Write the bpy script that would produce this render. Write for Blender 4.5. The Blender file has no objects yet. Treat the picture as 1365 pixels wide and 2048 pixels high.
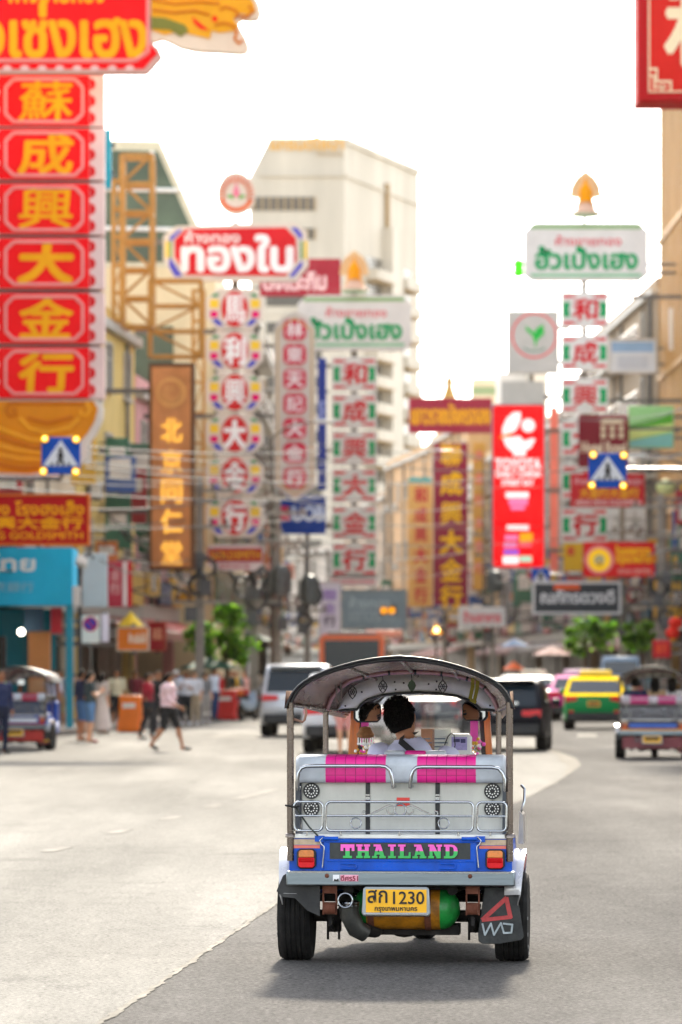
import bpy, bmesh, math, random
from mathutils import Vector, Matrix
R = math.radians
rnd = random.Random(11)
sc = bpy.context.scene
col = sc.collection

# ------------------------------------------------------------------ camera
F, HZ, CX, CH = 8500.0, 1340.0, 682.5, 1.7     # focal length and horizon in photo pixels, eye height in metres
cam = bpy.data.cameras.new('camera')
camo = bpy.data.objects.new('camera', cam)
col.objects.link(camo)
camo.location = (0, 0, CH)
camo.rotation_euler = (R(90), 0, 0)
cam.sensor_fit = 'VERTICAL'
cam.sensor_height = 36.0
cam.sensor_width = 24.0
cam.lens = F / 2048 * 36.0
cam.shift_y = (HZ - 1024) / 2048
cam.clip_start = 0.5
cam.clip_end = 4000
cam.dof.use_dof = True
cam.dof.focus_distance = 24.6
cam.dof.aperture_fstop = 3.7
sc.camera = camo

# ------------------------------------------------------------------ sky, sun, exposure
SUN_EL, SUN_ROT = R(33), R(3)
world = bpy.data.worlds.new('World')
sc.world = world
world.use_nodes = True
nt = world.node_tree
bg = nt.nodes['Background']
sky = nt.nodes.new('ShaderNodeTexSky')
sky.sky_type = 'NISHITA'
sky.sun_disc = False
sky.sun_elevation = SUN_EL
sky.sun_rotation = SUN_ROT
sky.air_density = 1.0
sky.dust_density = 2.0
sky.ozone_density = .6
hz = nt.nodes.new('ShaderNodeHueSaturation')      # thick white haze takes most of the blue out of the sky
hz.inputs['Saturation'].default_value = .35
nt.links.new(sky.outputs[0], hz.inputs['Color'])
nt.links.new(hz.outputs[0], bg.inputs[0])
bg.inputs[1].default_value = 0.12
sun = bpy.data.lights.new('sun', 'SUN')
suno = bpy.data.objects.new('sun', sun)
col.objects.link(suno)
sun.energy = 2.4
sun.angle = R(3.5)
sun.color = (1.0, 0.90, 0.74)
sd = Vector((math.sin(SUN_ROT) * math.cos(SUN_EL), math.cos(SUN_ROT) * math.cos(SUN_EL), math.sin(SUN_EL)))
suno.rotation_euler = sd.to_track_quat('Z', 'Y').to_euler()
sc.view_settings.view_transform = 'Standard'
sc.view_settings.look = 'None'
sc.view_settings.gamma = 1.0
sc.view_settings.exposure = 2.3
sc.cycles.max_bounces = 6
sc.cycles.diffuse_bounces = 3
sc.cycles.glossy_bounces = 3
sc.cycles.transmission_bounces = 4
sc.cycles.transparent_max_bounces = 8
sc.cycles.use_denoising = True

# ------------------------------------------------------------------ materials
def hexc(h):
    h = h.lstrip('#')
    v = [int(h[i:i + 2], 16) / 255 for i in (0, 2, 4)]
    return tuple((c / 12.92 if c <= .04045 else ((c + .055) / 1.055) ** 2.4) for c in v) + (1,)
MATS = {}
def mat(name, c, rough=.55, metal=0., var=.12, scale=4., bump=0., emit=0., spec=.5, alpha=1., trans=0., coat=0., stretch=None):
    if name in MATS: return MATS[name]
    m = bpy.data.materials.new(name)
    m.use_nodes = True
    n = m.node_tree
    p = n.nodes['Principled BSDF']
    cc = hexc(c) if isinstance(c, str) else tuple(c) + (1,)
    p.inputs['Base Color'].default_value = cc
    p.inputs['Roughness'].default_value = rough
    p.inputs['Metallic'].default_value = metal
    p.inputs['Specular IOR Level'].default_value = spec
    p.inputs['Alpha'].default_value = alpha
    p.inputs['Transmission Weight'].default_value = trans
    p.inputs['Coat Weight'].default_value = coat
    if emit:
        p.inputs['Base Color'].default_value = tuple(v * .15 for v in cc[:3]) + (1,); p.inputs['Specular IOR Level'].default_value = .1
        p.inputs['Emission Color'].default_value = cc
        p.inputs['Emission Strength'].default_value = emit
    if var or bump:
        tc = n.nodes.new('ShaderNodeTexCoord')
        mp = n.nodes.new('ShaderNodeMapping')
        n.links.new(tc.outputs['Object'], mp.inputs[0])
        if stretch: mp.inputs['Scale'].default_value = stretch
        no = n.nodes.new('ShaderNodeTexNoise')
        no.inputs['Scale'].default_value = scale
        no.inputs['Detail'].default_value = 5
        no.inputs['Roughness'].default_value = .65
        n.links.new(mp.outputs[0], no.inputs['Vector'])
        if var:
            mr = n.nodes.new('ShaderNodeMapRange')
            mr.inputs[1].default_value = .3; mr.inputs[2].default_value = .7
            mr.inputs[3].default_value = 1 - var; mr.inputs[4].default_value = 1 + var * .6
            n.links.new(no.outputs[0], mr.inputs[0])
            hs = n.nodes.new('ShaderNodeHueSaturation')
            hs.inputs['Color'].default_value = cc
            n.links.new(mr.outputs[0], hs.inputs['Value'])
            n.links.new(hs.outputs[0], p.inputs['Base Color'])
            rr = n.nodes.new('ShaderNodeMapRange')
            rr.inputs[1].default_value = .3; rr.inputs[2].default_value = .7
            rr.inputs[3].default_value = min(1, rough * 1.2); rr.inputs[4].default_value = rough * .85
            n.links.new(no.outputs[0], rr.inputs[0])
            n.links.new(rr.outputs[0], p.inputs['Roughness'])
        if bump:
            b = n.nodes.new('ShaderNodeBump')
            b.inputs['Strength'].default_value = bump
            b.inputs['Distance'].default_value = .02
            n.links.new(no.outputs[0], b.inputs['Height'])
            n.links.new(b.outputs[0], p.inputs['Normal'])
    MATS[name] = m
    return m
def leafmat(name, c):
    m = mat(name, c, .6, 0, .35, 3, spec=.15)
    n = m.node_tree; p = n.nodes['Principled BSDF']; t = n.nodes.new('ShaderNodeBsdfTranslucent'); mx = n.nodes.new('ShaderNodeMixShader')
    t.inputs[0].default_value = hexc(c); mx.inputs[0].default_value = .5
    n.links.new(p.outputs[0], mx.inputs[1]); n.links.new(t.outputs[0], mx.inputs[2]); n.links.new(mx.outputs[0], n.nodes['Material Output'].inputs[0])
    return m

# ------------------------------------------------------------------ mesh builder
I4 = Matrix.Identity(4)
class MB:
    def __init__(s):
        s.v, s.f, s.m, s.mats, s.M = [], [], [], [], I4.copy()
    def mi(s, m):
        if m not in s.mats: s.mats.append(m)
        return s.mats.index(m)
    def add(s, vs, fs, m):
        b = len(s.v); k = s.mi(m)
        s.v += [s.M @ Vector(p) for p in vs]
        s.f += [tuple(b + i for i in f) for f in fs]
        s.m += [k] * len(fs)
        return s
    def box(s, c, d, m, rz=0, rx=0, ry=0, top=1.):
        x, y, z = d[0] / 2, d[1] / 2, d[2] / 2
        vs = [(-x, -y, -z), (x, -y, -z), (x, y, -z), (-x, y, -z), (-x * top, -y * top, z), (x * top, -y * top, z), (x * top, y * top, z), (-x * top, y * top, z)]
        if rz or rx or ry:
            r = Matrix.Rotation(rz, 3, 'Z') @ Matrix.Rotation(ry, 3, 'Y') @ Matrix.Rotation(rx, 3, 'X')
            vs = [r @ Vector(p) for p in vs]
        c = Vector(c)
        return s.add([c + Vector(p) for p in vs], [(0, 3, 2, 1), (4, 5, 6, 7), (0, 1, 5, 4), (1, 2, 6, 5), (2, 3, 7, 6), (3, 0, 4, 7)], m)
    def prism(s, poly, y0, y1, m):
        """polygon given in x,z (counter-clockwise seen from the front, -y) extruded from y0 (front) to y1"""
        n = len(poly)
        vs = [(x, y0, z) for x, z in poly] + [(x, y1, z) for x, z in poly]
        fs = [tuple(range(n)), tuple(range(2 * n - 1, n - 1, -1))]
        fs += [(i, i + n, (i + 1) % n + n, (i + 1) % n) for i in range(n)]
        return s.add(vs, fs, m)
    def flat(s, poly, y, m):
        return s.add([(x, y, z) for x, z in poly], [tuple(range(len(poly)))], m)
    def rect(s, x0, z0, x1, z1, y, m):
        return s.flat([(x0, z0), (x1, z0), (x1, z1), (x0, z1)], y, m)
    def disc(s, cx, cz, r, y, m, n=24, rz=None, t=0):
        p = [(cx + r * math.cos(a), cz + (rz or r) * math.sin(a)) for a in [2 * math.pi * i / n for i in range(n)]]
        return s.prism(p, y, y + t, m) if t else s.flat(p, y, m)
    def ring(s, cx, cz, r0, r1, y, m, n=28, a0=0, a1=2 * math.pi, kz=1.):
        vs, fs = [], []
        for i in range(n + 1):
            a = a0 + (a1 - a0) * i / n
            vs += [(cx + r0 * math.cos(a), y, cz + kz * r0 * math.sin(a)), (cx + r1 * math.cos(a), y, cz + kz * r1 * math.sin(a))]
        for i in range(n): fs.append((2 * i, 2 * i + 1, 2 * i + 3, 2 * i + 2))
        return s.add(vs, fs, m)
    def tube(s, pts, r, m, n=8, closed=False, caps=True):
        pts = [Vector(p) for p in pts]
        N = len(pts); rs = r if isinstance(r, (list, tuple)) else [r] * N
        vs, fs = [], []
        up = None
        for i, p in enumerate(pts):
            if closed: t = pts[(i + 1) % N] - pts[i - 1]
            else: t = pts[min(i + 1, N - 1)] - pts[max(i - 1, 0)]
            t.normalize()
            if up is None:
                a = Vector((0, 0, 1)) if abs(t.z) < .9 else Vector((0, 1, 0))
                up = (a - t * a.dot(t)).normalized()
            else:
                up = up - t * up.dot(t)
                up = up.normalized() if up.length > 1e-6 else t.orthogonal().normalized()
            sd = t.cross(up)
            for k in range(n):
                a = 2 * math.pi * k / n
                vs.append(p + (up * math.cos(a) + sd * math.sin(a)) * rs[i])
        L = N if closed else N - 1
        for i in range(L):
            j = (i + 1) % N
            for k in range(n):
                k2 = (k + 1) % n
                fs.append((i * n + k, i * n + k2, j * n + k2, j * n + k))
        if caps and not closed:
            fs.append(tuple(range(n - 1, -1, -1)))
            fs.append(tuple((N - 1) * n + k for k in range(n)))
        return s.add(vs, fs, m)
    def lathe(s, prof, m, c=(0, 0, 0), axis='Z', n=20, caps=True):
        """profile of (radius, height) turned about an axis through c"""
        vs, fs = [], []
        for r, h in prof:
            for k in range(n):
                a = 2 * math.pi * k / n
                x, y = r * math.cos(a), r * math.sin(a)
                p = {'Z': (x, y, h), 'Y': (x, h, -y), 'X': (h, x, y)}[axis]
                vs.append(Vector(c) + Vector(p))
        for i in range(len(prof) - 1):
            for k in range(n):
                k2 = (k + 1) % n
                fs.append((i * n + k, i * n + k2, (i + 1) * n + k2, (i + 1) * n + k))
        if caps:
            fs.append(tuple(range(n - 1, -1, -1)))
            fs.append(tuple((len(prof) - 1) * n + k for k in range(n)))
        return s.add(vs, fs, m)
    def ball(s, c, r, m, n=14, k=9):
        r = (r, r, r) if not isinstance(r, (tuple, list)) else r
        vs, fs = [], []
        for i in range(k + 1):
            t = math.pi * i / k
            for j in range(n):
                a = 2 * math.pi * j / n
                vs.append((c[0] + r[0] * math.sin(t) * math.cos(a), c[1] + r[1] * math.sin(t) * math.sin(a), c[2] + r[2] * math.cos(t)))
        for i in range(k):
            for j in range(n):
                j2 = (j + 1) % n
                fs.append((i * n + j, (i + 1) * n + j, (i + 1) * n + j2, i * n + j2))
        return s.add(vs, fs, m)
    def loft(s, rings, m, closed=True, caps=True):
        n = len(rings[0]); vs = [p for r in rings for p in r]; fs = []
        for i in range(len(rings) - 1):
            for k in range(n if closed else n - 1):
                k2 = (k + 1) % n
                fs.append((i * n + k, i * n + k2, (i + 1) * n + k2, (i + 1) * n + k))
        if caps and closed:
            fs.append(tuple(range(n - 1, -1, -1)))
            fs.append(tuple((len(rings) - 1) * n + k for k in range(n)))
        return s.add(vs, fs, m)
    def mesh(s, me, m, M=None):
        M = M or I4
        return s.add([M @ v.co for v in me.vertices], [tuple(p.vertices) for p in me.polygons], m)
    def data(s, name, smooth=35):
        me = bpy.data.meshes.new(name)
        me.from_pydata([tuple(v) for v in s.v], [], s.f)
        for m in s.mats: me.materials.append(m)
        me.polygons.foreach_set('material_index', s.m)
        if smooth:
            me.polygons.foreach_set('use_smooth', [True] * len(s.f))
            me.update()
            me.set_sharp_from_angle(angle=R(smooth))
        me.update()
        return me
    def build(s, name, parent=None, smooth=35, bevel=0, fixn=False, seg=2):
        me = s.data(name, smooth)
        if fixn:
            bm = bmesh.new(); bm.from_mesh(me)
            bmesh.ops.recalc_face_normals(bm, faces=bm.faces)
            bm.to_mesh(me); bm.free()
        o = bpy.data.objects.new(name, me)
        col.objects.link(o)
        if parent: o.parent = parent
        if bevel:
            b = o.modifiers.new('bevel', 'BEVEL')
            b.width = bevel; b.segments = seg; b.limit_method = 'ANGLE'; b.angle_limit = R(40)
        return o

def thing(name, label, cat, loc=(0, 0, 0), rz=0, group=None):
    o = bpy.data.objects.new(name, None)
    col.objects.link(o)
    o.empty_display_size = .2
    o.location = loc; o.rotation_euler = (0, 0, rz)
    return tag(o, label, cat, group)
def tag(o, label, cat, group=None):
    o['label'] = label; o['category'] = cat
    if group: o['group'] = group
    return o
def struct(o, kind='structure'):
    o['kind'] = kind
    return o
def dup(root, loc, rz=None, label=None, group=None):
    kids = [o for o in root.children]
    def cp(o, par):
        c = o.copy(); col.objects.link(c); c.parent = par
        for ch in list(o.children): cp(ch, c)
        return c
    r = cp(root, None)
    r.location = loc
    if rz is not None: r.rotation_euler = (0, 0, rz)
    if label: r['label'] = label
    if group: r['group'] = group
    return r

def at(px, py, d):
    """world point seen at photo pixel px,py when it stands d metres down the street"""
    return Vector(((px - CX) * d / F, d, CH - (py - HZ) * d / F))

TXT = {}
def text_mesh(t):
    if t in TXT: return TXT[t]
    cu = bpy.data.curves.new('lettering', 'FONT')
    cu.body = t; cu.size = 1; cu.resolution_u = 3
    o = bpy.data.objects.new('lettering', cu)
    col.objects.link(o)
    me = bpy.data.meshes.new_from_object(o.evaluated_get(bpy.context.evaluated_depsgraph_get()))
    bpy.data.objects.remove(o); bpy.data.curves.remove(cu)
    xs = [v.co.x for v in me.vertices] or [0, 1]; ys = [v.co.y for v in me.vertices] or [0, 1]
    TXT[t] = (me, min(xs), max(xs), min(ys), max(ys))
    return TXT[t]
def lettering(mb, t, x0, z0, x1, z1, y, m, bold=.02, n=6, shear=0.):
    """text filling the rectangle x0,z0-x1,z1 on the plane y, thickened by bold (share of the height)"""
    me, a, b, c, d = text_mesh(t)
    sx, sz = (x1 - x0) / (b - a), (z1 - z0) / (d - c)
    w = bold * (z1 - z0)
    for i in range(n if bold else 1):
        ang = 2 * math.pi * i / n
        ox, oz = w * math.cos(ang) if bold else 0, w * math.sin(ang) if bold else 0
        mb.add([(x0 + ox + (v.co.x - a) * sx + shear * (v.co.y - c) * sz, y - i * .0006, z0 + oz + (v.co.y - c) * sz) for v in me.vertices],
               [tuple(p.vertices) for p in me.polygons], m)
    return mb
def octa(w, h, k, cx=0, cz=0):
    x, z = w / 2, h / 2
    return [(cx + a, cz + b) for a, b in [(-x + k, -z), (x - k, -z), (x, -z + k), (x, z - k), (x - k, z), (-x + k, z), (-x, z - k), (-x, -z + k)]]
def arc_pts(cx, cz, r, a0, a1, n):
    return [(cx + r * math.cos(R(a0 + (a1 - a0) * i / n)), cz + r * math.sin(R(a0 + (a1 - a0) * i / n))) for i in range(n + 1)]
CHR = mat('polished_steel', '#b4b8bc', .16, 1, .1, 9)
STEEL = mat('worn_steel_tube', '#756c66', .26, 1, .18, 12)
GALV = mat('brushed_bumper_steel', '#7f898e', .36, 1, .14, 7, .05, stretch=(.3, 4, 6))
RUBBER = mat('tyre_rubber', '#1d1c1b', .85, 0, .5, 9, .3, spec=.2)
BLACK = mat('black_plastic', '#121314', .45, 0, .15, 8)
BLACKM = mat('matt_black_grime', '#17120e', .85, 0, .4, 9, .3)
RUST = mat('rusty_steel', '#6b3a26', .8, 0, .4, 15, .3)
GLASS = mat('clear_glass', '#f4f8f8', .02, 0, 0, trans=1., alpha=.22)
GREENT = mat('gas_tank_green', '#1c8f3a', .38, 0, .5, 14, .3)
AMBERT = mat('gas_tank_amber', '#b9770f', .5, 0, .6, 13, .4)
AMBER = mat('amber_lens', '#d9803a', .3, 0, .3, 40, coat=.2)
REDL = mat('red_lens', '#d9101c', .3, 0, .2, 30, coat=.1, spec=.25)
PLATEY = mat('plate_yellow', '#f5b400', .4, 0, .08)
INK = mat('black_paint', '#15120f', .55, 0, .1)
WOODO = mat('varnished_orange_wood', '#b5651d', .3, 0, .3, 6, stretch=(8, 8, .7), coat=.4)
MIRR = mat('mirror_glass', '#e8ecee', .03, 1, 0)
ROOFIN = mat('roof_lining_vinyl', '#5b2f22', .25, 0, .5, 6, .9, stretch=(1.2, .5, 3))
ROOFOUT = mat('roof_canvas_cream', '#e6d3b0', .6, 0, .12, 3)
PINKPIPE = mat('pink_painted_pipe', '#b98d8f', .3, .1, .15, 7)
VISOR = mat('white_enamel_sheet', '#ebebe4', .3, 0, .2, 6)
YSTRAP = mat('yellow_webbing', '#8f8420', .7, 0, .2, 20)

# ------------------------------------------------------------------ ground, road, pavements
LK = [(-13.5, 15), (-12.6, 55), (-9.6, 85), (-7.0, 112), (-4.6, 140), (-2.6, 170), (-1.4, 200), (-1.0, 240), (-2.4, 290), (-7.5, 350), (-17, 430), (-32, 520)]
RK = [(5.6, 15), (8.2, 55), (10.0, 82), (11.5, 112), (12.3, 145), (12.3, 190), (11.4, 230), (9.4, 280), (5.0, 345), (-3, 425), (-18, 520)]
def interp(P, d):
    for (x0, y0), (x1, y1) in zip(P, P[1:]):
        if d <= y1: return x0 + (x1 - x0) * (d - y0) / (y1 - y0)
    return P[-1][0]
def surf(name, c, var, scale, rough, fine=.25, spec=.04, stretch=(1, 1, 1), bump=.25, patch=.0, rot=0.):
    m = bpy.data.materials.new(name); m.use_nodes = True
    n = m.node_tree; p = n.nodes['Principled BSDF']; lk = n.links.new; p.inputs['Specular IOR Level'].default_value = spec
    tc = n.nodes.new('ShaderNodeTexCoord')
    def noise(sc_, det, rg, st=None):
        mp = n.nodes.new('ShaderNodeMapping'); lk(tc.outputs['Object'], mp.inputs[0])
        if st: mp.inputs['Scale'].default_value = st; mp.inputs['Rotation'].default_value = (0, 0, rot)
        t = n.nodes.new('ShaderNodeTexNoise'); t.inputs['Scale'].default_value = sc_; t.inputs['Detail'].default_value = det; t.inputs['Roughness'].default_value = rg
        lk(mp.outputs[0], t.inputs['Vector']); return t.outputs[0]
    def rng(v, a, b, lo=.3, hi=.7):
        r = n.nodes.new('ShaderNodeMapRange'); r.inputs[1].default_value = lo; r.inputs[2].default_value = hi; r.inputs[3].default_value = a; r.inputs[4].default_value = b
        lk(v, r.inputs[0]); return r.outputs[0]
    def mul(a, b):
        q = n.nodes.new('ShaderNodeMath'); q.operation = 'MULTIPLY'; lk(a, q.inputs[0]); lk(b, q.inputs[1]); return q.outputs[0]
    big = rng(noise(scale, 6, .6, stretch), 1 - var, 1 + var)
    fn = noise(34, 5, .85)
    fi = rng(fn, 1 - fine, 1 + fine, .34, .66)
    mid = rng(noise(7, 4, .6, (1, .35, 1)), 1 - var * .5, 1 + var * .5)
    val = mul(mul(big, fi), mid)
    trk = rng(noise(1.1, 3, .5, (1, .012, 1)), 1 - var * .55, 1 + var * .35, .35, .65); val = mul(val, trk)
    blot = rng(noise(.8, 7, .8), 1, .66 if var > .1 else 1, .56, .70); val = mul(val, blot)
    hs = n.nodes.new('ShaderNodeHueSaturation'); hs.inputs['Color'].default_value = hexc(c); lk(val, hs.inputs['Value'])
    lk(hs.outputs[0], p.inputs['Base Color'])
    lk(rng(big, rough * 1.12, rough * .9, .8, 1.2), p.inputs['Roughness'])
    b = n.nodes.new('ShaderNodeBump'); b.inputs['Strength'].default_value = bump; b.inputs['Distance'].default_value = .012
    lk(fn, b.inputs['Height']); lk(b.outputs[0], p.inputs['Normal'])
    return m
M_GROUND = surf('bare_ground', '#8d8778', .2, .05, .9)
M_ROAD = surf('worn_pale_road', '#72706b', .2, .35, .95, .65, .05, (1, .16, 1), .35, rot=-.09)
M_NEW = surf('grey_asphalt', '#504e4c', .22, .3, .95, .8, .045, (1, .2, 1), .5, rot=-.06)
M_LINE = surf('road_paint', '#7e7b75', .25, 2., .9, .15)
M_PAVE = surf('pavement_tiles', '#87807a', .2, .8, .8, .2)
m = MB(); m.add([(-900, -60, -.3), (900, -60, -.3), (900, 2600, -.3), (-900, 2600, -.3)], [(0, 1, 2, 3)], M_GROUND)
struct(m.build('ground', smooth=0))
def strip(A, B, z, mt, name, y0=None, y1=None):
    ds = sorted(set([y for _, y in A] + [y for _, y in B]))
    m = MB(); vs = []
    for d in ds: vs += [(interp(A, d), d, z), (interp(B, d), d, z)]
    m.add(vs, [(2 * i, 2 * i + 1, 2 * i + 3, 2 * i + 2) for i in range(len(ds) - 1)], mt)
    return struct(m.build(name, smooth=0))
strip([(x - .1, y) for x, y in [(-13.5, 3)] + LK], [(x + .1, y) for x, y in [(5, 3)] + RK], 0, M_ROAD, 'road')
def pave(K, s, name):
    m = MB(); rr = []
    ds = [3] + [y for _, y in K]
    for d in ds:
        x = interp(K, max(d, K[0][1])) if d >= K[0][1] else K[0][0]
        rr.append([(x, d, -.2), (x, d, .15), (x + s * .16, d, .152), (x + s * 7.5, d, .16), (x + s * 7.5, d, -.2)])
    m.loft(rr, M_PAVE, closed=True)
    struct(m.build(name, smooth=0, fixn=True))
pave(LK, -1, 'pavement'); pave(RK, 1, 'pavement')
# darker resurfaced lane with its ragged pale edge (photo corner points on the ground plane)
def gp(px, py): d = F * CH / (py - HZ); return ((px - CX) * d / F, d)
edge = [(-2.6, 12), (-1.75, 16)] + [gp(*p) for p in ((200, 2048), (330, 1962), (420, 1898), (500, 1843), (560, 1803), (640, 1765), (740, 1722), (850, 1676), (950, 1637), (1040, 1602), (1110, 1566), (1160, 1532), (1152, 1518), (1120, 1506), (1092, 1498))] + [(5.4, 115), (6.2, 150)]
def dense(P, k):
    out = []
    for a, b in zip(P, P[1:]):
        for i in range(k): out.append((a[0] + (b[0] - a[0]) * i / k, a[1] + (b[1] - a[1]) * i / k))
    return out + [P[-1]]
edge = dense(edge, 32)
jr = random.Random(4)
edge = [(x + jr.uniform(-.007, .007) + .008 * math.sin(y * 5.3) * math.sin(y * 1.7), y) for x, y in edge]
m = MB(); vs = []
for x, y in edge: vs += [(x, y, .004), (interp(RK, max(y, 15)) - .02, y, .004)]
m.add(vs, [(2 * i, 2 * i + 1, 2 * i + 3, 2 * i + 2) for i in range(len(edge) - 1)], M_NEW)
struct(m.build('asphalt_lane', smooth=0))
m = MB(); vs = []
M_EDGE = surf('pale_seam', '#757169', .2, 3., .9, .3)
for i, (x, y) in enumerate(edge):
    w = .008 + .03 * jr.random() * jr.random() + (.35 if 68 < y < 92 else 0) * (1 - abs(y - 80) / 12)
    vs += [(x - w, y, .006), (x + .012 + jr.uniform(0, .02), y, .0085)]
m.add(vs, [(2 * i, 2 * i + 1, 2 * i + 3, 2 * i + 2) for i in range(len(edge) - 1)], M_EDGE)
struct(m.build('asphalt_seam', smooth=0))
def line(x, y, l, w, h=.09, name='lane_marking'):
    m = MB(); dx, dy = math.sin(h), math.cos(h)
    m.add([(x - w / 2, y, .005), (x + w / 2, y, .005), (x + w / 2 + dx * l, y + dy * l, .005), (x - w / 2 + dx * l, y + dy * l, .005)], [(0, 1, 2, 3)], M_LINE)
    return struct(m.build(name, smooth=0))
for px, py, l in ((96, 1704, 1.1), (222, 1668, 1.1), (330, 1640, 1.1), (415, 1615, 1.1), (478, 1598, 4.5)):
    x, y = gp(px, py); line(x, y, l, .16)
for i in range(7): line(-.4 + .83 * (i + 1) - .02 * i * i, 66 + 9 * i, 3, .14)
for i in range(10): line(-7.2 + .78 * i - .02 * i * i, 44 + 9 * i, 3, .14)
line(-9.5, 56, 30, .15, .095); 
# zebra crossing far ahead of the tuk-tuk
for i in range(9): line(-3.2 + 1.35 * i, 108 + .0 * i, 5, .5, .06, 'crossing_stripe')

# ------------------------------------------------------------------ buildings
GL = mat('dark_window_glass', '#39454b', .08, 0, .3, .7, spec=.8)
def wallm(c, var=.14, rough=.8): return mat('render_' + c, '#' + c, rough, 0, var, .6, .2, stretch=(1, 1, .35))
TRIM = mat('window_trim_grey', '#b3ada2', .6, 0, .15)
def building(label, A, B, depth, h, c, cols, floors, name='shophouse', trim=None, win=(1.3, 1.5), z0=4.2, balcony=False, awning=None, shutter=None, group=None, wtype=None, top=.5, sidewin=False, roofbits=True, gm=None):
    A, B = Vector((A[0], A[1], 0)), Vector((B[0], B[1], 0))
    w = (B - A).length; rz = math.atan2(B.y - A.y, B.x - A.x)
    t = thing(name, label, 'building', A, rz, group)
    W = wallm(c); T = wallm(trim) if trim else TRIM
    m = MB()
    m.box((w / 2, depth / 2 + .9, h / 2 + 1.9), (w - .02, depth - 1.8, h - 3.8), W)          # upper body set over the shop
    m.box((w / 2, .9, 3.8 / 2 + h / 2), (w - .02, 1.8, h - 3.8), W)
    m.box((w / 2, depth / 2 + 1.5, 1.9), (w - .02, depth - 3, 3.8), gm or wallm('4a423c'))
    m.build('wall', t)
    m = MB()
    m.box((w / 2, -.06, 3.75), (w - .02, .3, .5), T); m.build('lintel', t)
    for x in (.2, w - .2):
        m = MB(); m.box((x, .2, 1.75), (.36, .4, 3.5), W); m.build('pillar', t)
    m = MB()
    m.box((w / 2, -.08, h - .15), (w, .4, .3), T); m.box((w / 2, .1, h + top / 2), (w, .2, top), W); m.box((w / 2, depth - .1, h + .25), (w, .2, .5), W)
    for x in (.1, w - .1): m.box((x, depth / 2, h + .25), (.2, depth - .5, .5), W)
    m.build('parapet', t)
    shutter = shutter or rnd.choice(('3a2f2a', '4a3a30', '2d3638', '553424', '3a2a33', '2a2f3a'))  # dark colours put in for the shade inside the shops
    SH = mat('shutter_' + shutter, '#' + shutter, .5, .1, .35, 1.2)
    n = max(1, int(w / 4))
    for i in range(n):
        x0, x1 = .5 + i * (w - .9) / n, .4 + (i + 1) * (w - .9) / n
        m = MB(); m.box(((x0 + x1) / 2, 1.5 - .06, 1.75), (x1 - x0 - .1, .1, 3.4), SH)
        for z in range(10): m.box(((x0 + x1) / 2, 1.38, .35 + z * .33), (x1 - x0 - .12, .03, .05), SH)
        m.build('shop_shutter', t)
        c_ = rnd.choice(('8a2a24', 'b5542a', '2f5f7a', '3f6a4a', 'c9a03a', '7a3550', 'b8b0a4', '5a5f66', 'a83038', '44506a')); y_ = -.32
        m = MB(); m.box(((x0 + x1) / 2, y_, 4.5 + rnd.uniform(-.1, .3)), (x1 - x0 - .1, .14, rnd.uniform(.7, 1.2)), mat('fascia_' + c_, '#' + c_, .55, 0, .25, 1.5)); m.build('fascia_board', t, bevel=.02)
        for _b in range(rnd.choice((1, 2, 3))):
            c_ = rnd.choice(('a8262e', 'd0a030', '2d4f8a', 'd8cfc4', '356a50', 'c06a30')); m = MB(); xx = rnd.uniform(x0, x1); yy, zz, dy_, dz_ = -rnd.uniform(.5, .9), rnd.uniform(4.6, 9.0), rnd.uniform(.6, 1.1), rnd.uniform(.5, 2.2); m.box((xx, yy, zz), (.16, dy_, dz_), mat('fascia_' + c_, '#' + c_, .55, 0, .25, 1.5)); m.box((xx, yy, zz + dz_ * rnd.uniform(-.15, .2)), (.18, dy_ * .7, dz_ * rnd.uniform(.25, .6)), mat('fascia_d8cfc4', '#d8cfc4', .55, 0, .25, 1.5)); m.box((xx, yy / 2, zz + dz_ * .3), (.05, -yy + .1, .05), BLACKM); m.build('blade_board', t, bevel=.02)
    if awning:
        m = MB(); AW = mat('awning_' + awning, '#' + awning, .7, 0, .2, 2)
        m.loft([[(.2, -.05, 3.5), (w - .2, -.05, 3.5)], [(.2, -1.7, 2.95), (w - .2, -1.7, 2.95)], [(.2, -1.72, 2.7), (w - .2, -1.72, 2.7)]], AW, closed=False, caps=False)
        a = m.build('awning', t, 0); a.modifiers.new('thick', 'SOLIDIFY').thickness = .03
    m = MB()
    for k in range(7):
        y_, z_ = -rnd.uniform(.5, 1.5), rnd.uniform(4.4, 6.6); sg = rnd.uniform(.1, .5)
        m.tube([(w * i / 8, y_ + .1 * math.sin(i * 2.1 + k), z_ - 4 * sg * (i / 8) * (1 - i / 8)) for i in range(9)], rnd.uniform(.02, .05), BLACKM, 4)
    m.build('wire_bundle', t, 60)
    for k in range(max(2, int(w / 5))):
        m = MB(); xx = rnd.uniform(.4, w - .4); m.tube([(xx, -.12, 3.9), (xx, -.12, h - .4)], rnd.uniform(.05, .09), mat('drain_pipe', '#6d675f', .6, 0, .3), 6); m.build('drain_pipe', t, 60)
    fh = (h - z0) / max(1, floors)
    ww, wh = min(win[0], w / cols * .8), min(win[1], fh * .72)
    fr = MB(); e = .09
    fr.box((0, -.03, wh / 2 + e / 2 + .0), (ww + 2 * e, .16, e), T); fr.box((0, -.07, -wh / 2 - e / 2), (ww + 2 * e + .1, .24, e), T)
    for x in (-1, 1): fr.box((x * (ww / 2 + e / 2), -.03, 0), (e, .16, wh), T)
    fr.box((0, -.02, 0), (.06, .07, wh), T); fr.box((0, -.02, wh * .2), (ww, .06, .05), T)
    fd = fr.data('window', 0)
    pn = MB(); pn.box((0, -.005, 0), (ww, .03, wh), GL); pd = pn.data('pane', 0)
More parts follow.
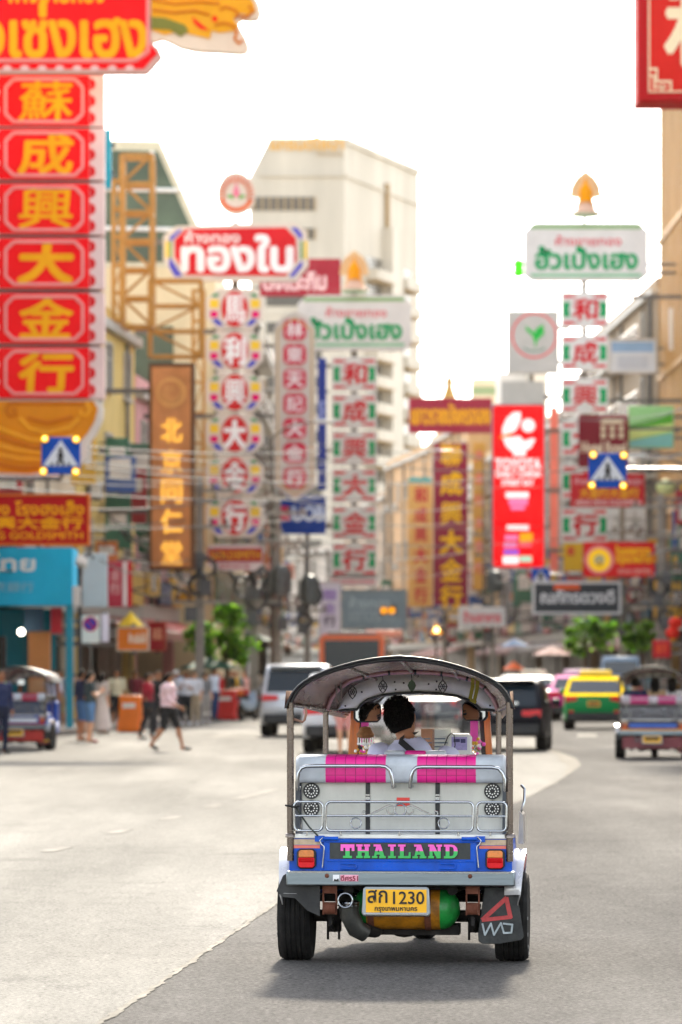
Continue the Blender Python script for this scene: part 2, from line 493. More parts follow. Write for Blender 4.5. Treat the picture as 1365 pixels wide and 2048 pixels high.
    ac = MB(); ac.box((0, -.3, 0), (.8, .35, .55), mat('ac_white', '#cfcabf', .5, 0, .2)); ac.disc(.12, 0, .2, -.48, BLACKM, 16, t=.005); ac.box((0, -.2, -.31), (.7, .4, .05), BLACKM); ad = ac.data('air_conditioner', 0)
    bl = MB(); bw = w / cols * .9
    bl.box((0, -.45, -wh / 2 - .35), (bw, .9, .14), T)
    for k in range(int(bw / .25)): bl.box((-bw / 2 + .12 + k * .25, -.86, -wh / 2 + .15), (.04, .04, .86), STEEL)
    bl.box((0, -.86, -wh / 2 + .6), (bw, .06, .06), STEEL); bd = bl.data('balcony', 0)
    for f in range(floors):
        for k in range(cols):
            p = ((k + .5) * w / cols, 0, z0 + (f + .5) * fh)
            o = bpy.data.objects.new('window', fd); col.objects.link(o); o.parent = t; o.location = p
            q = bpy.data.objects.new('pane', pd); col.objects.link(q); q.parent = o
            if balcony:
                o = bpy.data.objects.new('balcony', bd); col.objects.link(o); o.parent = t; o.location = p
            elif rnd.random() < .4:
                o = bpy.data.objects.new('air_conditioner', ad); col.objects.link(o); o.parent = t; o.location = (p[0] + rnd.uniform(-.3, .3), 0, p[2] - wh / 2 - .5)
        if sidewin:
            for k in range(3):
                o = bpy.data.objects.new('window', fd); col.objects.link(o); o.parent = t; o.location = (0 if sidewin < 0 else w, 2.5 + k * 3, z0 + (f + .5) * fh); o.rotation_euler = (0, 0, R(-90 if sidewin < 0 else 90))
                q = bpy.data.objects.new('pane', pd); col.objects.link(q); q.parent = o
    if roofbits and h < 30:
        m = MB(); x = w * rnd.uniform(.3, .6); m.lathe([(.05, h + .3), (.75, h + .35), (.8, h + 1.9), (.6, h + 2.15), (.1, h + 2.2)], STEEL, (x, 3, 0), 'Z', 18); m.build('water_tank', t)
    return t, w, rz

LF = [(x - 3.1, y) for x, y in LK]
RF = [(x + 3.1, y) for x, y in RK]
def seg(P, d): return (interp(P, d), d)
BG = 'shophouses lining the street'
left_rows = [
    (60, 84, 15, 'b9b1a4', 3, 3, 'grey shophouse at the near end of the left side', dict()),
    (84, 100, 13, 'c9b79a', 3, 3, 'tan shophouse left of the bank, outside the picture edge', dict()),
    (100, 117, 15, 'c7bda9', 3, 3, 'pale shophouse beside the teal bank', dict()),
    (117, 133, 10.5, 'c8b79c', 3, 2, 'cream building over the teal bank front', dict(shutter='1f7d8c')),
    (133, 148, 13.2, 'd8b968', 3, 3, 'mustard yellow building under the orange steel frame', dict(awning='7d3b2a', sidewin=-1)),
    (148, 161, 11.5, 'd59a98', 3, 2, 'pink walled shophouse behind the brown vertical sign', dict(awning='b33a2c')),
    (190, 203, 16.5, '76706a', 3, 4, 'grey shophouse just beyond the glass block', dict(balcony=True, awning='3d5a44')),
    (203, 219, 19.5, '9c917f', 3, 5, 'beige tall shophouse behind the purple sign', dict(balcony=True)),
    (219, 238, 15, '524f4d', 3, 3, 'dark grey shophouse with awning near the bus', dict(awning='5d4a3a')),
    (238, 262, 17.5, '86735c', 4, 4, 'tan shophouse behind the navy bank signs', dict()),
    (262, 292, 14, '625b57', 4, 3, 'brownish grey shophouse near the bend', dict(awning='6a4636')),
    (292, 335, 16, '8f7f6c', 4, 4, 'sandy shophouse at the bend', dict()),
    (335, 400, 15, 'a49b92', 5, 3, 'pale grey shophouse after the bend', dict()),
]
for d0, d1, h, c, cols, fl, lab, kw in left_rows:
    building(lab + ' on the left', seg(LF, d0 + .15), seg(LF, d1 - .15), 12, h, c, cols, fl, group=BG, **kw)
right_rows = [
    (40, 70, 14, 'b7ab9a', 4, 3, 'beige shophouse at the near end of the right side', dict()),
    (70, 100, 16, 'a89f95', 4, 3, 'grey shophouse holding the big red box sign', dict()),
    (100, 140, 15, 'bca993', 5, 3, 'sandy shophouse beside the right lane', dict()),
    (140, 172, 14, 'a3968a', 4, 3, 'brownish shophouse before the finned tower', dict()),
    (172, 185, 15, '75695e', 4, 3, 'dark brown shophouse before the finned tower', dict()),
    (203, 240, 20, '9c8465', 3, 5, 'brown concrete block with pale billboards', dict(balcony=True, awning='7a2f25')),
    (240, 257, 16.5, '75665a', 3, 4, 'brown shophouse behind the hotel sign', dict(awning='68402c')),
    (257, 276, 17, '8a796a', 3, 4, 'pinkish brown shophouse under the white tower sign', dict(awning='4a3a34')),
    (276, 300, 14.5, '5f5854', 4, 3, 'grey shophouse behind the red lit sign', dict(awning='6b2b26')),
    (300, 322, 17, 'c9a878', 4, 4, 'ochre shophouse under the maroon banner', dict(balcony=True)),
    (322, 352, 20.5, 'd3a873', 5, 4, 'orange cream shophouse where the street bends', dict(awning='8c4a3a', sidewin=0)),
    (352, 385, 20, 'cda06c', 5, 3, 'pale brown shophouse at the far bend', dict()),
    (385, 425, 17.5, 'b0957a', 5, 3, 'greyish shophouse closing the far view', dict()),
    (425, 520, 14, 'b3a79b', 8, 3, 'long pale shophouse row closing the street', dict()),
]
for d0, d1, h, c, cols, fl, lab, kw in right_rows:
    building(lab + ' on the right', seg(RF, d1 - .15), seg(RF, d0 + .15), 12, h, c, cols, fl, group=BG, **kw)

# tower with vertical fins at the right edge
t, w, rz = building('tall brown tower with close vertical fins at the right edge', (interp(RF, 202) + .55, 202), (interp(RF, 186) + .3, 186), 14, 36, '8a6a38', 2, 2, name='finned_tower', win=(1.2, 1.6), roofbits=False)
m = MB(); FIN = mat('fin_ochre', '#c0914a', .6, 0, .25, 1.5, stretch=(1, 1, .2))
for k in range(30): m.box((.4 + k * (w - .8) / 29, -.3, 21), (.16, .5, 30), FIN)
for k in range(18): m.box((w + .2, .6 + k * .75, 21), (.45, .30, 30), FIN)
m.build('fins', t)
m = MB()
for z in (9, 15.5, 22, 28.5): m.box((w / 2, -.33, z), (w, .62, .25), FIN)
m.build('floor_bands', t)
t, w, rz = None, 0, 0

# glazed block with a sloping green glass top on the left
GG = mat('green_curtain_glass', '#4d5c46', .25, 0, .5, .5, spec=.3)
a, b = seg(LF, 161.4), seg(LF, 189.6)
a, b = (a[0] + 1.5, a[1]), (b[0] + .6, b[1])
t = thing('office_block', 'cream office block with green glass walls and a sloping glass top', 'building', (a[0], a[1], 0), math.atan2(b[1] - a[1], b[0] - a[0]))
w = math.hypot(b[0] - a[0], b[1] - a[1])
CR = wallm('d9c79d')
m = MB(); m.box((w / 2, 5.5, 8.5), (w, 11, 17), CR)
m.add([(0, .0, 17), (w, .0, 17), (w, 11, 17), (0, 11, 17), (0, 2.1, 21.8), (w, 2.1, 21.8), (w, 11, 22), (0, 11, 22)], [(0, 1, 5, 4), (1, 2, 6, 5), (2, 3, 7, 6), (3, 0, 4, 7), (4, 5, 6, 7)], mat('roof_glass_frame', '#c9c2a6', .5, .2))
m.build('wall', t)
for k in range(7):
    for f in range(4):
        m = MB(); m.box((1.5 + k * (w - 3) / 6, -.04, 4.6 + f * 3.0), ((w - 3) / 6 - .7, .12, 2.2), GG); m.build('window', t)
for f in range(4):
    for k, x in enumerate((2.6, 5.3)):
        m = MB(); m.box((-.04, x, 4.6 + f * 3.0), (.12, 2.0, 2.3), GG); m.build('window', t)
m = MB(); m.add([(-.05, .35, 17.2), (-.05, 10.4, 17.2), (-.05, 10.4, 21.6), (-.05, 2.2, 21.4)], [(0, 1, 2, 3)], GG); m.build('glass_gable', t)
m = MB()
for y0, z0, y1, z1 in ((2.4, 17.2, 2.4, 21.4), (4.6, 17.2, 4.6, 21.4), (7.4, 17.2, 7.4, 21.5), (.8, 18.4, 10.4, 18.6), (1.4, 19.9, 10.4, 20.1)): m.tube([(-.1, y0, z0), (-.1, y1, z1)], .09, VISOR, 6)
m.build('glazing_bars', t)
m = MB(); m.add([(.3, .06, 17.2), (w - .3, .06, 17.2), (w - .3, 2.02, 21.6), (.3, 2.02, 21.6)], [(0, 1, 2, 3)], GG); m.build('sloping_glass', t)

# far white apartment tower
t = thing('apartment_tower', 'tall white tower with gold rooftop lettering, far away under the bright sky', 'building', (0, 0, 0))
WT = mat('tower_white', '#c9bfae', .7, 0, .16, .25, stretch=(1, 1, .12)); DK = mat('tower_window', '#4d473d', .3, 0, .3, 1); BR = mat('tower_sill_tan', '#a98c62', .7, 0, .2)
D0 = 500.
p0, p1 = at(505, 275, D0), at(690, 275, D0); p2 = at(838, 340, 532)
zt = p1.z; zr = p2.z
m = MB()
wx0, wx1 = p0.x, p1.x
fx = (wx1 - wx0)
front = [(wx0 - .3, 0), (wx1, 0), (wx1, zt), (wx0 + 2.1, zt), (wx0 - .3, zt - 4.6)]
dx, dy = p2.x - p1.x, 32
m.add([(x, D0, z) for x, z in front] + [(x + dx, D0 + dy, z) for x, z in front], [(0, 1, 2, 3, 4), (9, 8, 7, 6, 5), (0, 5, 6, 1), (1, 6, 7, 2), (2, 7, 8, 3), (3, 8, 9, 4), (4, 9, 5, 0)], WT)
m.build('wall', t, 0)
m = MB(); n_ = Vector((dy, -dx, 0)).normalized(); along = Vector((dx, dy, 0)); al = along.normalized()
rot = math.atan2(dy, dx)
def sidebox(m, s0, s1, z0, z1, out, mt, inn=.1):
    c = Vector((p1.x, D0, 0)) + al * ((s0 + s1) / 2) + n_ * ((out - inn) / 2)
    m.box((c.x, c.y, (z0 + z1) / 2), (s1 - s0, out + inn, z1 - z0), mt, rz=rot)
Ls = along.length
sidebox(m, 0, Ls, zt - 4.6, zt - 4.3, .25, WT); sidebox(m, .3, Ls - .3, zt - .7, zt + .01, .3, WT)
m.box(((wx0 + wx1) / 2 + .5, D0 - .1, zt - 4.45), (fx - 1, .5, .3), WT)
m.build('cornice', t, 0)
m = MB(); sidebox(m, 16.5, 21.5, 0, zt - 9, 1.3, WT); sidebox(m, 17.4, 18.2, zt - 9, zt - 3.5, .5, BR); m.build('stair_shaft', t, 0)
for f in range(14):
    z = zt - 14.5 - f * 3.2
    if z < 6: break
    for s0, s1 in ((9.2, 16.2), (22.5, 29.5)):
        m = MB(); sidebox(m, s0, s1, z - 1.35, z - .1, 1.5, WT); sidebox(m, s0, s1, z - 1.55, z - 1.36, 1.7, BR); b = m.build('balcony', t, 0)
        m = MB(); sidebox(m, s0 + .2, s1 - .2, z - .1, z + 1.5, .04, DK); m.build('opening', b, 0)
    m = MB(); sidebox(m, 3.2, 4.3, z - .3, z + .6, .06, BR); m.build('vent', t, 0)
for z0, z1, x1_ in ((zt - 8.6, zt - 7.0, 630), (zt - 12.0, zt - 10.7, 630)):
    xw = at(x1_, 0, D0).x
    m = MB(); m.box(((wx0 + xw) / 2, D0 - .03, (z0 + z1) / 2), (xw - wx0, .12, z1 - z0), DK)
    for k in range(9): m.box((wx0 + .3 + k * (xw - wx0 - .3) / 8, D0 - .12, (z0 + z1) / 2), (.22, .16, z1 - z0), BR)
    m.build('louvre_window', t, 0)
for f in range(12):
    z = zt - 16 - f * 3.2
    m = MB(); m.box((wx0 + fx * .45, D0 - .03, z), (fx * .6, .12, 1.3), DK); m.build('louvre_window', t, 0)
    m = MB(); m.box((wx0 + fx / 2, D0 - .05, z - 1.6), (fx, .14, .14), WT); m.build('floor_band', t, 0)
m = MB(); GO = mat('gold_letters', '#e0a63a', .45, .2, .1)
a, b = at(541, 300, D0), at(687, 278, D0)
lettering(m, 'แกรนด์ไชน่า', a.x, a.z, b.x, b.z + .3, D0 - .35, GO, .03)
a, b = at(634, 312, D0), at(686, 303, D0); lettering(m, 'โรงแรม', a.x, a.z, b.x, b.z, D0 - .3, BR, .03)
m.build('rooftop_lettering', t, 0)

# white stepped block behind the lit red sign
t = thing('white_block', 'plain white stepped block rising behind the red lit sign', 'building', (0, 0, 0))
a, b = at(1000, 745, 318), at(1095, 820, 318)
m = MB(); m.box(((a.x + b.x) / 2, 322, a.z / 2), (b.x - a.x, 8, a.z), wallm('d9d7d0')); m.box((b.x - .8, 319, a.z - 1), (1.4, 8, 2.6), wallm('e6e0cf')); m.build('wall', t, 0)
for k in range(3):
    m = MB(); m.box((a.x + 1.6 + k * .0, 317.95, a.z - 2.2 - k * 3), (1.6, .1, 1.2), GL); m.build('window', t, 0)
# distant spire and striped block
t = thing('temple_spire', 'slender golden spire on the skyline above the maroon banner', 'spire', at(899, 1340, 420) * 1)
t.location.z = 0
m = MB(); zs = at(0, 730, 420).z; zb_ = at(0, 790, 420).z
m.lathe([(1.3, 0), (1.2, zb_ - 2), (.8, zb_ - .4), (.45, zb_ + .5), (.28, zb_ + 1.2), (.1, zs - .8), (.03, zs)], mat('spire_gold', '#b58a3c', .5, .3, .2), (0, 0, 0), 'Z', 16); m.build('spire', t)
m = MB()
for s in (-1, 1): m.tube([(s * 1.1, -.5, zb_ - .4), (s * .5, -.3, zb_ + 1.0), (0, 0, zs - 1)], .12, mat('spire_gold', '#b58a3c'), 6)
m.build('spire_ribs', t)
t = thing('far_block', 'small green and cream striped block on the skyline', 'building', (0, 0, 0))
a, b = at(946, 755, 350), at(1004, 830, 350)
m = MB()
for k in range(7): m.box(((a.x + b.x) / 2, 353, a.z - .35 - k * .7), (b.x - a.x, 5, .68), mat('stripe_green', '#8fa77f', .7) if k % 2 else wallm('d9cfb2'))
m.box(((a.x + b.x) / 2, 353, (a.z - 5) / 2), (b.x - a.x, 5, a.z - 5), wallm('d9cfb2'))
m.build('wall', t, 0)

# ------------------------------------------------------------------ street trees
LEAF = [leafmat('leaf_bright', '#8fc42c'), leafmat('leaf_mid', '#5f9a26'), leafmat('leaf_dark', '#2f5c20')]
BARK = mat('bark', '#5a4634', .85, 0, .35, 8, .4)
def tree(lab, loc, h, clumps, seed, n=2200):
    r = random.Random(seed)
    t = thing('street_tree', lab, 'tree', loc, 0, 'street trees')
    m = MB(); zc = min(c[2] for c in clumps)
    m.tube([(0, 0, 0), (.04, .02, zc * .5), (0, .03, zc)], [.11, .085, .07], BARK, 10)
    for c in clumps: m.tube([(0, .03, zc * .82), (c[0] * .5, c[1] * .5, (zc + c[2]) / 2), (c[0], c[1], c[2])], [.06, .04, .015], BARK, 6)
    m.build('trunk', t, 60)
    m = MB(); extra = [(c[0] + r.uniform(-1, 1) * c[3] * .9, c[1] + r.uniform(-1, 1) * c[3] * .6, c[2] + r.uniform(-.7, .8) * c[3], c[3] * r.uniform(.25, .5)) for c in clumps for _ in range(3)]
    clumps = clumps + extra
    for c in clumps:
        k = int(n / len(clumps) * .8)
        for _ in range(k):
            u = Vector((r.gauss(0, 1), r.gauss(0, 1), r.gauss(0, 1))).normalized() * (r.random() ** .45) * (1 + .22 * math.sin(r.uniform(0, 6)))
            p = Vector((c[0] + u.x * c[3], c[1] + u.y * c[3], c[2] + u.z * c[3] * .8))
            s = r.uniform(.10, .19)
            q = Matrix.Rotation(r.uniform(0, 6.3), 3, 'Z') @ Matrix.Rotation(r.uniform(-1.1, 1.1), 3, 'X')
            vs = [p + q @ Vector(v) for v in ((0, -s, 0), (s * .45, 0, s * .1), (0, s, 0), (-s * .45, 0, s * .1))]
            m.add(vs, [(0, 1, 2, 3)], LEAF[r.choice((0, 0, 1, 1, 2))])
    m.build('crown', t, 0)
def tl_(px, py, d, base=None):
    p = at(px, py, d); return (p.x, d, .15)
def cl(px, py, r, px0, d, dy=0):
    p = at(px, py, d); q = at(px0, py, d); return (p.x - q.x, dy, p.z - .15, r * d / F)
d = 150
tree('leafy street tree with rounded clumps, left pavement, taller of the pair', tl_(452, 0, d), 4, [cl(468, 1245, 36, 452, d), cl(430, 1275, 34, 452, d, .4), cl(485, 1290, 34, 452, d, -.3), cl(450, 1300, 38, 452, d, .2), cl(462, 1222, 18, 452, d)], 1, 3600)
d = 143
tree('smaller leafy street tree, darker, left of the taller one', tl_(398, 0, d), 3, [cl(398, 1285, 28, 398, d), cl(388, 1268, 16, 398, d), cl(412, 1300, 18, 398, d)], 2, 1500)
d = 185
tree('bright green street tree behind the yellow and green taxi', tl_(1170, 0, d), 4, [cl(1152, 1285, 26, 1170, d), cl(1180, 1262, 30, 1170, d), cl(1205, 1285, 32, 1170, d), cl(1170, 1250, 24, 1170, d, .5), cl(1216, 1262, 20, 1170, d)], 3, 2600)
d = 180
tree('bright green street tree above the pale blue van', tl_(1285, 0, d), 4, [cl(1275, 1270, 24, 1285, d), cl(1296, 1285, 26, 1285, d), cl(1290, 1255, 16, 1285, d), cl(1262, 1288, 20, 1285, d)], 4, 2000)

# ------------------------------------------------------------------ tuk-tuk
TX, TD, TH = .370, 24.87, .078
def L(px, py, y):
    """tuk-tuk coordinates (x right, z up) of a spot measured in the photo on its cross plane y"""
    D = TD + y
    for _ in range(3):
        X = (px - CX) * D / F - TX
        x = X - y * TH
        D = TD + y - TH * x
    return (x, y, CH - (py - HZ) * D / F)
def Lx(px, y): return L(px, 1500, y)[0]
def Lz(py, y): return L(800, py, y)[2]
def hmirror(pts): return [(-x, y, z) for x, y, z in pts]


def rail_loop(x0, x1, z0, z1, y, r=.03, n=5):
    p = []
    for cx, cz, a in ((x1 - r, z1 - r, 0), (x0 + r, z1 - r, 90), (x0 + r, z0 + r, 180), (x1 - r, z0 + r, 270)):
        p += [(x, y, z) for x, z in arc_pts(cx, cz, r, a, a + 90, n)]
    return p

THAI_STROKES = {  # slab letters drawn on a 1 x 1 cell as filled quads / polygons
    'T': [[(.0, .74), (1, .74), (1, 1), (0, 1)], [(.34, 0), (.66, 0), (.66, .8), (.34, .8)], [(.18, 0), (.82, 0), (.82, .16), (.18, .16)], [(0, .5), (.2, .5), (.2, .8), (0, .8)], [(.8, .5), (1, .5), (1, .8), (.8, .8)]],
    'H': [[(.1, 0), (.38, 0), (.38, 1), (.1, 1)], [(.62, 0), (.9, 0), (.9, 1), (.62, 1)], [(.3, .4), (.7, .4), (.7, .6), (.3, .6)], [(0, 0), (.46, 0), (.46, .16), (0, .16)], [(.54, 0), (1, 0), (1, .16), (.54, .16)], [(0, .84), (.46, .84), (.46, 1), (0, 1)], [(.54, .84), (1, .84), (1, 1), (.54, 1)]],
    'A': [[(.34, 1), (.62, 1), (.95, 0), (.62, 0), (.47, .62)], [(.1, 0), (.26, 0), (.52, .8), (.42, 1), (.34, 1)], [(.22, .26), (.75, .26), (.7, .44), (.28, .44)], [(0, 0), (.4, 0), (.4, .15), (0, .15)], [(.52, 0), (1, 0), (1, .15), (.52, .15)], [(.12, .84), (.6, .84), (.6, 1), (.12, 1)]],
    'I': [[(.3, 0), (.7, 0), (.7, 1), (.3, 1)], [(.05, 0), (.95, 0), (.95, .16), (.05, .16)], [(.05, .84), (.95, .84), (.95, 1), (.05, 1)]],
    'L': [[(.14, 0), (.46, 0), (.46, 1), (.14, 1)], [(0, 0), (1, 0), (1, .16), (0, .16)], [(.8, .0), (1, 0), (1, .44), (.86, .44)], [(0, .84), (.6, .84), (.6, 1), (0, 1)]],
    'N': [[(.1, 0), (.32, 0), (.32, 1), (.1, 1)], [(.68, 0), (.9, 0), (.9, 1), (.68, 1)], [(.1, 1), (.4, 1), (.9, 0), (.62, 0)], [(0, 0), (.42, 0), (.42, .16), (0, .16)], [(0, .84), (.36, .84), (.36, 1), (0, 1)], [(.58, .84), (1, .84), (1, 1), (.58, 1)]],
    'D': [[(.12, 0), (.4, 0), (.4, 1), (.12, 1)], [(0, 0), (.6, 0), (.6, .16), (0, .16)], [(0, .84), (.6, .84), (.6, 1), (0, 1)],
          [(.5, 0), (.75, .04), (.95, .25), (1, .5), (.95, .75), (.75, .96), (.5, 1), (.5, .84), (.65, .8), (.7, .66), (.7, .34), (.65, .2), (.5, .16)]],
}
def clip_h(poly, zc, keep_top):
    out = []
    for i, (x, z) in enumerate(poly):
        x2, z2 = poly[(i + 1) % len(poly)]
        a, b = (z >= zc) == keep_top, (z2 >= zc) == keep_top
        if a: out.append((x, z))
        if a != b and abs(z2 - z) > 1e-9:
            t = (zc - z) / (z2 - z); out.append((x + t * (x2 - x), zc))
    return out
def slab_word(mb, word, x0, z0, x1, z1, y, mtop, mbot, split=.5, mside=None):
    w = {'I': .62, 'L': .9}
    tot = sum(w.get(c, 1.) for c in word); k = (x1 - x0) / (tot + .13 * (len(word) - 1)); x = x0
    for c in word:
        cw = w.get(c, 1.) * k
        for j, poly in enumerate(THAI_STROKES[c]):
            p = [(x + a * cw, z0 + b * (z1 - z0)) for a, b in poly]
            if mside: mb.flat([(a + .004, b - .005) for a, b in p], y + .002, mside)
            for top, m in ((True, mtop), (False, mbot)):
                q = clip_h(p, z0 + split * (z1 - z0), top)
                if len(q) > 2: mb.flat(q, y - j * .0004, m)
        x += cw + .13 * k

ARCH_PX = [(583, 1405), (592, 1385), (607, 1370), (630, 1356), (670, 1340), (720, 1327), (760, 1321), (801, 1318)]
def arch_rear(y):
    lp = [L(px, py, y) for px, py in ARCH_PX]
    lp = [(x, y, z) for x, _, z in lp]
    c = lp[-1][0]
    return [(x - c, yy, z) for x, yy, z in lp] + [(c - x, yy, z) for x, yy, z in reversed(lp[:-1])]
INNER_PX = [(652, 1420), (660, 1398), (676, 1377), (700, 1361), (735, 1351), (775, 1346), (823, 1344)]
def arch_inner(y, sx=1., dz=0.):
    lp = [L(px, py, .75) for px, py in INNER_PX]
    c = lp[-1][0]
    l = [((x - c) * sx, y, z + dz) for x, _, z in lp]
    return l + [(-x, yy, z) for x, yy, z in reversed(l[:-1])]
def resample(pts, n):
    ds = [0]
    for a, b in zip(pts, pts[1:]): ds.append(ds[-1] + (Vector(b) - Vector(a)).length)
    out = []
    for i in range(n):
        t = ds[-1] * i / (n - 1); k = 0
        while k < len(ds) - 2 and ds[k + 1] < t: k += 1
        f = (t - ds[k]) / max(1e-9, ds[k + 1] - ds[k])
        out.append(tuple(Vector(pts[k]).lerp(Vector(pts[k + 1]), f)))
    return out

def wheel(root, x, y, r, w, side, spokes=True):
    prof = [(r * .62, -w / 2), (r * .72, -w / 2 - .004), (r * .93, -w / 2), (r * .985, -w / 2 + .022)]
    nb = 5; a = w / 2 - .024
    for i in range(nb):
        h0 = -a + 2 * a * i / nb; h1 = -a + 2 * a * (i + 1) / nb
        prof += [(r, h0 + .006), (r, h1 - .006), (r * .975, h1 - .004), (r * .975, h1 + .001)]
    prof += [(r * .985, w / 2 - .022), (r * .93, w / 2), (r * .72, w / 2 + .004), (r * .62, w / 2)]
    wh = MB()
    wh.lathe(prof, RUBBER, (x, y, r), 'X', 40)
    wo = wh.build('wheel', root, 30)
    t = MB()
    t.lathe([(.02, -.05), (r * .3, -.045), (r * .5, -.02), (r * .63, -w * .48), (r * .66, -w * .42), (r * .66, w * .42), (r * .63, w * .48), (r * .5, .03), (r * .3, .05), (.02, .055)], STEEL, (x, y, r), 'X', 28)
    for k in range(6):
        an = k * math.pi / 3
        t.lathe([(.012, .04 * side), (.012, .062 * side)], CHR, (x, y + r * .36 * math.cos(an), r + r * .36 * math.sin(an)), 'X', 8)
    t.build('rim', wo)
    lt = MB()
    for k in range(14):   # raised maker's marks in white along the outer wall
        if k % 7 > 3: continue
        an = k * 2 * math.pi / 14
        lt.box((x + side * (w / 2 + .003), y + r * .83 * math.cos(an), r + r * .83 * math.sin(an)), (.003, .018, .018), mat("sidewall_grey", "#8d8d8a", .7), rx=an)
    lt.build('sidewall_mark', wo)

def build_tuktuk(lab, loc, rz, body, stripe, seat_a, seat_b, panel, hero=True, word='THAILAND', trim=None, roofc=None, group='tuk-tuks on the street'):
    root = thing('tuk_tuk', lab, 'tuk-tuk', loc, rz, group)
    B = mat('tuk_paint_' + body, '#' + body, .3, 0, .3, 7, .06, spec=.25, coat=.12)
    S1 = mat('stripe_' + stripe, '#' + stripe, .35, 0, .2, 9)
    SA = mat('vinyl_' + seat_a, '#' + seat_a, .34, 0, .2, 6, .25)
    SB = mat('vinyl_' + seat_b, '#' + seat_b, .34, 0, .2, 6, .25)
    SBD = mat('vinyl_seam_' + seat_b, tuple(c * .45 for c in hexc(seat_b)[:3]), .5, 0, 0)
    PN = mat('seat_shell_' + panel, '#' + panel, .38, 0, .2, 3, .1, stretch=(1.2, 1, .5))
    RO = mat('roof_' + roofc, '#' + roofc, .6, 0, .12, 3) if roofc else ROOFOUT
    yb = -.40
    # tub, floor and driver's cowl
    m = MB()
    rings = []
    for y, hw, z0, z1 in ((-.37, .632, .50, .742), (.15, .645, .44, .735), (.55, .64, .36, .60), (.95, .60, .34, .50), (1.3, .54, .34, .52), (1.55, .47, .36, .60)):
        rings.append([(-hw, y, z0), (hw, y, z0), (hw, y, z1), (-hw, y, z1)])
    m.loft(rings, B)
    rings = []
    for y, hw, z0, z1 in ((1.62, .46, .34, 1.03), (1.95, .43, .34, 1.10), (2.16, .34, .40, 1.0), (2.27, .22, .45, .86)):
        rings.append([(-hw, y, z0), (hw, y, z0), (hw, y, z1 - .06), (hw * .86, y, z1), (-hw * .86, y, z1), (-hw, y, z1 - .06)])
    m.loft(rings, B)
    m.build('body', root, bevel=.012, fixn=True)
    m = MB()
    m.box((0, -.1, .55), (1.16, .5, .06), BLACKM); m.box((0, .95, .345), (1.1, 1.2, .04), BLACKM)
    m.tube([(-.3, -.35, .43), (-.3, 1.7, .38)], .03, BLACKM); m.tube([(.3, -.35, .43), (.3, 1.7, .38)], .03, BLACKM)
    m.box((0, .05, .48), (1.1, .7, .1), BLACKM)
    m.build('chassis', root)
    # rear corner panels, stripes and tailgate
    x0, x1 = Lx(578, yb), Lx(1025, yb)
    zt, zb = Lz(1673, yb), Lz(1744, yb)
    m = MB()
    m.prism([(x0, zb), (x1, zb), (x1, zt), (x0, zt)], yb, yb + .05, B)
    for a, b in ((x0 + .003, Lx(640, yb)), (Lx(960, yb), x1 - .003)):
        m.rect(a, Lz(1690, yb), b, Lz(1679, yb), yb - .003, mat('stripe_gold_foil', '#b9a58c', .3, .4, .35, 20))
        m.rect(a, Lz(1697, yb), b, Lz(1691, yb), yb - .003, S1)
    m.prism([(x0, zt - .012), (x1, zt - .012), (x1, zt + .012), (x0, zt + .012)], yb - .012, yb + .04, VISOR)
    o = m.build('rear_panel', root, bevel=.005)
    g0, g1 = Lx(648, yb), Lx(955, yb)
    m = MB()
    m.prism([(g0, zb + .006), (g1, zb + .006), (g1, zt - .014), (g0, zt - .014)], yb - .018, yb, B)
    for z in (1722, 1684): m.box(((g0 + g1) / 2, yb - .02, Lz(z, yb) - .001), (g1 - g0 - .03, .008, .006), B)
    tg = m.build('tailgate', root, bevel=.004)
    m = MB()
    b0, b1, bz0, bz1 = Lx(660, yb), Lx(942, yb), Lz(1718, yb), Lz(1685, yb)
    m.prism([(b0, bz0), (b1, bz0), (b1, bz1), (b0, bz1)], yb - .021, yb - .0185, mat('sign_black', '#2b3030', .5, 0, .35, 25))
    m.build('name_panel', tg)
    if word:
        m = MB()
        slab_word(m, word, Lx(682, yb), Lz(1716, yb), Lx(917, yb), Lz(1688.5, yb), yb - .026, mat('letter_pink', '#f25fc0', .4, 0, .1), mat('letter_green', '#35b557', .4, 0, .15), .52, INK)
        m.build('lettering', tg)
    for px in (662, 940):
        m = MB()
        m.lathe([(.004, -.045), (.011, -.044), (.011, .044), (.004, .045)], B, (Lx(px, yb), yb - .03, Lz(1677, yb)), 'X', 12)
        m.box((Lx(px + (-22 if px < 800 else 22), yb), yb - .015, Lz(1677.5, yb)), (.055, .03, .034), B)
        m.build('hinge', tg)
    for s, px in ((-1, 641), (1, 962)):
        m = MB()
        pp = [(px + s * -14, 1676), (px + s * -5, 1675), (px + s * 1, 1681), (px - s * 1 , 1688), (px - s * 7, 1693), (px - s * 7, 1702), (px - s * 4, 1735)] if hero else [(px, 1676), (px, 1735)]
        m.tube([L(a, b, yb - .03) for a, b in pp], .0042, CHR, 8)
        m.build('latch_hook', tg)
    for px in (699, 897):
        m = MB()
        xx, zz = Lx(px, yb), Lz(1732, yb)
        m.tube([(xx - .045, yb - .03, zz - .014), (xx + .035, yb - .03, zz - .014), (xx + .045, yb - .03, zz - .005), (xx + .045, yb - .03, zz + .005), (xx + .035, yb - .03, zz + .014), (xx - .045, yb - .03, zz + .014)], .0045, B, 8)
        m.build('grip', tg)
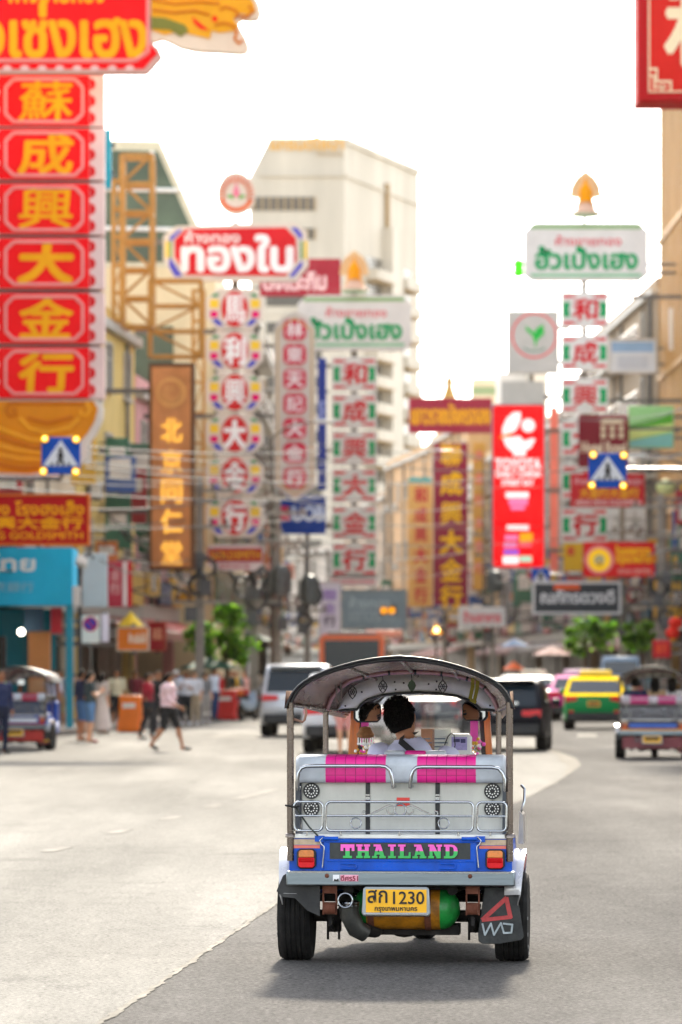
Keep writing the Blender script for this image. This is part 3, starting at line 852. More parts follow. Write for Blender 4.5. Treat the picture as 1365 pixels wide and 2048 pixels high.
    # tail lights
    for px0, px1 in ((594, 633), (972, 1011)):
        m = MB(); a, b = Lx(px0, yb), Lx(px1, yb); z0, z1 = Lz(1738, yb), Lz(1698, yb)
        m.prism(octa(b - a, z1 - z0, .018, (a + b) / 2, (z0 + z1) / 2), yb - .025, yb, BLACK)
        t = m.build('taillight', root, bevel=.006)
        zm = z0 + (z1 - z0) * .58
        m = MB(); m.prism([(a + .012, zm), (b - .012, zm), (b - .012, z1 - .016), (b - .022, z1 - .007), (a + .022, z1 - .007), (a + .012, z1 - .016)], yb - .036, yb - .022, AMBER); m.build('amber_lens', t, bevel=.005)
        m = MB()
        m.prism([(a + .022, z0 + .007), (b - .022, z0 + .007), (b - .01, z0 + .018), (b - .01, zm - .002), (a + .01, zm - .002), (a + .01, z0 + .018)], yb - .034, yb - .022, REDL)
        m.prism([(a + .014, zm - .028), (b - .014, zm - .028), (b - .014, zm - .006), (a + .014, zm - .006)], yb - .04, yb - .03, mat('red_lens_lit', '#ff1420', .2, 0, 0, emit=.06))
        m.build('red_lens', t, bevel=.004)
    # bumper
    yq = -.47
    m = MB()
    a, b, z0, z1 = Lx(572, yq), Lx(1031, yq), Lz(1772, yq), Lz(1743, yq)
    m.prism([(a, z0), (b, z0), (b, z1), (a, z1)], yq, yq + .11, GALV)
    bp = m.build('bumper', root, bevel=.008)
    m = MB()
    m.box(((a + b) / 2, yq - .0025, z1 - .005), (b - a - .03, .004, .009), CHR); m.build('bumper_lip', bp)
    for px in (654, 941):
        m = MB(); m.ball((Lx(px, yq), yq - .001, Lz(1752, yq)), (.013, .009, .013), RUST); m.build('bolt', bp)
    if hero:
        m = MB()
        m.rect(Lx(666, yq), Lz(1763, yq), Lx(679, yq), Lz(1750, yq), yq - .003, mat('sticker_white', '#e8e8e8', .4, 0, 0))
        m.flat([L(667, 1763, yq - .004), L(678, 1763, yq - .004), L(675, 1756, yq - .004), L(670, 1759, yq - .004)] and [(Lx(667, yq), Lz(1763, yq)), (Lx(678.5, yq), Lz(1763, yq)), (Lx(677, yq), Lz(1757, yq)), (Lx(673, yq), Lz(1760, yq)), (Lx(669, yq), Lz(1758, yq))], yq - .004, INK)
        m.rect(Lx(681, yq), Lz(1763, yq), Lx(717, yq), Lz(1750, yq), yq - .003, mat('sticker_pink', '#f2a9bd', .4, 0, .1))
        lettering(m, 'ดีศร51', Lx(682, yq), Lz(1762, yq), Lx(716, yq), Lz(1751, yq), yq - .004, mat('sticker_maroon', '#8d1f3c', .5, 0, 0), .04)
        m.build('sticker', bp)
    # licence plate
    yp = -.50
    m = MB(); a, b, z0, z1 = Lx(723, yp), Lx(862, yp), Lz(1833, yp), Lz(1774, yp)
    m.prism([(a, z0 + .02), (a + .012, z0), (b - .012, z0), (b, z0 + .02), (b - .01, z1 - .01), (b - .025, z1), (a + .025, z1), (a + .01, z1 - .01)], yp, yp + .025, mat('plate_frame', '#9ba1a4', .35, .8, .15))
    m.box(((a + b) / 2, yp - .008, z0 + .012), (b - a - .03, .02, .018), CHR)
    pl = m.build('licence_plate', root, bevel=.005)
    m = MB(); m.rect(Lx(732, yp), Lz(1825, yp), Lx(854, yp), Lz(1779, yp), yp - .004, PLATEY); m.build('plate_face', pl)
    m = MB(); y = yp - .006
    if hero:
        lettering(m, 'สก', Lx(736, yp), Lz(1806, yp), Lx(775, yp), Lz(1780, yp), y, INK, .018)
        lettering(m, '1230', Lx(787, yp), Lz(1808, yp), Lx(849, yp), Lz(1783, yp), y, INK, .016)
        lettering(m, 'กรุงเทพมหานคร', Lx(750, yp), Lz(1825, yp), Lx(835, yp), Lz(1814, yp), y, INK, .02)
    else:
        m.rect(Lx(745, yp), Lz(1806, yp), Lx(840, yp), Lz(1786, yp), y, INK)
    m.build('lettering', pl)
    # passenger seat: shell, cushion roll, straps, speaker grilles
    ys = -.27
    m = MB()
    a, b, z0, z1 = Lx(602, ys), Lx(1011, ys), .735, Lz(1562, ys)
    m.loft([[(a, ys, z0), (b, ys, z0), (b, ys, z1), (a, ys, z1)], [(a, ys + .05, z0), (b, ys + .05, z0), (b, ys + .05, z1), (a, ys + .05, z1)]], PN)
    sh = m.build('seat_shell', root, bevel=.01)
    for px in (736, 876):
        m = MB(); m.prism([(Lx(px - 4.5, ys), z0), (Lx(px + 4.5, ys), z0), (Lx(px + 4.5, ys), z1), (Lx(px - 4.5, ys), z1)], ys - .006, ys, BLACK)
        m.box((Lx(px, ys), ys - .008, Lz(1597, ys)), (.025, .008, .02), CHR); m.box((Lx(px, ys), ys - .008, Lz(1590, ys)), (.025, .006, .008), CHR)
        m.build('strap', sh)
    for px in (623, 986):
        for py in (1582, 1617):
            m = MB(); x, z = Lx(px, ys), Lz(py, ys)
            m.disc(x, z, .048, ys - .014, BLACK, 24, t=.014)
            for rr, k in ((.034, 14), (.018, 8)):
                for i in range(k):
                    an = 2 * math.pi * i / k
                    m.disc(x + rr * math.cos(an), z + rr * math.sin(an), .0045, ys - .0155, VISOR, 8)
            m.build('speaker_grille', sh)
    if hero:
        m = MB(); m.rect(Lx(794, ys), Lz(1612, ys), Lx(820, ys), Lz(1595, ys), ys - .004, mat('sticker_red', '#d63a2f', .4, 0, .1)); m.build('sticker', sh)
    m = MB()
    a, b = Lx(594, yb), Lx(606, yb)
    for s in (-1, 1):  # dark strips stand in for the shade in the gaps beside the shell
        m.prism([(s * .60 - .014, .735), (s * .60 + .014, .735), (s * .60 + .014, z1), (s * .60 - .014, z1)], ys - .02, ys + .06, mat('dark_gap_strip', '#4a4f55', .4, .3, .2))
    m.build('seat_post', root, fixn=True)
    yc = -.24
    z0, z1 = Lz(1566, yc - .1), Lz(1513, yc - .06)
    prof = []
    for cy, cz, a0 in ((yc + .05, z0 + .03, 270), (yc + .04, z1 - .045, 0), (yc - .05, z1 - .055, 90), (yc - .07, z0 + .03, 180)):
        rr = .055 if a0 in (90, 0) else .03
        prof += [(cy + rr * math.cos(R(a0 + 90 * i / 5)) * 1, cz + rr * math.sin(R(a0 + 90 * i / 5))) for i in range(6)]
    m = MB()
    cuts = [(594, 'a'), (600, 'a'), (653, 'b'), (775, 'a'), (836, 'b'), (955, 'a'), (1008, 'a'), (1013, None)]
    cen = (sum(p[0] for p in prof) / len(prof), sum(p[1] for p in prof) / len(prof))
    def ring(x, k): return [(x, cen[0] + (p[0] - cen[0]) * k, cen[1] + (p[1] - cen[1]) * k) for p in prof]
    for i in range(len(cuts) - 1):
        xa, xb = Lx(cuts[i][0], yc), Lx(cuts[i + 1][0], yc)
        ka = .86 if i == 0 else 1.; kb = .86 if i == len(cuts) - 2 else 1.
        m.loft([ring(xa, ka), ring(xb, kb)], SA if cuts[i][1] == 'a' else SB)
        if cuts[i][1] == 'b':
            for k in range(7):
                xx = xa + (xb - xa) * k / 6
                m.loft([ring(xx - .0022, 1.006), ring(xx + .0022, 1.006)], SBD if 0 < k < 6 else SA)
            for zz in (.36, .78):
                m.box(((xa + xb) / 2, yc - .1005 - .0, z0 + (z1 - z0) * zz - .01), (xb - xa, .003, .003), SBD)
    m.build('seat_cushion', root, 40, fixn=True)
    m = MB(); m.box((0, .12, .72), (1.14, .46, .14), SA); m.build('seat_base', root, bevel=.03)
    # grab rails and luggage rails
    yr = -.43
    for pts in ([(595, 1578), (595, 1560), (597, 1545), (603, 1536), (613, 1532.5), (640, 1532), (760, 1532), (772, 1533.5), (780, 1540), (784, 1552), (787, 1574)],
                [(821, 1574), (823, 1552), (827, 1541), (834, 1535), (845, 1534), (985, 1534.5), (998, 1537), (1006, 1546), (1010, 1558), (1011, 1580)]):
        m = MB(); q = [L(px, py, yr) for px, py in pts]
        q = [(q[0][0], ys, q[0][2])] + q + [(q[-1][0], ys + .02, q[-1][2])]
        m.tube(q, .011, CHR, 10); m.build('grab_rail', root, 60)
    for a, b, op in ((588, 645, 'l'), (652, 947, ''), (955, 1014, 'r')):
        m = MB(); xa, xb, z0, z1, zm = Lx(a, yr), Lx(b, yr), Lz(1662, yr), Lz(1604, yr), Lz(1632, yr)
        m.tube(rail_loop(xa, xb, z0, z1, yr, .028), .0075, CHR, 8, closed=True)
        m.tube([(xa, yr, zm), (xb, yr, zm)], .006, CHR, 8)
        for f in ((.1, .5, .9) if op == '' else ((.45,))):
            xx = xa + (xb - xa) * f; m.tube([(xx, yr, z0), (xx, yr, zt + .005)], .006, CHR, 8)
        if op:   # clamp to the pole
            xp = -.63 if op == 'l' else .635
            for z in (z1 - .02, zm, z0): m.tube([((xa if op == 'l' else xb), yr, z), (xp, yr + .03, z)], .006, CHR, 6)
        if op == '':
            def circ(px, py, r, a0=0, a1=360, n=18): return [(x, yr, z) for x, z in arc_pts(Lx(px, yr), Lz(py, yr), r, a0, a1, n)]
            for px in (712, 888): m.tube(circ(px, 1646.5, .031), .0045, CHR, 6)
            m.tube(circ(801, 1619.5, .034), .0048, CHR, 6)
            for s in (-1, 1):
                def q(px, py): return (Lx(801 + s * (px - 801), yr), yr, Lz(py, yr))
                sc_ = [q(731, 1622), (q(727, 1623)), q(725.5, 1626), q(727, 1630), q(732, 1631), q(740, 1629), (q(756, 1622)), q(771, 1614), q(779, 1611)]
                sc_ += [(Lx(801 + s * (783 - 801), yr) - s * 0 + .024 * -s * math.cos(R(an)) * -1, yr, Lz(1620, yr) + .024 * math.sin(R(an))) for an in range(100, -230, -30)]
                m.tube(sc_, .0048, CHR, 6)
        m.build('luggage_rail', root, 60)
    # poles, roof bows and roof
    ra = arch_rear(-.42); ia = arch_inner(.75)
    for s in (-1, 1):
        m = MB(); x = s * .632
        m.tube([(x, -.40, .60), (x, -.41, 1.1), (x, -.42, ra[0][2])], .0205, STEEL, 14)
        m.lathe([(.03, .735), (.03, .755), (.022, .76)], STEEL, (x, -.4, 0)); m.build('roof_pole', root, 60)
        m = MB(); x2 = s * .522
        m.tube([(x2, .75, .4), (x2, .75, ia[0][2])], .017, STEEL, 12); m.build('roof_pole', root, 60)
        m = MB(); m.tube([(x, -.42, ra[0][2] - .01), (x2, .75, ia[0][2]), (s * .46, 1.75, ia[0][2] - .02)], .014, STEEL, 10); m.build('side_rail', root, 60)
    m = MB(); m.tube(resample(ra, 32), .013, BLACK, 10); m.build('rear_roof_bow', root, 60)
    m = MB(); m.tube(resample(ia, 32), .013, PINKPIPE, 10)
    for t in (4, 8, 12, 16, 20, 24, 27):
        p = Vector(resample(ia, 32)[t]); m.ball(p, .0155, BLACK, 8, 6)
    m.build('roof_bow', root, 60)
    fa = arch_inner(1.85, .88, -.05)
    def off(pts, d, y=None, dn=0.):
        c = Vector((0, 0, 1.35)); out = []
        for p in pts:
            v = Vector(p); n = Vector((v.x, 0, v.z - c.z)).normalized() * d
            w = v + n; out.append((w.x, v.y if y is None else y, w.z - dn))
        return out
    N = 33
    def skirt(a, drop):  # carry the canvas a little below the bow's feet
        a = [(a[0][0] * 1.02, a[0][1], a[0][2] - drop)] + list(a) + [(a[-1][0] * 1.02, a[-1][1], a[-1][2] - drop)]
        return resample(a, N)
    def mid(a, b, f): return [tuple(Vector(p).lerp(Vector(q), f)) for p, q in zip(a, b)]
    RA, IA, FA = resample(ra, N), resample(ia, N), resample(fa, N)
    m = MB()
    inner = []
    for k in range(9):
        f = k / 8; a = mid(RA, IA, f)
        sag = .014 * math.sin(f * math.pi)
        inner.append([(p[0], p[1], p[2] - sag * .4) for p in off([(p[0] + .0035 * math.sin(i * 1.9 + f * 7), p[1], p[2] + .005 * math.sin(i * 2.3 + f * 9) * math.sin(f * math.pi)) for i, p in enumerate(a)], .011)])
    m.loft(inner, ROOFIN, closed=False, caps=False)
    m.loft([off(mid(IA, FA, k / 4), .016) for k in range(5)], ROOFIN, closed=False, caps=False)
    m.build('roof_lining', root, 60)
    m = MB()
    out = [skirt(off(RA, .014, -.45), .03), skirt(off(RA, .022, -.44), .03), skirt(off(mid(RA, IA, .35), .040), .02), skirt(off(mid(RA, IA, .7), .047), .02), skirt(off(IA, .045), .02), skirt(off(mid(IA, FA, .5), .045), .02), skirt(off(FA, .03, 1.98), .02)]
    m.loft(out, RO, closed=False, caps=False)
    rf = m.build('roof', root, 60)
    m = MB()
    e = skirt(off(RA, .015, -.452), .035)
    m.tube(e, .0065, BLACK, 8)
    mm = mat('roof_edge_maroon', '#5e2a28', .45, 0, .2)
    for s in (0, -1):
        p = e[s]; sg = 1 if p[0] > 0 else -1
        m.add([(p[0] - sg * .002, -.45, p[2] + .10), (p[0] + sg * .008, -.46, p[2] - .004), (p[0] - sg * .03, .2, p[2] + .0), (p[0] - sg * .045, .2, p[2] + .09)], [(0, 1, 2, 3)], mm)
    m.build('roof_edge', rf, 60)
    for i, j in ((9, 9), (16, 16), (23, 23)):
        m = MB(); m.tube([Vector(RA[i]), Vector(IA[j]), Vector(FA[j])], .011, STEEL, 8); m.build('roof_stringer', root, 60)
    if not hero:
        m = MB(); m.box((0, .5, .78), (.5, .1, .5), SB); m.build('driver_seat', root, bevel=.03)
    # visor sheet under the front bow
    yv = 1.3
    up = [(x, z) for x, y, z in [((p[0]), yv, p[2] - .0) for p in arch_inner(yv, .97, -.004)]]
    lowpx = [(990, 1421), (955, 1419), (945, 1410), (930, 1400), (905, 1392), (870, 1387), (830, 1385), (790, 1387), (755, 1391), (728, 1399), (714, 1409), (706, 1419), (665, 1421)]
    low = [(Lx(px, yv), Lz(py, yv)) for px, py in lowpx]
    lowc = (low[0][0] + low[-1][0]) / 2
    low = [(x - lowc, z) for x, z in low]
    m = MB(); U = up; n = 40
    Ur = resample([(x, 0, z) for x, z in U], n); Lr = resample([(x, 0, z) for x, z in reversed(low)], n)
    fr = [[(a[0], yv + .03 * k, a[2] + .0) if k == 0 else (a[0], yv + .012, a[2]) for a in Ur] for k in (0,)]
    rows = [[(a[0] + (b[0] - a[0]) * f, yv - .03 * math.sin(f * math.pi), a[2] + (b[2] - a[2]) * f) for a, b in zip(Ur, Lr)] for f in (0, .25, .5, .75, 1)]
    back = [[(x, y + .012, z) for x, y, z in r] for r in rows]
    m.loft(rows, VISOR, closed=False, caps=False); m.loft(back, VISOR, closed=False, caps=False)
    vs = m.build('visor', root, 60)
    m = MB()
    for px, py in ((665, 1411), (683, 1412), (973, 1411), (985, 1411), (782, 1364), (784, 1379), (866, 1363), (865, 1379), (870, 1386), (716, 1384), (800, 1366), (850, 1368)):
        x, _, z = L(px, py, yv); m.ball((x - lowc, yv - .03, z), .006, BLACK, 8, 6)
    m.build('rivet', vs)
    m = MB()
    m.tube([(x, yv - .012, z) for x, z in low], .009, BLACK, 6); m.build('visor_edge', vs, 60)
    for px, py in ((705, 1384), (766, 1373), (824, 1371), (886, 1373)):
        m = MB(); yy = 1.18; x, _, z = L(px, py, yy)
        leaf = [(x, z - .042), (x + .016, z - .024), (x + .026, z), (x + .018, z + .02), (x + .004, z + .034), (x, z + .045), (x - .004, z + .034), (x - .018, z + .02), (x - .026, z), (x - .016, z - .024)]
        solid = px == 824
        if solid: m.prism(leaf, yy, yy + .004, mat('medallion_green', '#2c3b2a', .3, .5, .2))
        else:
            mk = mat('medallion_dark', '#3b3a36', .3, .7, .2)
            m.tube([(a, yy, b) for a, b in leaf], .0035, mk, 6, closed=True)
            for k in range(6):
                an = k * math.pi / 3; m.tube([(x, yy, z), (x + .024 * math.cos(an), yy, z + .026 * math.sin(an))], .0025, mk, 5)
            m.tube([(p, yy, q) for p, q in arc_pts(x, z, .014, 0, 360, 12)], .0025, mk, 5)
        m.tube([(x, yy, z + .045), (x, yy - .1, z + .1)], .0025, BLACK, 5)
        m.build('medallion', root)
    # straps and hook
    m = MB(); yy = .6
    for a, b in (((947, 1347), (941, 1398)), ((957, 1352), (949, 1404))):
        p, q = Vector(L(*a, yy)), Vector(L(*b, yy))
        mid_ = p.lerp(q, .5) + Vector((.006, 0, 0))
        m.loft([[(c.x - .011, yy, c.z), (c.x + .011, yy, c.z), (c.x + .011, yy + .004, c.z), (c.x - .011, yy + .004, c.z)] for c in (p, mid_, q)], YSTRAP)
    p = Vector(L(948, 1402, yy)); m.box((p.x - .002, yy, p.z), (.04, .006, .02), YSTRAP, ry=.5)
    m.build('hand_strap', root)
    m = MB(); m.tube([L(676, 1352, .6), L(672.5, 1370, .6), L(673, 1395, .6), L(677, 1406, .6), L(682, 1400, .6), L(683, 1380, .6), L(680, 1358, .6)], .006, mat('cord_grey', '#8a8078', .7), 6); m.build('hand_strap', root, 60)
    m = MB(); m.tube([L(611, 1416, -.38), L(612.5, 1425, -.38), L(609, 1440, -.38), L(605, 1444, -.38), L(587, 1438, -.38)], .0075, mat('hook_brown', '#8f6b58', .35, .4), 8); m.build('side_hook', root, 60)
    # windscreen frame, glass, mirrors
    yw = 1.93
    for s, pw, pd in ((-1, (700, 719), (719, 727)), (1, (970, 983), (961, 970))):
        m = MB()
        zt_, zb_ = Lz(1400, yw), 1.02
        lo = [(Lx(pw[0], yw), zb_ ), (Lx(pw[1], yw), zb_)]
        for (a, b), mm in ((pw, WOODO), (pd, BLACK)):
            xa, xb = Lx(a, yw), Lx(b, yw); sl = -s * .012
            m.prism([(xa - sl * 1.5, zb_), (xb - sl * 1.5, zb_), (xb + sl, zt_), (xa + sl, zt_)], yw - (.03 if mm is WOODO else .02), yw + .03, mm)
        m.build('windscreen_pillar', root, bevel=.004)
    m = MB(); m.prism([(-.42, 1.05), (.42, 1.05), (.40, 1.56), (-.40, 1.56)], yw + .0, yw + .006, GLASS); m.build('windscreen', root)
    m = MB(); m.tube([(x * .98, yw, z + .01) for x, z in low[1:-1]], .014, BLACK, 8); m.build('windscreen_header', root, 60)
    for px0, py0, px1, py1, tilt in ((708, 1404, 763, 1445, .205), (923, 1402, 976, 1442, -.275)):
        m = MB(); yy = 1.5
        a, b = L(px0, py1, yy), L(px1, py0, yy); w, h = b[0] - a[0], b[2] - a[2]; c = ((a[0] + b[0]) / 2, yy, (a[2] + b[2]) / 2)
        m.M = Matrix.Translation(c) @ Matrix.Rotation(tilt, 4, 'Z')
        m.prism(octa(w, h, .022), 0, .03, BLACK); o = m.build('mirror', root, bevel=.006)
        m.v, m.f, m.m, m.mats = [], [], [], []
        m.flat(octa(w - .02, h - .02, .018), -.002, MIRR); m.build('mirror_glass', o, 0)
        m = MB(); m.tube([(c[0], yy + .02, c[2] + .03), (c[0] * .8, 1.65, c[2] + .07), (c[0] * .7, yw - .1, c[2] + .12)], .009, BLACK, 6); m.build('mirror_arm', o, 60)
    # driver's controls
    m = MB(); yy = 1.45
    m.tube([(-.34, yy - .12, 1.0), (-.26, yy, 1.03), (0, yy + .05, 1.0), (.26, yy, 1.03), (.34, yy - .12, 1.0)], .013, STEEL, 8)
    m.tube([(0, yy + .05, 1.0), (0, 2.0, .35)], .025, BLACK, 8)
    for s in (-1, 1): m.tube([(s * .36, yy - .15, .995), (s * .27, yy - .01, 1.03)], .018, BLACK, 8)
    m.build('handlebar', root, 60)
    m = MB(); m.box((0, 1.72, 1.09), (.82, .3, .10), BLACK); m.build('dashboard', root, bevel=.02)
    m = MB()
    m.box((.0, 1.0, .60), (.50, .40, .12), SA); m.build('driver_seat', root, bevel=.03)
    if hero:
        m = MB(); yd = .70; zt2 = Lz(1501, yd)
        xa, xb = Lx(770, yd), Lx(893, yd); x1_, x2_ = Lx(811, yd), Lx(853, yd)
        for p, q, mm in ((xa, x1_, SA), (x1_, x2_, SB), (x2_, xb, SA)): m.box(((p + q) / 2, yd, zt2 - .25), (q - p, .09, .5), mm)
        m.build('driver_backrest', root, bevel=.012)
    # wheels, fenders, flaps
    wheel(root, -.63, 0, .262, .19, -1); wheel(root, .632, 0, .262, .19, 1); wheel(root, 0, 2.02, .235, .13, 1)
    m = MB()
    for s in (-1, 1): m.tube([(s * .075, 2.02, .235), (s * .09, 1.98, .62)], .02, BLACKM, 8)
    m.build('front_fork', root)
    m = MB()
    m.loft([[(-.1, 2.02 + .27 * math.cos(R(a)), .235 + .27 * math.sin(R(a))), (0, 2.02 + .28 * math.cos(R(a)), .235 + .28 * math.sin(R(a))), (.1, 2.02 + .27 * math.cos(R(a)), .235 + .27 * math.sin(R(a)))] for a in range(20, 165, 12)], B, closed=False, caps=False)
    m.build('front_mudguard', root, 60)
    FEN = mat('fender_pearl_white', '#d7d6d6', .25, .25, .15, 6, coat=.4)
    for s in (-1, 1):
        m = MB(); rows = []
        for a in range(16, 165, 12):
            ca, sa = math.cos(R(a)), math.sin(R(a))
            yy = .0 - .38 * ca; zz = .30 + .345 * sa
            rows.append([(s * .60, yy, zz + .01), (s * .672, yy, zz + .012), (s * (.716 - .03 * (1 - sa)), yy, zz + .012), (s * (.712 - .045 * (1 - sa)), yy * .99, zz - .05)])
        m.loft(rows, FEN, closed=False, caps=False)
        fo = m.build('fender', root, 60)
        fo.modifiers.new('solid', 'SOLIDIFY').thickness = .006
        m = MB()
        m.loft([[(s * .712, -.24, .575), (s * .719, -.08, .645)], [(s * .709, -.26, .535), (s * .718, -.08, .605)]], mat('decal_red', '#b5343a', .4, 0, .2), closed=False, caps=False)
        m.build('decal', fo)
    m = MB()   # black rubber skirt behind the left wheel
    pts = [(553, 1783), (566, 1752), (576, 1746), (640, 1774), (640, 1833), (615, 1822), (590, 1797), (565, 1795)]
    m.prism([(Lx(px, -.36), Lz(py, -.36)) for px, py in reversed(pts)], -.37, -.355, mat('rubber_flap_dark', '#2c2c2c', .6, 0, .3, 10)); m.build('rubber_skirt', root, fixn=True)
    m = MB(); ym = -.33
    pts = [(970, 1774), (957, 1868), (958, 1882), (966, 1887), (1000, 1887), (1044, 1879), (1049, 1872), (1036, 1790), (1030, 1774)]
    m.prism([(Lx(px, ym), Lz(py, ym)) for px, py in pts], ym, ym + .012, mat('mud_flap_rubber', '#2a2b2a', .65, 0, .35, 12, .3))
    mf = m.build('mud_flap', root, fixn=True, bevel=.003)
    m = MB()
    def stroke(pp, w, mm, k=0):
        for i in range(len(pp) - 1):
            a, b = Vector((Lx(pp[i][0], ym), 0, Lz(pp[i][1], ym))), Vector((Lx(pp[i + 1][0], ym), 0, Lz(pp[i + 1][1], ym)))
            d = (b - a).normalized(); n = Vector((-d.z, 0, d.x)) * w; a -= d * w * .6; b += d * w * .6
            m.add([(p.x, ym - .003 - .0005 * (i + k), p.z) for p in (a - n, b - n, b + n, a + n)], [(0, 1, 2, 3)], mm)
    pr = mat('hand_paint_red', '#b53c3c', .6, 0, .3, 30); pw_ = mat('hand_paint_pale', '#9fa8aa', .6, 0, .4, 30)
    if hero:
        stroke([(967, 1838), (1013, 1796)], .0125, pr); stroke([(1014, 1796), (1022, 1833)], .0125, pr, 1); stroke([(1022, 1833), (967, 1839)], .011, pr, 2)
        stroke([(966, 1847), (971, 1869), (983, 1846), (989, 1869), (1003, 1845), (1009, 1865), (1024, 1864), (1026, 1848), (1008, 1846)], .0052, pw_, 4)
    else:
        stroke([(970, 1862), (990, 1850), (1010, 1862), (1036, 1852)], .012, PLATEY); stroke([(970, 1876), (1036, 1874)], .01, pr, 4)
    m.build('lettering', mf)
    if hero:
        mo = MB(); mo.prism([(Lx(963, .2), Lz(1790, .2)), (Lx(1034, .2), Lz(1790, .2)), (Lx(1034, .2), Lz(1700, .2)), (Lx(963, .2), Lz(1700, .2))], .3, .32, BLACKM); mo.build('wheel_housing', root, fixn=True)
    # exhaust, muffler, gas tank, axle and springs
    m = MB(); x, _, z = L(694, 1800, -.4)
    m.lathe([(.043, -.52), (.043, -.36), (.036, -.36), (.036, -.515)], CHR, (x, 0, z + .003), 'Y', 20, caps=False)
    m.lathe([(.037, -.40), (.01, -.39)], BLACKM, (x, 0, z + .003), 'Y', 20)
    m.tube([(x + .041 * math.cos(a), -.52, z + .003 + .041 * math.sin(a)) for a in [2 * math.pi * i / 24 for i in range(24)]], .0045, CHR, 6, closed=True)
    for zz in (.016, .034): m.tube([(x + .008 + .061 * math.cos(a), -.36 + .061 * math.sin(a), z - zz) for a in [2 * math.pi * i / 24 for i in range(24)]], .0045, CHR, 6, closed=True)
    ex = m.build('exhaust_pipe', root)
    m = MB()
    m.lathe([(.054, z - .035), (.060, z - .03), (.060, z - .012), (.05, z - .005)], STEEL, (x + .008, -.36, 0), 'Z', 20, caps=False)
    m.tube([(x + .008, -.36, z - .01), (x + .012, -.35, z - .09), (x + .05, -.33, z - .17), (x + .10, -.30, z - .20)], [.055, .058, .056, .05], mat('muffler_iron', '#50504c', .42, .6, .4, 10, .3), 16)
    m.tube([(x + .05, -.33, z - .17), (x + .15, -.2, z - .19), (x + .2, .4, z - .14)], .04, BLACKM, 10)
    m.build('muffler', root, 60)
    m = MB(); zc, yy = Lz(1817, -.2), -.18
    xs = [Lx(px, yy) for px in (708, 735, 882, 918)]; r = .122
    def cap(x0, x1): return [(r * math.cos(R(a)) if a < 90 else .004, x0 + (x1 - x0) * math.sin(R(a))) for a in range(0, 91, 15)]
    m.lathe(cap(xs[1], xs[0] - .0), GREENT, (0, yy, zc), 'X', 32)
    m.lathe([(r, xs[1]), (r, xs[2])], AMBERT, (0, yy, zc), 'X', 32)
    m.lathe(cap(xs[2], xs[3] + .01), GREENT, (0, yy, zc), 'X', 32)
    m.build('gas_tank', root, 40)
    for px in (744, 858): m = MB(); m.lathe([(r + .006, -.018), (r + .006, .018)], RUST, (Lx(px, yy), yy, zc), 'X', 28); m.build('tank_strap', root)
    m = MB(); m.tube([(-.55, 0, .262), (.55, 0, .262)], .035, BLACKM, 12); m.ball((0, 0, .25), (.13, .11, .115), BLACKM)
    m.box((.08, -.06, .19), (.5, .2, .06), BLACKM)
    m.build('rear_axle', root)
    for px0, px1 in ((647, 673), (934, 959)):
        m = MB(); xa, xb = Lx(px0, -.35), Lx(px1, -.35); xm = (xa + xb) / 2
        for x in (xa, xb): m.box((x, -.35, Lz(1800, -.35)), (.008, .05, .17), RUST)
        m.lathe([(.006, xa), (.036, xa + .005), (.036, xb - .005), (.006, xb)], RUST, (0, -.36, Lz(1817, -.36)), 'X', 14)
        m.box((xm, -.35, Lz(1779, -.35)), (xb - xa, .05, .045), RUST)
        for k in range(4): m.tube([(xm, -.34, .27 - .012 * k), (xm, 0, .215 - .014 * k), (xm, .5, .30)], .011, BLACKM, 6)
        m.box((xm, -.02, .235), (.075, .11, .13), BLACKM)
        for dx in (-.035, .03): m.tube([(xm + dx, -.06, .25), (xm + dx, -.06, .125)], .008, BLACKM, 6)
        m.build('leaf_spring', root)
    m = MB(); m.box((0, .6, .31), (.5, .7, .16), BLACKM); m.box((.08, .2, .235), (.36, .3, .1), BLACKM); m.build('engine', root, bevel=.02)
    if hero:
        m = MB(); m.tube([(-.60, yr, Lz(1612, yr)), (-.57, yr + .02, Lz(1632, yr)), (-.52, yr, Lz(1655, yr)), (-.47, yr - .01, Lz(1672, yr))], .0055, mat('cable_green_black', '#20281f', .6), 6)
        m.tube([(-.66, yr, Lz(1611, yr)), (-.6, yr - .01, Lz(1615, yr)), (-.58, yr, Lz(1612, yr))], .006, BLACK, 6)
        m.build('rear_cable', root, 60)
        m = MB(); xx = .675
        m.prism([(xx - .012, .68), (xx + .02, .68), (xx + .016, .85), (xx - .004, .87)], .1, .45, mat('side_panel_steel', '#a9a5a2', .3, .6, .2)); 
        m.tube([(xx + .0, .2, .86), (xx + .02, .2, .93), (xx + .02, .24, 1.0), (xx, .26, 1.02)], .008, CHR, 6)
        m.build('side_panel', root, fixn=True)
    return root

hero = build_tuktuk('blue and chrome tuk-tuk with pink and white seat, nearest in the road, driving away', (TX, TD, 0), -TH, '0350bc', 'e0705f', 'b6bcc2', 'de1f86', 'c6c6bb')

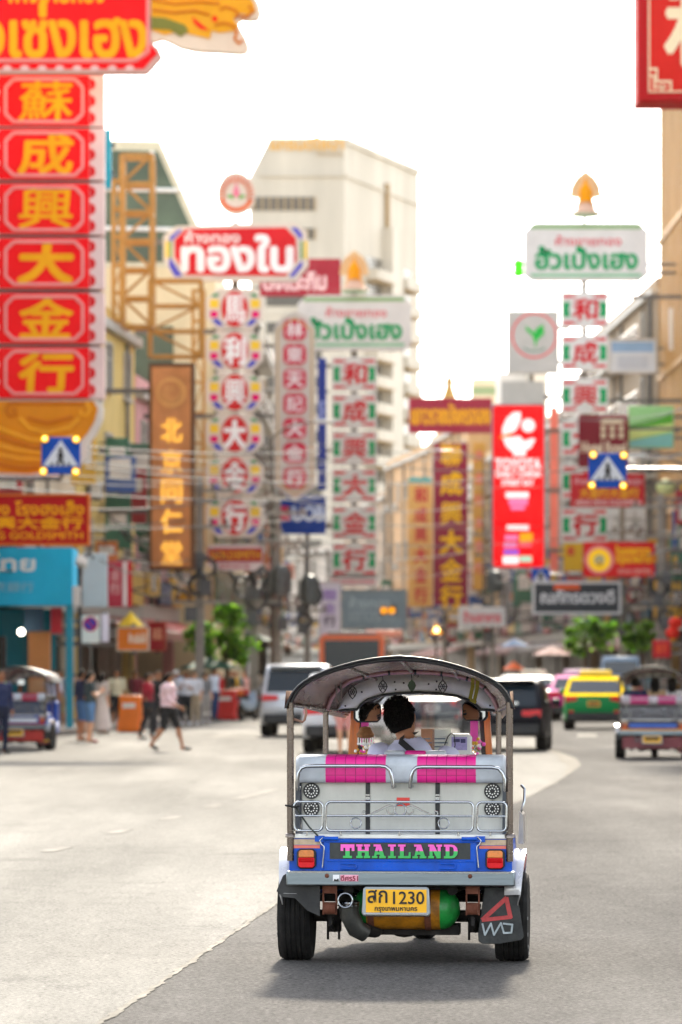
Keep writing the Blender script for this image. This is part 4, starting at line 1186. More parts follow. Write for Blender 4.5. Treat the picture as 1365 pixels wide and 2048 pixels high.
# ------------------------------------------------------------------ cars, van, bus
CGL = mat('car_glass', '#16242e', .06, 0, .1, 1, spec=.5)
TRM = mat('car_black_trim', '#16171a', .5, 0, .15, 6)
HEADC = mat('car_chrome', '#d5d8da', .15, 1, 0)
PLW = mat('car_plate_white', '#e2e2de', .45, 0, .05)
def car(lab, loc, rz, paint, kind='suv', W=1.85, Hh=1.8, Ln=4.6, top=None, plate=None, name='parked_car', taxi=None, cat='car', group='cars in the traffic', rough=.36, metal=.0, lights=True):
    t = thing(name, lab, cat, loc, rz, group)
    P = mat('car_paint_' + paint, '#' + paint, rough, metal, .1, 2, coat=.0, spec=.12)
    TP = mat('car_roof_' + top, '#' + top, .7, 0, .1, 2, spec=.0) if top else P
    zb = .22 if kind != 'suv' else .30
    belt = Hh * (.60 if kind == 'suv' else .655)
    if kind == 'suv':
        prof = [(.12, zb + .15), (.0, .62), (.03, .80), (.10, belt), (.42, Hh - .10), (.62, Hh), (Ln * .52, Hh), (Ln * .62, Hh - .06), (Ln * .74, belt + .04), (Ln * .96, belt - .16), (Ln, belt - .36), (Ln - .03, .45), (Ln - .15, zb + .05)]
        rw = ((.10, belt), (.42, Hh - .10)); gb = 3; wr = .37; axl = (.92, Ln - .95)
    elif kind == 'van':
        prof = [(.06, zb + .1), (.0, .5), (.02, belt), (.10, Hh - .15), (.25, Hh), (Ln * .62, Hh), (Ln * .74, Hh - .12), (Ln * .88, belt), (Ln * .98, belt - .2), (Ln, .5), (Ln - .1, zb)]
        rw = ((.02, belt), (.10, Hh - .15)); wr = .34; axl = (1.0, Ln - .9)
    else:
        prof = [(.12, zb + .1), (.0, .55), (.02, .78), (.06, belt - .02), (.50, belt + .03), (1.12, Hh - .08), (1.45, Hh), (Ln * .52, Hh), (Ln * .60, Hh - .05), (Ln * .75, belt + .02), (Ln * .97, belt - .18), (Ln, .60), (Ln - .03, .4), (Ln - .15, zb)]
        rw = ((.50, belt + .03), (1.12, Hh - .08)); wr = .32; axl = (.95, Ln - .85)
    # wheel arches cut into the lower edge
    low = []
    for ax in reversed(axl):
        low += [(ax + (wr + .06) * math.cos(R(a)), zb + .0 + max(0, wr - zb + (wr + .06) * math.sin(R(a)))) for a in range(-10, 191, 20)]
    poly = prof + low
    def half(y, z): 
        h = W / 2
        if z > belt: h -= (z - belt) / (Hh - belt) * W * .095
        h -= max(0, .55 - y) * .16 + max(0, y - Ln + .9) * .16
        if z < .5: h -= .02
        return h
    m = MB()
    xs = (-1, -.9, 0, .9, 1)
    rings = []
    for k in xs:
        ins = .045 if abs(k) == 1 else 0
        cy, cz = Ln / 2, (Hh + zb) / 2
        rings.append([(half(y, z) * k, y + (cy - y) * ins * .35, z + ((cz - z) * ins if z > .5 else 0)) for y, z in poly])
    m.loft(rings, P)
    o = m.build('body', t, 50, fixn=True)
    if top:
        o.data.materials.append(TP); k = len(o.data.materials) - 1
        for p in o.data.polygons:
            if p.center.z > belt - .02: p.material_index = k
    # glazing
    def panel(q, name, mt, par=t, lift=.006):
        m = MB(); q = [Vector(p) for p in q]; n = (q[1] - q[0]).cross(q[2] - q[0]).normalized()
        m.add([p + n * lift for p in q] + [p - n * .004 for p in q], [(0, 1, 2, 3), (7, 6, 5, 4), (0, 4, 5, 1), (1, 5, 6, 2), (2, 6, 7, 3), (3, 7, 4, 0)], mt); return m.build(name, par, 0)
    (y0, z0), (y1, z1) = rw
    f0, f1 = .07, .93
    ya, za, yb_, zb_ = y0 + (y1 - y0) * f0, z0 + (z1 - z0) * f0, y0 + (y1 - y0) * f1, z0 + (z1 - z0) * f1
    ha, hb = half(ya, za) * .86, half(yb_, zb_) * .88
    rg = panel([(-ha, ya - .014, za), (ha, ya - .014, za), (hb, yb_ - .014, zb_), (-hb, yb_ - .014, zb_)], 'rear_window', CGL)
    for s in (-1, 1):
        ys_ = [y1 + .22, Ln * .36, Ln * .38, Ln * .60]
        for i in (0, 2):
            a, b = ys_[i], ys_[i + 1]
            q = [(s * (half(a, belt + .06) + .012), a - .1 * (i == 0), belt + .06), (s * (half(b, belt + .06) + .012), b + (.22 if i == 2 else 0), belt + .06), (s * (half(b, Hh - .14) + .014), b, Hh - .14), (s * (half(a, Hh - .14) + .014), a + .1 * (i == 0), Hh - .14)]
            panel(q if s > 0 else q[::-1], 'side_window', CGL)
        m = MB(); m.box((s * (W / 2 + .1), Ln * .66, belt + .1), (.2, .1, .15), P); m.build('wing_mirror', t, bevel=.03)
        # lamps
        if lights:
            m = MB(); zl = belt - .10 if kind != 'van' else .8
            hx = half(.05, zl)
            if kind == 'suv': m.loft([[(s * (hx + .012), .55, zl + .05), (s * (hx + .012), .55, zl - .06)], [(s * (hx - .02), .03, zl + .07), (s * (hx - .02), .03, zl - .09)], [(s * (hx - .42), .02, zl + .05), (s * (hx - .42), .01, zl - .06)]], REDL, closed=False, caps=False)
            elif kind == 'van': m.box((s * (hx - .08), .0, zl), (.14, .05, .42), REDL)
            else: m.loft([[(s * (hx + .02), .32, zl + .06), (s * (hx + .02), .32, zl - .08)], [(s * (hx), .0, zl + .08), (s * (hx), .0, zl - .1)], [(s * (hx - .34), -.012, zl + .07), (s * (hx - .34), -.012, zl - .05)]], REDL, closed=False, caps=False)
            m.build('taillight', t)
            m = MB(); m.box((s * W * .36, .0, .52), (.13, .05, .06), REDL); m.build('reflector', t)
        for ax in axl:
            w = MB(); w.lathe([(wr * .6, -.11), (wr * .93, -.115), (wr, -.085), (wr, .085), (wr * .93, .115), (wr * .6, .11)], RUBBER, (s * (W / 2 - .13), ax, wr), 'X', 24); wo = w.build('wheel', t)
            w = MB(); w.lathe([(.03, s * .09), (wr * .5, s * .10), (wr * .62, s * .113), (wr * .62, s * .02)], STEEL, (s * (W / 2 - .13), ax, wr), 'X', 20)
            for k in range(5): w.box((s * (W / 2 - .025), ax + wr * .33 * math.cos(k * 1.2566), wr + wr * .33 * math.sin(k * 1.2566)), (.015, .05, wr * .5), HEADC, rx=k * 1.2566 + R(90))
            w.build('rim', wo)
    m = MB(); m.box((0, .04, zb + .16), (W * .86, .16, .22), TRM); m.box((0, Ln / 2, zb + .05), (W * .8, Ln - .5, .1), TRM); m.build('lower_bumper', t, bevel=.03)
    m = MB(); pz = .62 if kind != 'suv' else .86
    if kind == 'sedan': pz = .74
    m.box((0, -.016, pz), (.36, .02, .16), mat('car_plate_amber', '#e0a21c', .45) if plate == 'y' else PLW); m.box((0, -.03, pz), (.26, .006, .06), INK); m.build('licence_plate', t)
    if kind == 'suv':
        m = MB(); m.box((0, .36, Hh - .04), (W * .72, .28, .05), P, rx=R(-5)); m.build('spoiler', t, bevel=.015)
        m = MB(); m.box((0, .02, pz + .14), (.7, .03, .05), HEADC); m.build('trim_bar', t)
    if taxi:
        m = MB(); TX_ = mat('taxi_box_' + taxi, '#' + taxi, .4, 0, .05); m.box((0, Ln * .42, Hh + .02), (1.0, .16, .05), TRM); m.box((0, Ln * .42, Hh + .12), (.95, .22, .16), TX_, top=.9)
        m.build('roof_sign', t, bevel=.02)
    return t
def wpos(px, py, dx=0, dy=0):
    """ground point seen at photo pixel px,py"""
    x, y = gp(px, py); return (x + dx, y + dy, .005)
car('silver grey SUV in the left lane, seen between pedestrians and the tuk-tuk', wpos(590, 1474), R(-3), 'bfc3c8', 'suv', 1.86, 1.83, 4.75, name='suv', metal=.5)
car('white SUV waiting directly ahead of the near tuk-tuk, half hidden by its roof poles', wpos(690, 1508), R(-4), 'dfe2e6', 'suv', 1.84, 1.62, 4.5, name='suv')
car('black SUV right of the near tuk-tuk with a lit red reflector', wpos(1003, 1503), R(-5), '191a22', 'suv', 1.86, 1.50, 4.5, name='suv', metal=.2)
car('dark blue grey car ahead of the driver, seen through the windscreen', wpos(865, 1476), R(-4), '353b48', 'sedan', 1.78, 1.47, 4.5, name='sedan')
car('dark car with cream roof light farther up the middle lane', wpos(1062, 1440), R(-5), '3c3d43', 'sedan', 1.78, 1.5, 4.5, name='taxi', taxi='e9dfc2')
car('dark grey car beside the pink taxi, far up the street', wpos(1035, 1425), R(-5), '4a4a50', 'sedan', 1.78, 1.48, 4.5, name='sedan')
car('shiny pink taxi beyond the yellow and green one', wpos(1150, 1442), R(-6), 'd81d8c', 'sedan', 1.78, 1.52, 4.5, top='e9a4c8', name='taxi', plate='y', taxi='f2d9e6')
car('two tone taxi, yellow roof over green body, in the right lane', wpos(1188, 1460), R(-5), '0f8a48', 'sedan', 1.78, 1.5, 4.5, top='f3cf1e', name='taxi', plate='y', taxi='f6d83c')
car('pale blue van parked under the green trees', wpos(1242, 1424), R(-4), '9db7cf', 'van', 1.9, 2.25, 5.0, name='van', cat='van')
car('white car far ahead near the bus', wpos(822, 1418), R(-3), 'd3d4d2', 'sedan', 1.78, 1.48, 4.5, name='sedan')
# orange bus
t = thing('city_bus', 'orange city bus with a wide dark rear window, beyond the silver SUV', 'bus', wpos(704, 1428), R(-1))
OR = mat('bus_orange', '#e2662a', .35, 0, .1, 2)
m = MB(); prof = octa(2.5, 2.75, .16, 0, 1.7)
m.loft([[(x, y, z) for x, z in prof] for y in (0, 10)], OR); m.build('body', t)
m = MB(); m.box((0, -.02, 2.3), (2.12, .05, 1.1), CGL); m.build('rear_window', t, bevel=.05)
m = MB(); m.box((0, .6, 3.12), (1.9, 1.3, .12), mat('bus_roof_grey', '#8e8a86', .6)); m.box((1.25, 2.2, 3.12), (1.4, .8, .28), mat('bus_unit_peach', '#e0997e', .5)); m.build('roof_unit', t, bevel=.04)
m = MB(); m.box((0, -.03, 1.1), (2.3, .05, .7), TRM); m.build('engine_cover', t)
for s in (-1, 1):
    m = MB(); m.box((s * 1.1, -.03, 1.62), (.16, .05, .4), REDL); m.build('taillight', t)
    m = MB(); m.lathe([(.3, -.14), (.48, -.14), (.5, -.1), (.5, .1), (.48, .14), (.3, .14)], RUBBER, (s * 1.08, 2.2, .5), 'X', 20); m.build('wheel', t)
    for k in range(5): m = MB(); m.box((s * 1.252, 1.5 + k * 1.7, 2.2), (.03, 1.5, 1.0), CGL); m.build('side_window', t)
# other tuk-tuks (the same build, other paint)
def other(px, py, y0): x, y = gp(px, py); return (x, y, 0)
tk_r = build_tuktuk('chrome and pink tuk-tuk carrying passengers, at the right edge', other(1307, 1517, 0), R(-5), '4a4346', '9a2f3a', 'cfc0c8', 'd83a84', '4a4448', hero=False, word=None, roofc='d8c39c')
tk_l = build_tuktuk('blue and white tuk-tuk with black roof, parked at the left edge', other(42, 1500, 0), R(-8), '2a55b0', 'c22a32', 'd5dae4', 'c02a50', '33415e', hero=False, word=None, roofc='22201f')
for tk, cols, wrd in ((tk_r, ('2f62c4', '7a2430', 'd98d2c'), 'x'), (tk_l, ('d8dee8', 'b5281e', '8d1f52'), None)):
    m = MB(); y = -.515
    m.prism([(-.45, .60), (.45, .60), (.45, .68), (-.45, .68)], y + .05, y + .06, mat('dec_' + cols[0], '#' + cols[0], .4)); 
    m.prism([(-.58, .20), (.58, .20), (.58, .42), (-.58, .42)], y + .1, y + .115, mat('dec_' + cols[1], '#' + cols[1], .4)); m.prism([(-.62, .545), (.62, .545), (.62, .58), (-.62, .58)], y + .05, y + .06, mat('dec_' + cols[2], '#' + cols[2], .4))
    m.build('decor_panel', tk)
# motorbikes at the left kerb
def motorbike(lab, loc, rz, c):
    t = thing('motorbike', lab, 'motorbike', loc, rz, 'motorbikes at the left kerb')
    P = mat('bike_' + c, '#' + c, .3, 0, .1)
    for y in (0, 1.25):
        m = MB(); m.lathe([(.2, -.04), (.28, -.05), (.3, 0), (.28, .05), (.2, .04)], RUBBER, (0, y, .3), 'X', 20); wo = m.build('wheel', t)
        m = MB(); m.lathe([(.03, -.05), (.2, -.03), (.2, .03), (.03, .05)], STEEL, (0, y, .3), 'X', 14); m.build('rim', wo)
    m = MB(); m.loft([[(x * w, y, z0 + (z1 - z0) * k) for x, k in ((-1, .3), (-.6, 0), (.6, 0), (1, .3), (.8, 1), (-.8, 1))] for y, w, z0, z1 in ((-.25, .07, .62, .74), (.1, .14, .4, .72), (.5, .13, .35, .62), (.8, .1, .35, .55), (1.0, .17, .4, .9), (1.1, .1, .6, 1.0))], P); m.build('body', t, 50)
    m = MB(); m.loft([[(x * w, y, z + dz) for x, dz in ((-1, 0), (1, 0), (.8, .09), (-.8, .09))] for y, w, z in ((-.3, .09, .74), (0, .13, .72), (.45, .11, .69))], TRM); m.build('seat', t, 60)
    m = MB(); m.tube([(-.33, .92, 1.02), (-.12, 1.03, 1.05), (.12, 1.03, 1.05), (.33, .92, 1.02)], .016, STEEL, 6); m.tube([(0, 1.03, 1.03), (0, 1.25, .3)], .03, STEEL, 6); m.build('handlebar', t)
    m = MB(); m.box((0, -.34, .66), (.12, .05, .08), REDL); m.build('taillight', t)
    for s in (-1, 1): m = MB(); m.tube([(s * .25, 1.0, 1.05), (s * .3, .98, 1.2)], .007, STEEL, 5); m.ball((s * .3, .97, 1.22), (.05, .015, .035), TRM, 8, 6); m.build('mirror', t)
    return t
motorbike('dark motorbike parked behind the red barriers at the left kerb', wpos(498, 1436), R(-30), '23252a')
motorbike('pale blue motorbike in the parked row left of the silver SUV', wpos(484, 1442), R(-20), '9fb2c4')
motorbike('red motorbike at the kerb beyond the barriers', wpos(508, 1428), R(-25), 'b3262a')

# ------------------------------------------------------------------ people
SKIN = {'a': '#c58a66', 'b': '#a9714e', 'c': '#d9a684'}
def remesh(mb, vox):
    me = mb.data('body_cage', 0)
    o = bpy.data.objects.new('body_cage', me); col.objects.link(o)
    md = o.modifiers.new('r', 'REMESH'); md.mode = 'VOXEL'; md.voxel_size = vox
    sm = o.modifiers.new('s', 'SMOOTH'); sm.factor = .5; sm.iterations = 3
    out = bpy.data.meshes.new_from_object(o.evaluated_get(bpy.context.evaluated_depsgraph_get()))
    bpy.data.objects.remove(o); bpy.data.meshes.remove(me)
    return out
def segd(p, a, b):
    ab = b - a; t = max(0, min(1, (p - a).dot(ab) / max(1e-9, ab.length_squared)))
    return (p - (a + ab * t)).length, t
def person(lab, loc, rz, H=1.66, shirt='#dddddd', pants='#222222', shoe='#222222', skin='b', hair='#15110f', pose={}, sleeve=.55, leg=1., female=False, pony=False, longhair=False, skirt=None, bag=None, strap=None, vox=.021, group='people on the street', face=True, hat=None, pack=None, loose=.02):
    t = thing('person', lab, 'person', loc, rz, group)
    k = H / 1.70
    J = dict(pelvis=(0, 0, .93), waist=(0, .005, 1.06), chest=(0, 0, 1.26), neck=(0, -.005, 1.44), head=(0, .02, 1.575))
    sw = .165 if female else .185
    for s, n in ((-1, 'l'), (1, 'r')):
        J['sh' + n] = (s * sw, -.005, 1.385); J['el' + n] = (s * (sw + .05), -.03, 1.11); J['wr' + n] = (s * (sw + .05), .04, .87); J['ha' + n] = (s * (sw + .045), .075, .78)
        J['hp' + n] = (s * .088, 0, .90); J['kn' + n] = (s * .095, .02, .49); J['an' + n] = (s * .1, -.02, .085); J['to' + n] = (s * .115, .14, .035)
    J.update(pose)
    J = {n: Vector(v) * k for n, v in J.items() if n != 'hs'}
    m = MB(); X = mat('cage', '#888888', var=0)
    def cap(a, b, ra, rb, n=10):
        m.tube([a, a.lerp(b, .33), a.lerp(b, .66), b], [ra * k, (ra * .66 + rb * .34) * k * 1.03, (ra * .34 + rb * .66) * k, rb * k], X, n)
        m.ball(a, ra * k * .99, X, 10, 6); m.ball(b, rb * k * .99, X, 10, 6)
    up = (J['neck'] - J['pelvis']).normalized()
    rt = (J['shr'] - J['shl']).normalized()
    fw = up.cross(rt).normalized() * 1.0
    tor = [(J['pelvis'] - up * .09 * k, .12, .10), (J['pelvis'], .165 if female else .158, .115), (J['waist'], .128 if female else .142, .098), (J['waist'].lerp(J['chest'], .5), .14 if female else .155, .105), (J['chest'], .155 if female else .168, .115), (J['chest'].lerp(J['neck'], .55), .15, .098), (J['chest'].lerp(J['neck'], .85), .10, .07), (J['neck'], .06, .06)]
    hr = (J['hpr'] - J['hpl']).normalized()
    rings = []
    for i, (c, a, b) in enumerate(tor):
        x = hr.lerp(rt, min(1, i / 3)).normalized()
        rings.append([c + x * (a * k * math.cos(2 * math.pi * j / 16)) + fw * (b * k * math.sin(2 * math.pi * j / 16)) for j in range(16)])
    m.loft(rings, X)
    cap(J['neck'] - up * .03, J['head'] - Vector((0, .01, .05)) * k, .058, .052)
    hd = J['head']; hq = (hd - J['neck']).normalized()
    hf = pose.get('look'); hf = Vector(hf).normalized() if hf else fw
    hrx = hf.cross(hq).normalized()
    HM = Matrix((hrx, hf, hq)).transposed().to_4x4(); HM.translation = hd
    if 'hs' in pose: HM = HM @ Matrix.Scale(pose['hs'], 4)
    def headp(v): return HM @ (Vector(v) * k)
    m.M = HM
    m.ball((0, -.008 * k, .035 * k), (.077 * k, .093 * k, .088 * k), X, 16, 10); m.ball((0, .018 * k, -.035 * k), (.062 * k, .07 * k, .078 * k), X, 14, 8)
    m.ball((0, .03 * k, -.085 * k), (.036 * k, .045 * k, .03 * k), X, 10, 6)
    m.loft([[(-.012 * k, .085 * k, .02 * k), (.012 * k, .085 * k, .02 * k), (.006 * k, .095 * k, .02 * k), (-.006 * k, .095 * k, .02 * k)], [(-.02 * k, .075 * k, -.028 * k), (.02 * k, .075 * k, -.028 * k), (.012 * k, .112 * k, -.026 * k), (-.012 * k, .112 * k, -.026 * k)]], X)
    for s in (-1, 1): m.ball((s * .078 * k, -.005 * k, -.005 * k), (.012 * k, .022 * k, .034 * k), X, 8, 6)
    m.M = I4.copy()
    for n in 'lr':
        m.ball(J['sh' + n], .056 * k, X)
        cap(J['sh' + n], J['el' + n], .052 if not female else .046, .040); cap(J['el' + n], J['wr' + n], .040, .027)
        hw = (J['ha' + n] - J['wr' + n]).normalized()
        m.tube([J['wr' + n], J['wr' + n] + hw * .04 * k, J['wr' + n] + hw * .085 * k], [.027 * k, .033 * k, .030 * k], X, 10)
        cap(J['hp' + n], J['kn' + n], .092, .058, 12); cap(J['kn' + n], J['an' + n], .058, .036, 12)
        m.ball(J['kn' + n].lerp(J['an' + n], .3) - Vector((0, .018 * k, 0)), (.05 * k, .055 * k, .11 * k), X)
        a, b = J['an' + n], J['to' + n]
        m.tube([a + (a - b) * .35 - Vector((0, 0, .045 * k)), a - Vector((0, 0, .03 * k)), b, b + (b - a) * .25], [.035 * k, .045 * k, .043 * k, .025 * k], X, 10)
    body = remesh(m, vox)
    ms = {n: mat(n_ + '_' + c.lstrip('#'), c, r_, 0, .12, 7, .15) for n, n_, c, r_ in (('skin', 'skin', SKIN[skin], .5), ('shirt', 'shirt', shirt, .8), ('pants', 'trousers', pants, .8), ('shoe', 'shoe', shoe, .6))}
    segs = []
    for n in 'lr':
        segs += [('arm', J['sh' + n], J['el' + n], 0, 1), ('arm', J['el' + n], J['wr' + n], 1, 2), ('hand', J['wr' + n], J['ha' + n], 0, 1), ('leg', J['hp' + n], J['kn' + n], 0, 1), ('leg', J['kn' + n], J['an' + n], 1, 2), ('foot', J['an' + n], J['to' + n], 0, 1)]
    segs += [('torso', J['pelvis'], J['neck'], 0, 1), ('torso', J['shl'], J['shr'], 0, 1), ('head', J['neck'] + up * .035 * k, J['head'] + hq * .06 * k, 0, 1)]
    rad = dict(arm=.045, hand=.03, leg=.07, foot=.045, torso=.13, head=.085)
    b = MB(); vs = [v.co.copy() for v in body.vertices]
    names = ['skin', 'shirt', 'pants', 'shoe']
    fs = [[], [], [], []]; grow = {}
    for p in body.polygons:
        c = Vector((0, 0, 0))
        for i in p.vertices: c += vs[i]
        c /= len(p.vertices)
        best = None
        for nm, a, e, t0, t1 in segs:
            d, tt = segd(c, a, e); d /= rad[nm]
            if best is None or d < best[0]: best = (d, nm, t0 + (t1 - t0) * tt)
        nm, tt = best[1], best[2]
        if nm == 'arm': r_ = 'shirt' if tt < sleeve * 2 else 'skin'
        elif nm in ('hand', 'head'): r_ = 'skin'
        elif nm == 'leg': r_ = 'pants' if tt < leg * 2 else 'skin'
        elif nm == 'foot': r_ = 'shoe' if c.z < J['anl'].z + .3 else 'skin'
        else: r_ = 'pants' if (c - J['pelvis']).dot(up) < .02 * k else ('skin' if (c - J['neck']).dot(up) > .0 else 'shirt')
        fs[names.index(r_)].append(tuple(p.vertices))
        if r_ in ('shirt', 'pants'):
            g = {'arm': .011, 'leg': .012, 'torso': loose}.get(nm, 0)
            for i in p.vertices: grow[i] = max(grow.get(i, 0), g)
    for i, g in grow.items():
        v = vs[i]; vs[i] = v + body.vertices[i].normal * g * (1 + .5 * math.sin(v.z * 41 + v.x * 23) * math.sin(v.x * 37 + v.y * 29))
    base = 0
    b.v = vs
    for n, f in zip(names, fs): b.f += f; b.m += [b.mi(ms[n])] * len(f)
    # fingers
    S = ms['skin']
    for n, s in (('l', -1), ('r', 1)):
        w, h = J['wr' + n], J['ha' + n]; d = (h - w).normalized()
        ref = fw if abs(d.dot(fw)) < .85 else up
        side = d.cross(ref).normalized(); ac = ref - d * ref.dot(d); ac.normalize()
        curl = side * -s if abs(d.dot(fw)) < .85 else -up
        for q, ln in ((-1.5, .062), (-.5, .074), (.5, .078), (1.5, .07)):
            o = w + d * .075 * k + (ac if curl is not ac else side) * q * .017 * k
            b.tube([o, o + d * ln * .45 * k + curl * .004 * k, o + d * ln * .8 * k + curl * .016 * k, o + d * ln * .98 * k + curl * .03 * k], [.0095 * k, .009 * k, .008 * k, .006 * k], S, 6)
        o = w + d * .035 * k + ac * .026 * k
        b.tube([o - ac * .01 * k, o + (d * .025 + ac * .018) * k, o + (d * .055 + ac * .022 + curl * .012) * k], [.012 * k, .010 * k, .007 * k], S, 6)
    if face:
        b.M = HM
        EY, LP = mat('eye_dark', '#1a1412', .3, var=0), mat('lips', '#8d4a42', .5, var=0)
        for s in (-1, 1):
            b.ball((s * .031 * k, .074 * k, .012 * k), (.014 * k, .012 * k, .008 * k), EY, 8, 6)
            b.box((s * .031 * k, .083 * k, .03 * k), (.034 * k, .012 * k, .006 * k), EY, ry=s * .12)
        b.ball((0, .083 * k, -.056 * k), (.024 * k, .012 * k, .008 * k), LP, 8, 6)
        b.M = I4.copy()
    o = b.build('body', t, 180, 0)
    # hair, garments and carried things
    HC = mat('hair_' + hair.lstrip('#'), hair, .75, 0, .3, 30, .6, spec=.15)
    h = MB(); h.M = HM
    rows = []
    for i in range(9):
        th = math.pi * (.02 + .98 * i / 8 * .76); rows.append([])
        for j in range(20):
            a = 2 * math.pi * j / 20; f = math.sin(a)      # f > 0 towards the face
            lim = (1 - .50 * max(0, f + .45) ** .7) if not longhair else 1 - .5 * max(0, f + .1) ** .6
            tt = th * lim
            wob = 1 + .035 * math.sin(j * 5.1 + i * 2.3) + .02 * math.sin(j * 11.3 + i * 7.1)
            sn = math.sin(tt) if tt < 1.57 else math.sin(tt) ** .45
            rows[-1].append((.090 * k * sn * math.cos(a) * wob, -.010 * k + .107 * k * sn * f * wob, .030 * k + (.100 if tt < 1.57 else .125) * k * math.cos(tt)))
    inn = [[(x * .9, y * .9 , z - .006 * k) for x, y, z in r] for r in (rows[-1],)]
    h.loft(rows + inn, HC)
    if longhair: h.loft([[(x * k, y * k, z * k) for x, y, z in r] for r in ([(-.085, .0, .04), (-.06, -.1, .04), (.06, -.1, .04), (.085, .0, .04)], [(-.09, .01, -.08), (-.06, -.1, -.08), (.06, -.1, -.08), (.09, .01, -.08)], [(-.085, 0, -.2), (-.06, -.09, -.24), (.06, -.09, -.24), (.085, 0, -.2)])], HC)
    if pony: h.tube([(0, -.09 * k, .05 * k), (0, -.14 * k, .02 * k), (0, -.15 * k, -.1 * k), (0, -.12 * k, -.24 * k)], [.03 * k, .035 * k, .03 * k, .012 * k], HC, 8)
    h.build('hair', t, 60)
    if hat:
        h = MB(); h.M = HM; h.lathe([(.1 * k, .05 * k), (.105 * k, .07 * k), (.09 * k, .12 * k), (.02 * k, .145 * k)], mat('hat_' + hat, hat, .7), (0, 0, 0), 'Z', 16); h.box((0, .12 * k, .055 * k), (.13 * k, .1 * k, .012), mat('hat_' + hat, hat, .7)); h.build('cap', t)
    if skirt:
        z0, z1, c, flare = skirt
        h = MB(); p = J['pelvis']; rr = []
        for i in range(6):
            f = i / 5; z = p.z + .12 * k + (z0 * k - p.z - .12 * k) * f; ra = (.15 + flare * f) * k
            rr.append([(p.x + ra * math.cos(2 * math.pi * j / 20) * (1 + .04 * f * math.sin(j * 2.1 * 3)), p.y + ra * .8 * math.sin(2 * math.pi * j / 20) * (1 + .04 * f * math.cos(j * 2.1 * 3)), z) for j in range(20)])
        h.loft(rr, mat('skirt_' + c.lstrip('#'), c, .8, 0, .12, 5)); h.build('skirt', t, 60)
    if strap:
        h = MB(); a = J['shl'] + up * .05 * k - fw * .03 * k; bq = J['pelvis'] + hr * .14 * k
        pts = [J['shl'].lerp(J['neck'], .35) + up * .045 * k - fw * .02 * k, J['chest'] - rt * .05 * k - fw * .125 * k, J['waist'] + rt * .05 * k - fw * .118 * k, J['pelvis'] + rt * .15 * k - fw * .06 * k]
        h.loft([[p - rt * .022 * k - up * .012 * k, p + rt * .022 * k + up * .012 * k, p + rt * .022 * k + up * .012 * k - fw * .006, p - rt * .022 * k - up * .012 * k - fw * .006] for p in pts], mat('strap_' + strap.lstrip('#'), strap, .7)); h.build('strap', t)
    return t, J, HM
def bag(lab, loc, rz, c, sz=(.3, .1, .34), kind='shoulder_bag'):
    t = thing(kind, lab, 'bag', loc, rz)
    C = mat('bag_' + c.lstrip('#'), c, .7, 0, .15, 8)
    m = MB(); w, d, h = sz
    m.loft([[(x * w / 2 * a, y * d / 2 * b, z) for x, y in ((-1, -1), (1, -1), (1, 1), (-1, 1))] for z, a, b in ((0, .9, .9), (h * .3, 1, 1.05), (h * .8, .95, .9), (h, .9, .5))], C); m.build('pouch', t, bevel=.015)
    m = MB(); m.tube([(-w * .35, 0, h - .01), (-w * .2, 0, h + .22), (w * .2, 0, h + .22), (w * .35, 0, h - .01)], .012, C, 6); m.build('strap', t, 60)
    return t
WALK = dict(hpl=(-.088, .02, .90), knl=(-.09, .20, .53), anl=(-.09, .30, .10), tol=(-.09, .46, .06), hpr=(.088, -.02, .90), knr=(.09, -.10, .50), anr=(.09, -.36, .16), tor=(.09, -.24, .05),
            ell=(-.23, -.12, 1.13), wrl=(-.22, -.12, .88), hal=(-.215, -.11, .79), elr=(.22, .05, 1.12), wrr=(.2, .24, .98), har=(.19, .32, .94))
PHONE = dict(ell=(-.22, .05, 1.14), wrl=(-.10, .26, 1.20), hal=(-.06, .31, 1.26), elr=(.22, .05, 1.14), wrr=(.10, .26, 1.20), har=(.06, .31, 1.26))
def SIT(h=.0): return dict(knl=(-.13, .42, .93), anl=(-.14, .46, .52), tol=(-.15, .62, .47), knr=(.13, .42, .93), anr=(.14, .46, .52), tor=(.15, .62, .47), wrl=(-.2, .22, 1.02), hal=(-.17, .3, 1.0), wrr=(.2, .22, 1.02), har=(.17, .3, 1.0))
def foot(px, py, raise_=0): x, y = gp(px, py); return (x, y, raise_ + .005)
def t2w(v, root=None):
    c, s = math.cos(-TH), math.sin(-TH)
    return Vector((TX + v[0] * c - v[1] * s, TD + v[0] * s + v[1] * c, v[2]))
# driver
DP = dict(pelvis=(.0, 0, .69), waist=(-.0, -.01, .82), hs=1.05, chest=(-.005, -.0, 1.05), neck=(-.05, .03, 1.275), head=(-.092, .05, 1.398), shl=(-.225, .02, 1.195), shr=(.19, .01, 1.175),
          ell=(-.33, .13, .95), wrl=(-.34, .34, 1.0), hal=(-.33, .42, 1.01), elr=(.31, .12, .94), wrr=(.34, .34, 1.0), har=(.33, .42, 1.01),
          hpl=(-.1, .02, .68), knl=(-.2, .42, .70), anl=(-.2, .5, .40), tol=(-.2, .62, .38), hpr=(.1, .02, .68), knr=(.2, .42, .70), anr=(.2, .5, .40), tor=(.2, .62, .38), look=(.22, 1, .0))
DRV = person('tuk-tuk driver in a pale lilac shirt with a black bag strap, seen from behind', t2w((.015, .93, .0)), -TH, 1.70, '#c3c3da', '#2b2d38', skin='b', pose=DP, sleeve=.9, vox=.014, group=None, hair='#0d0a08')
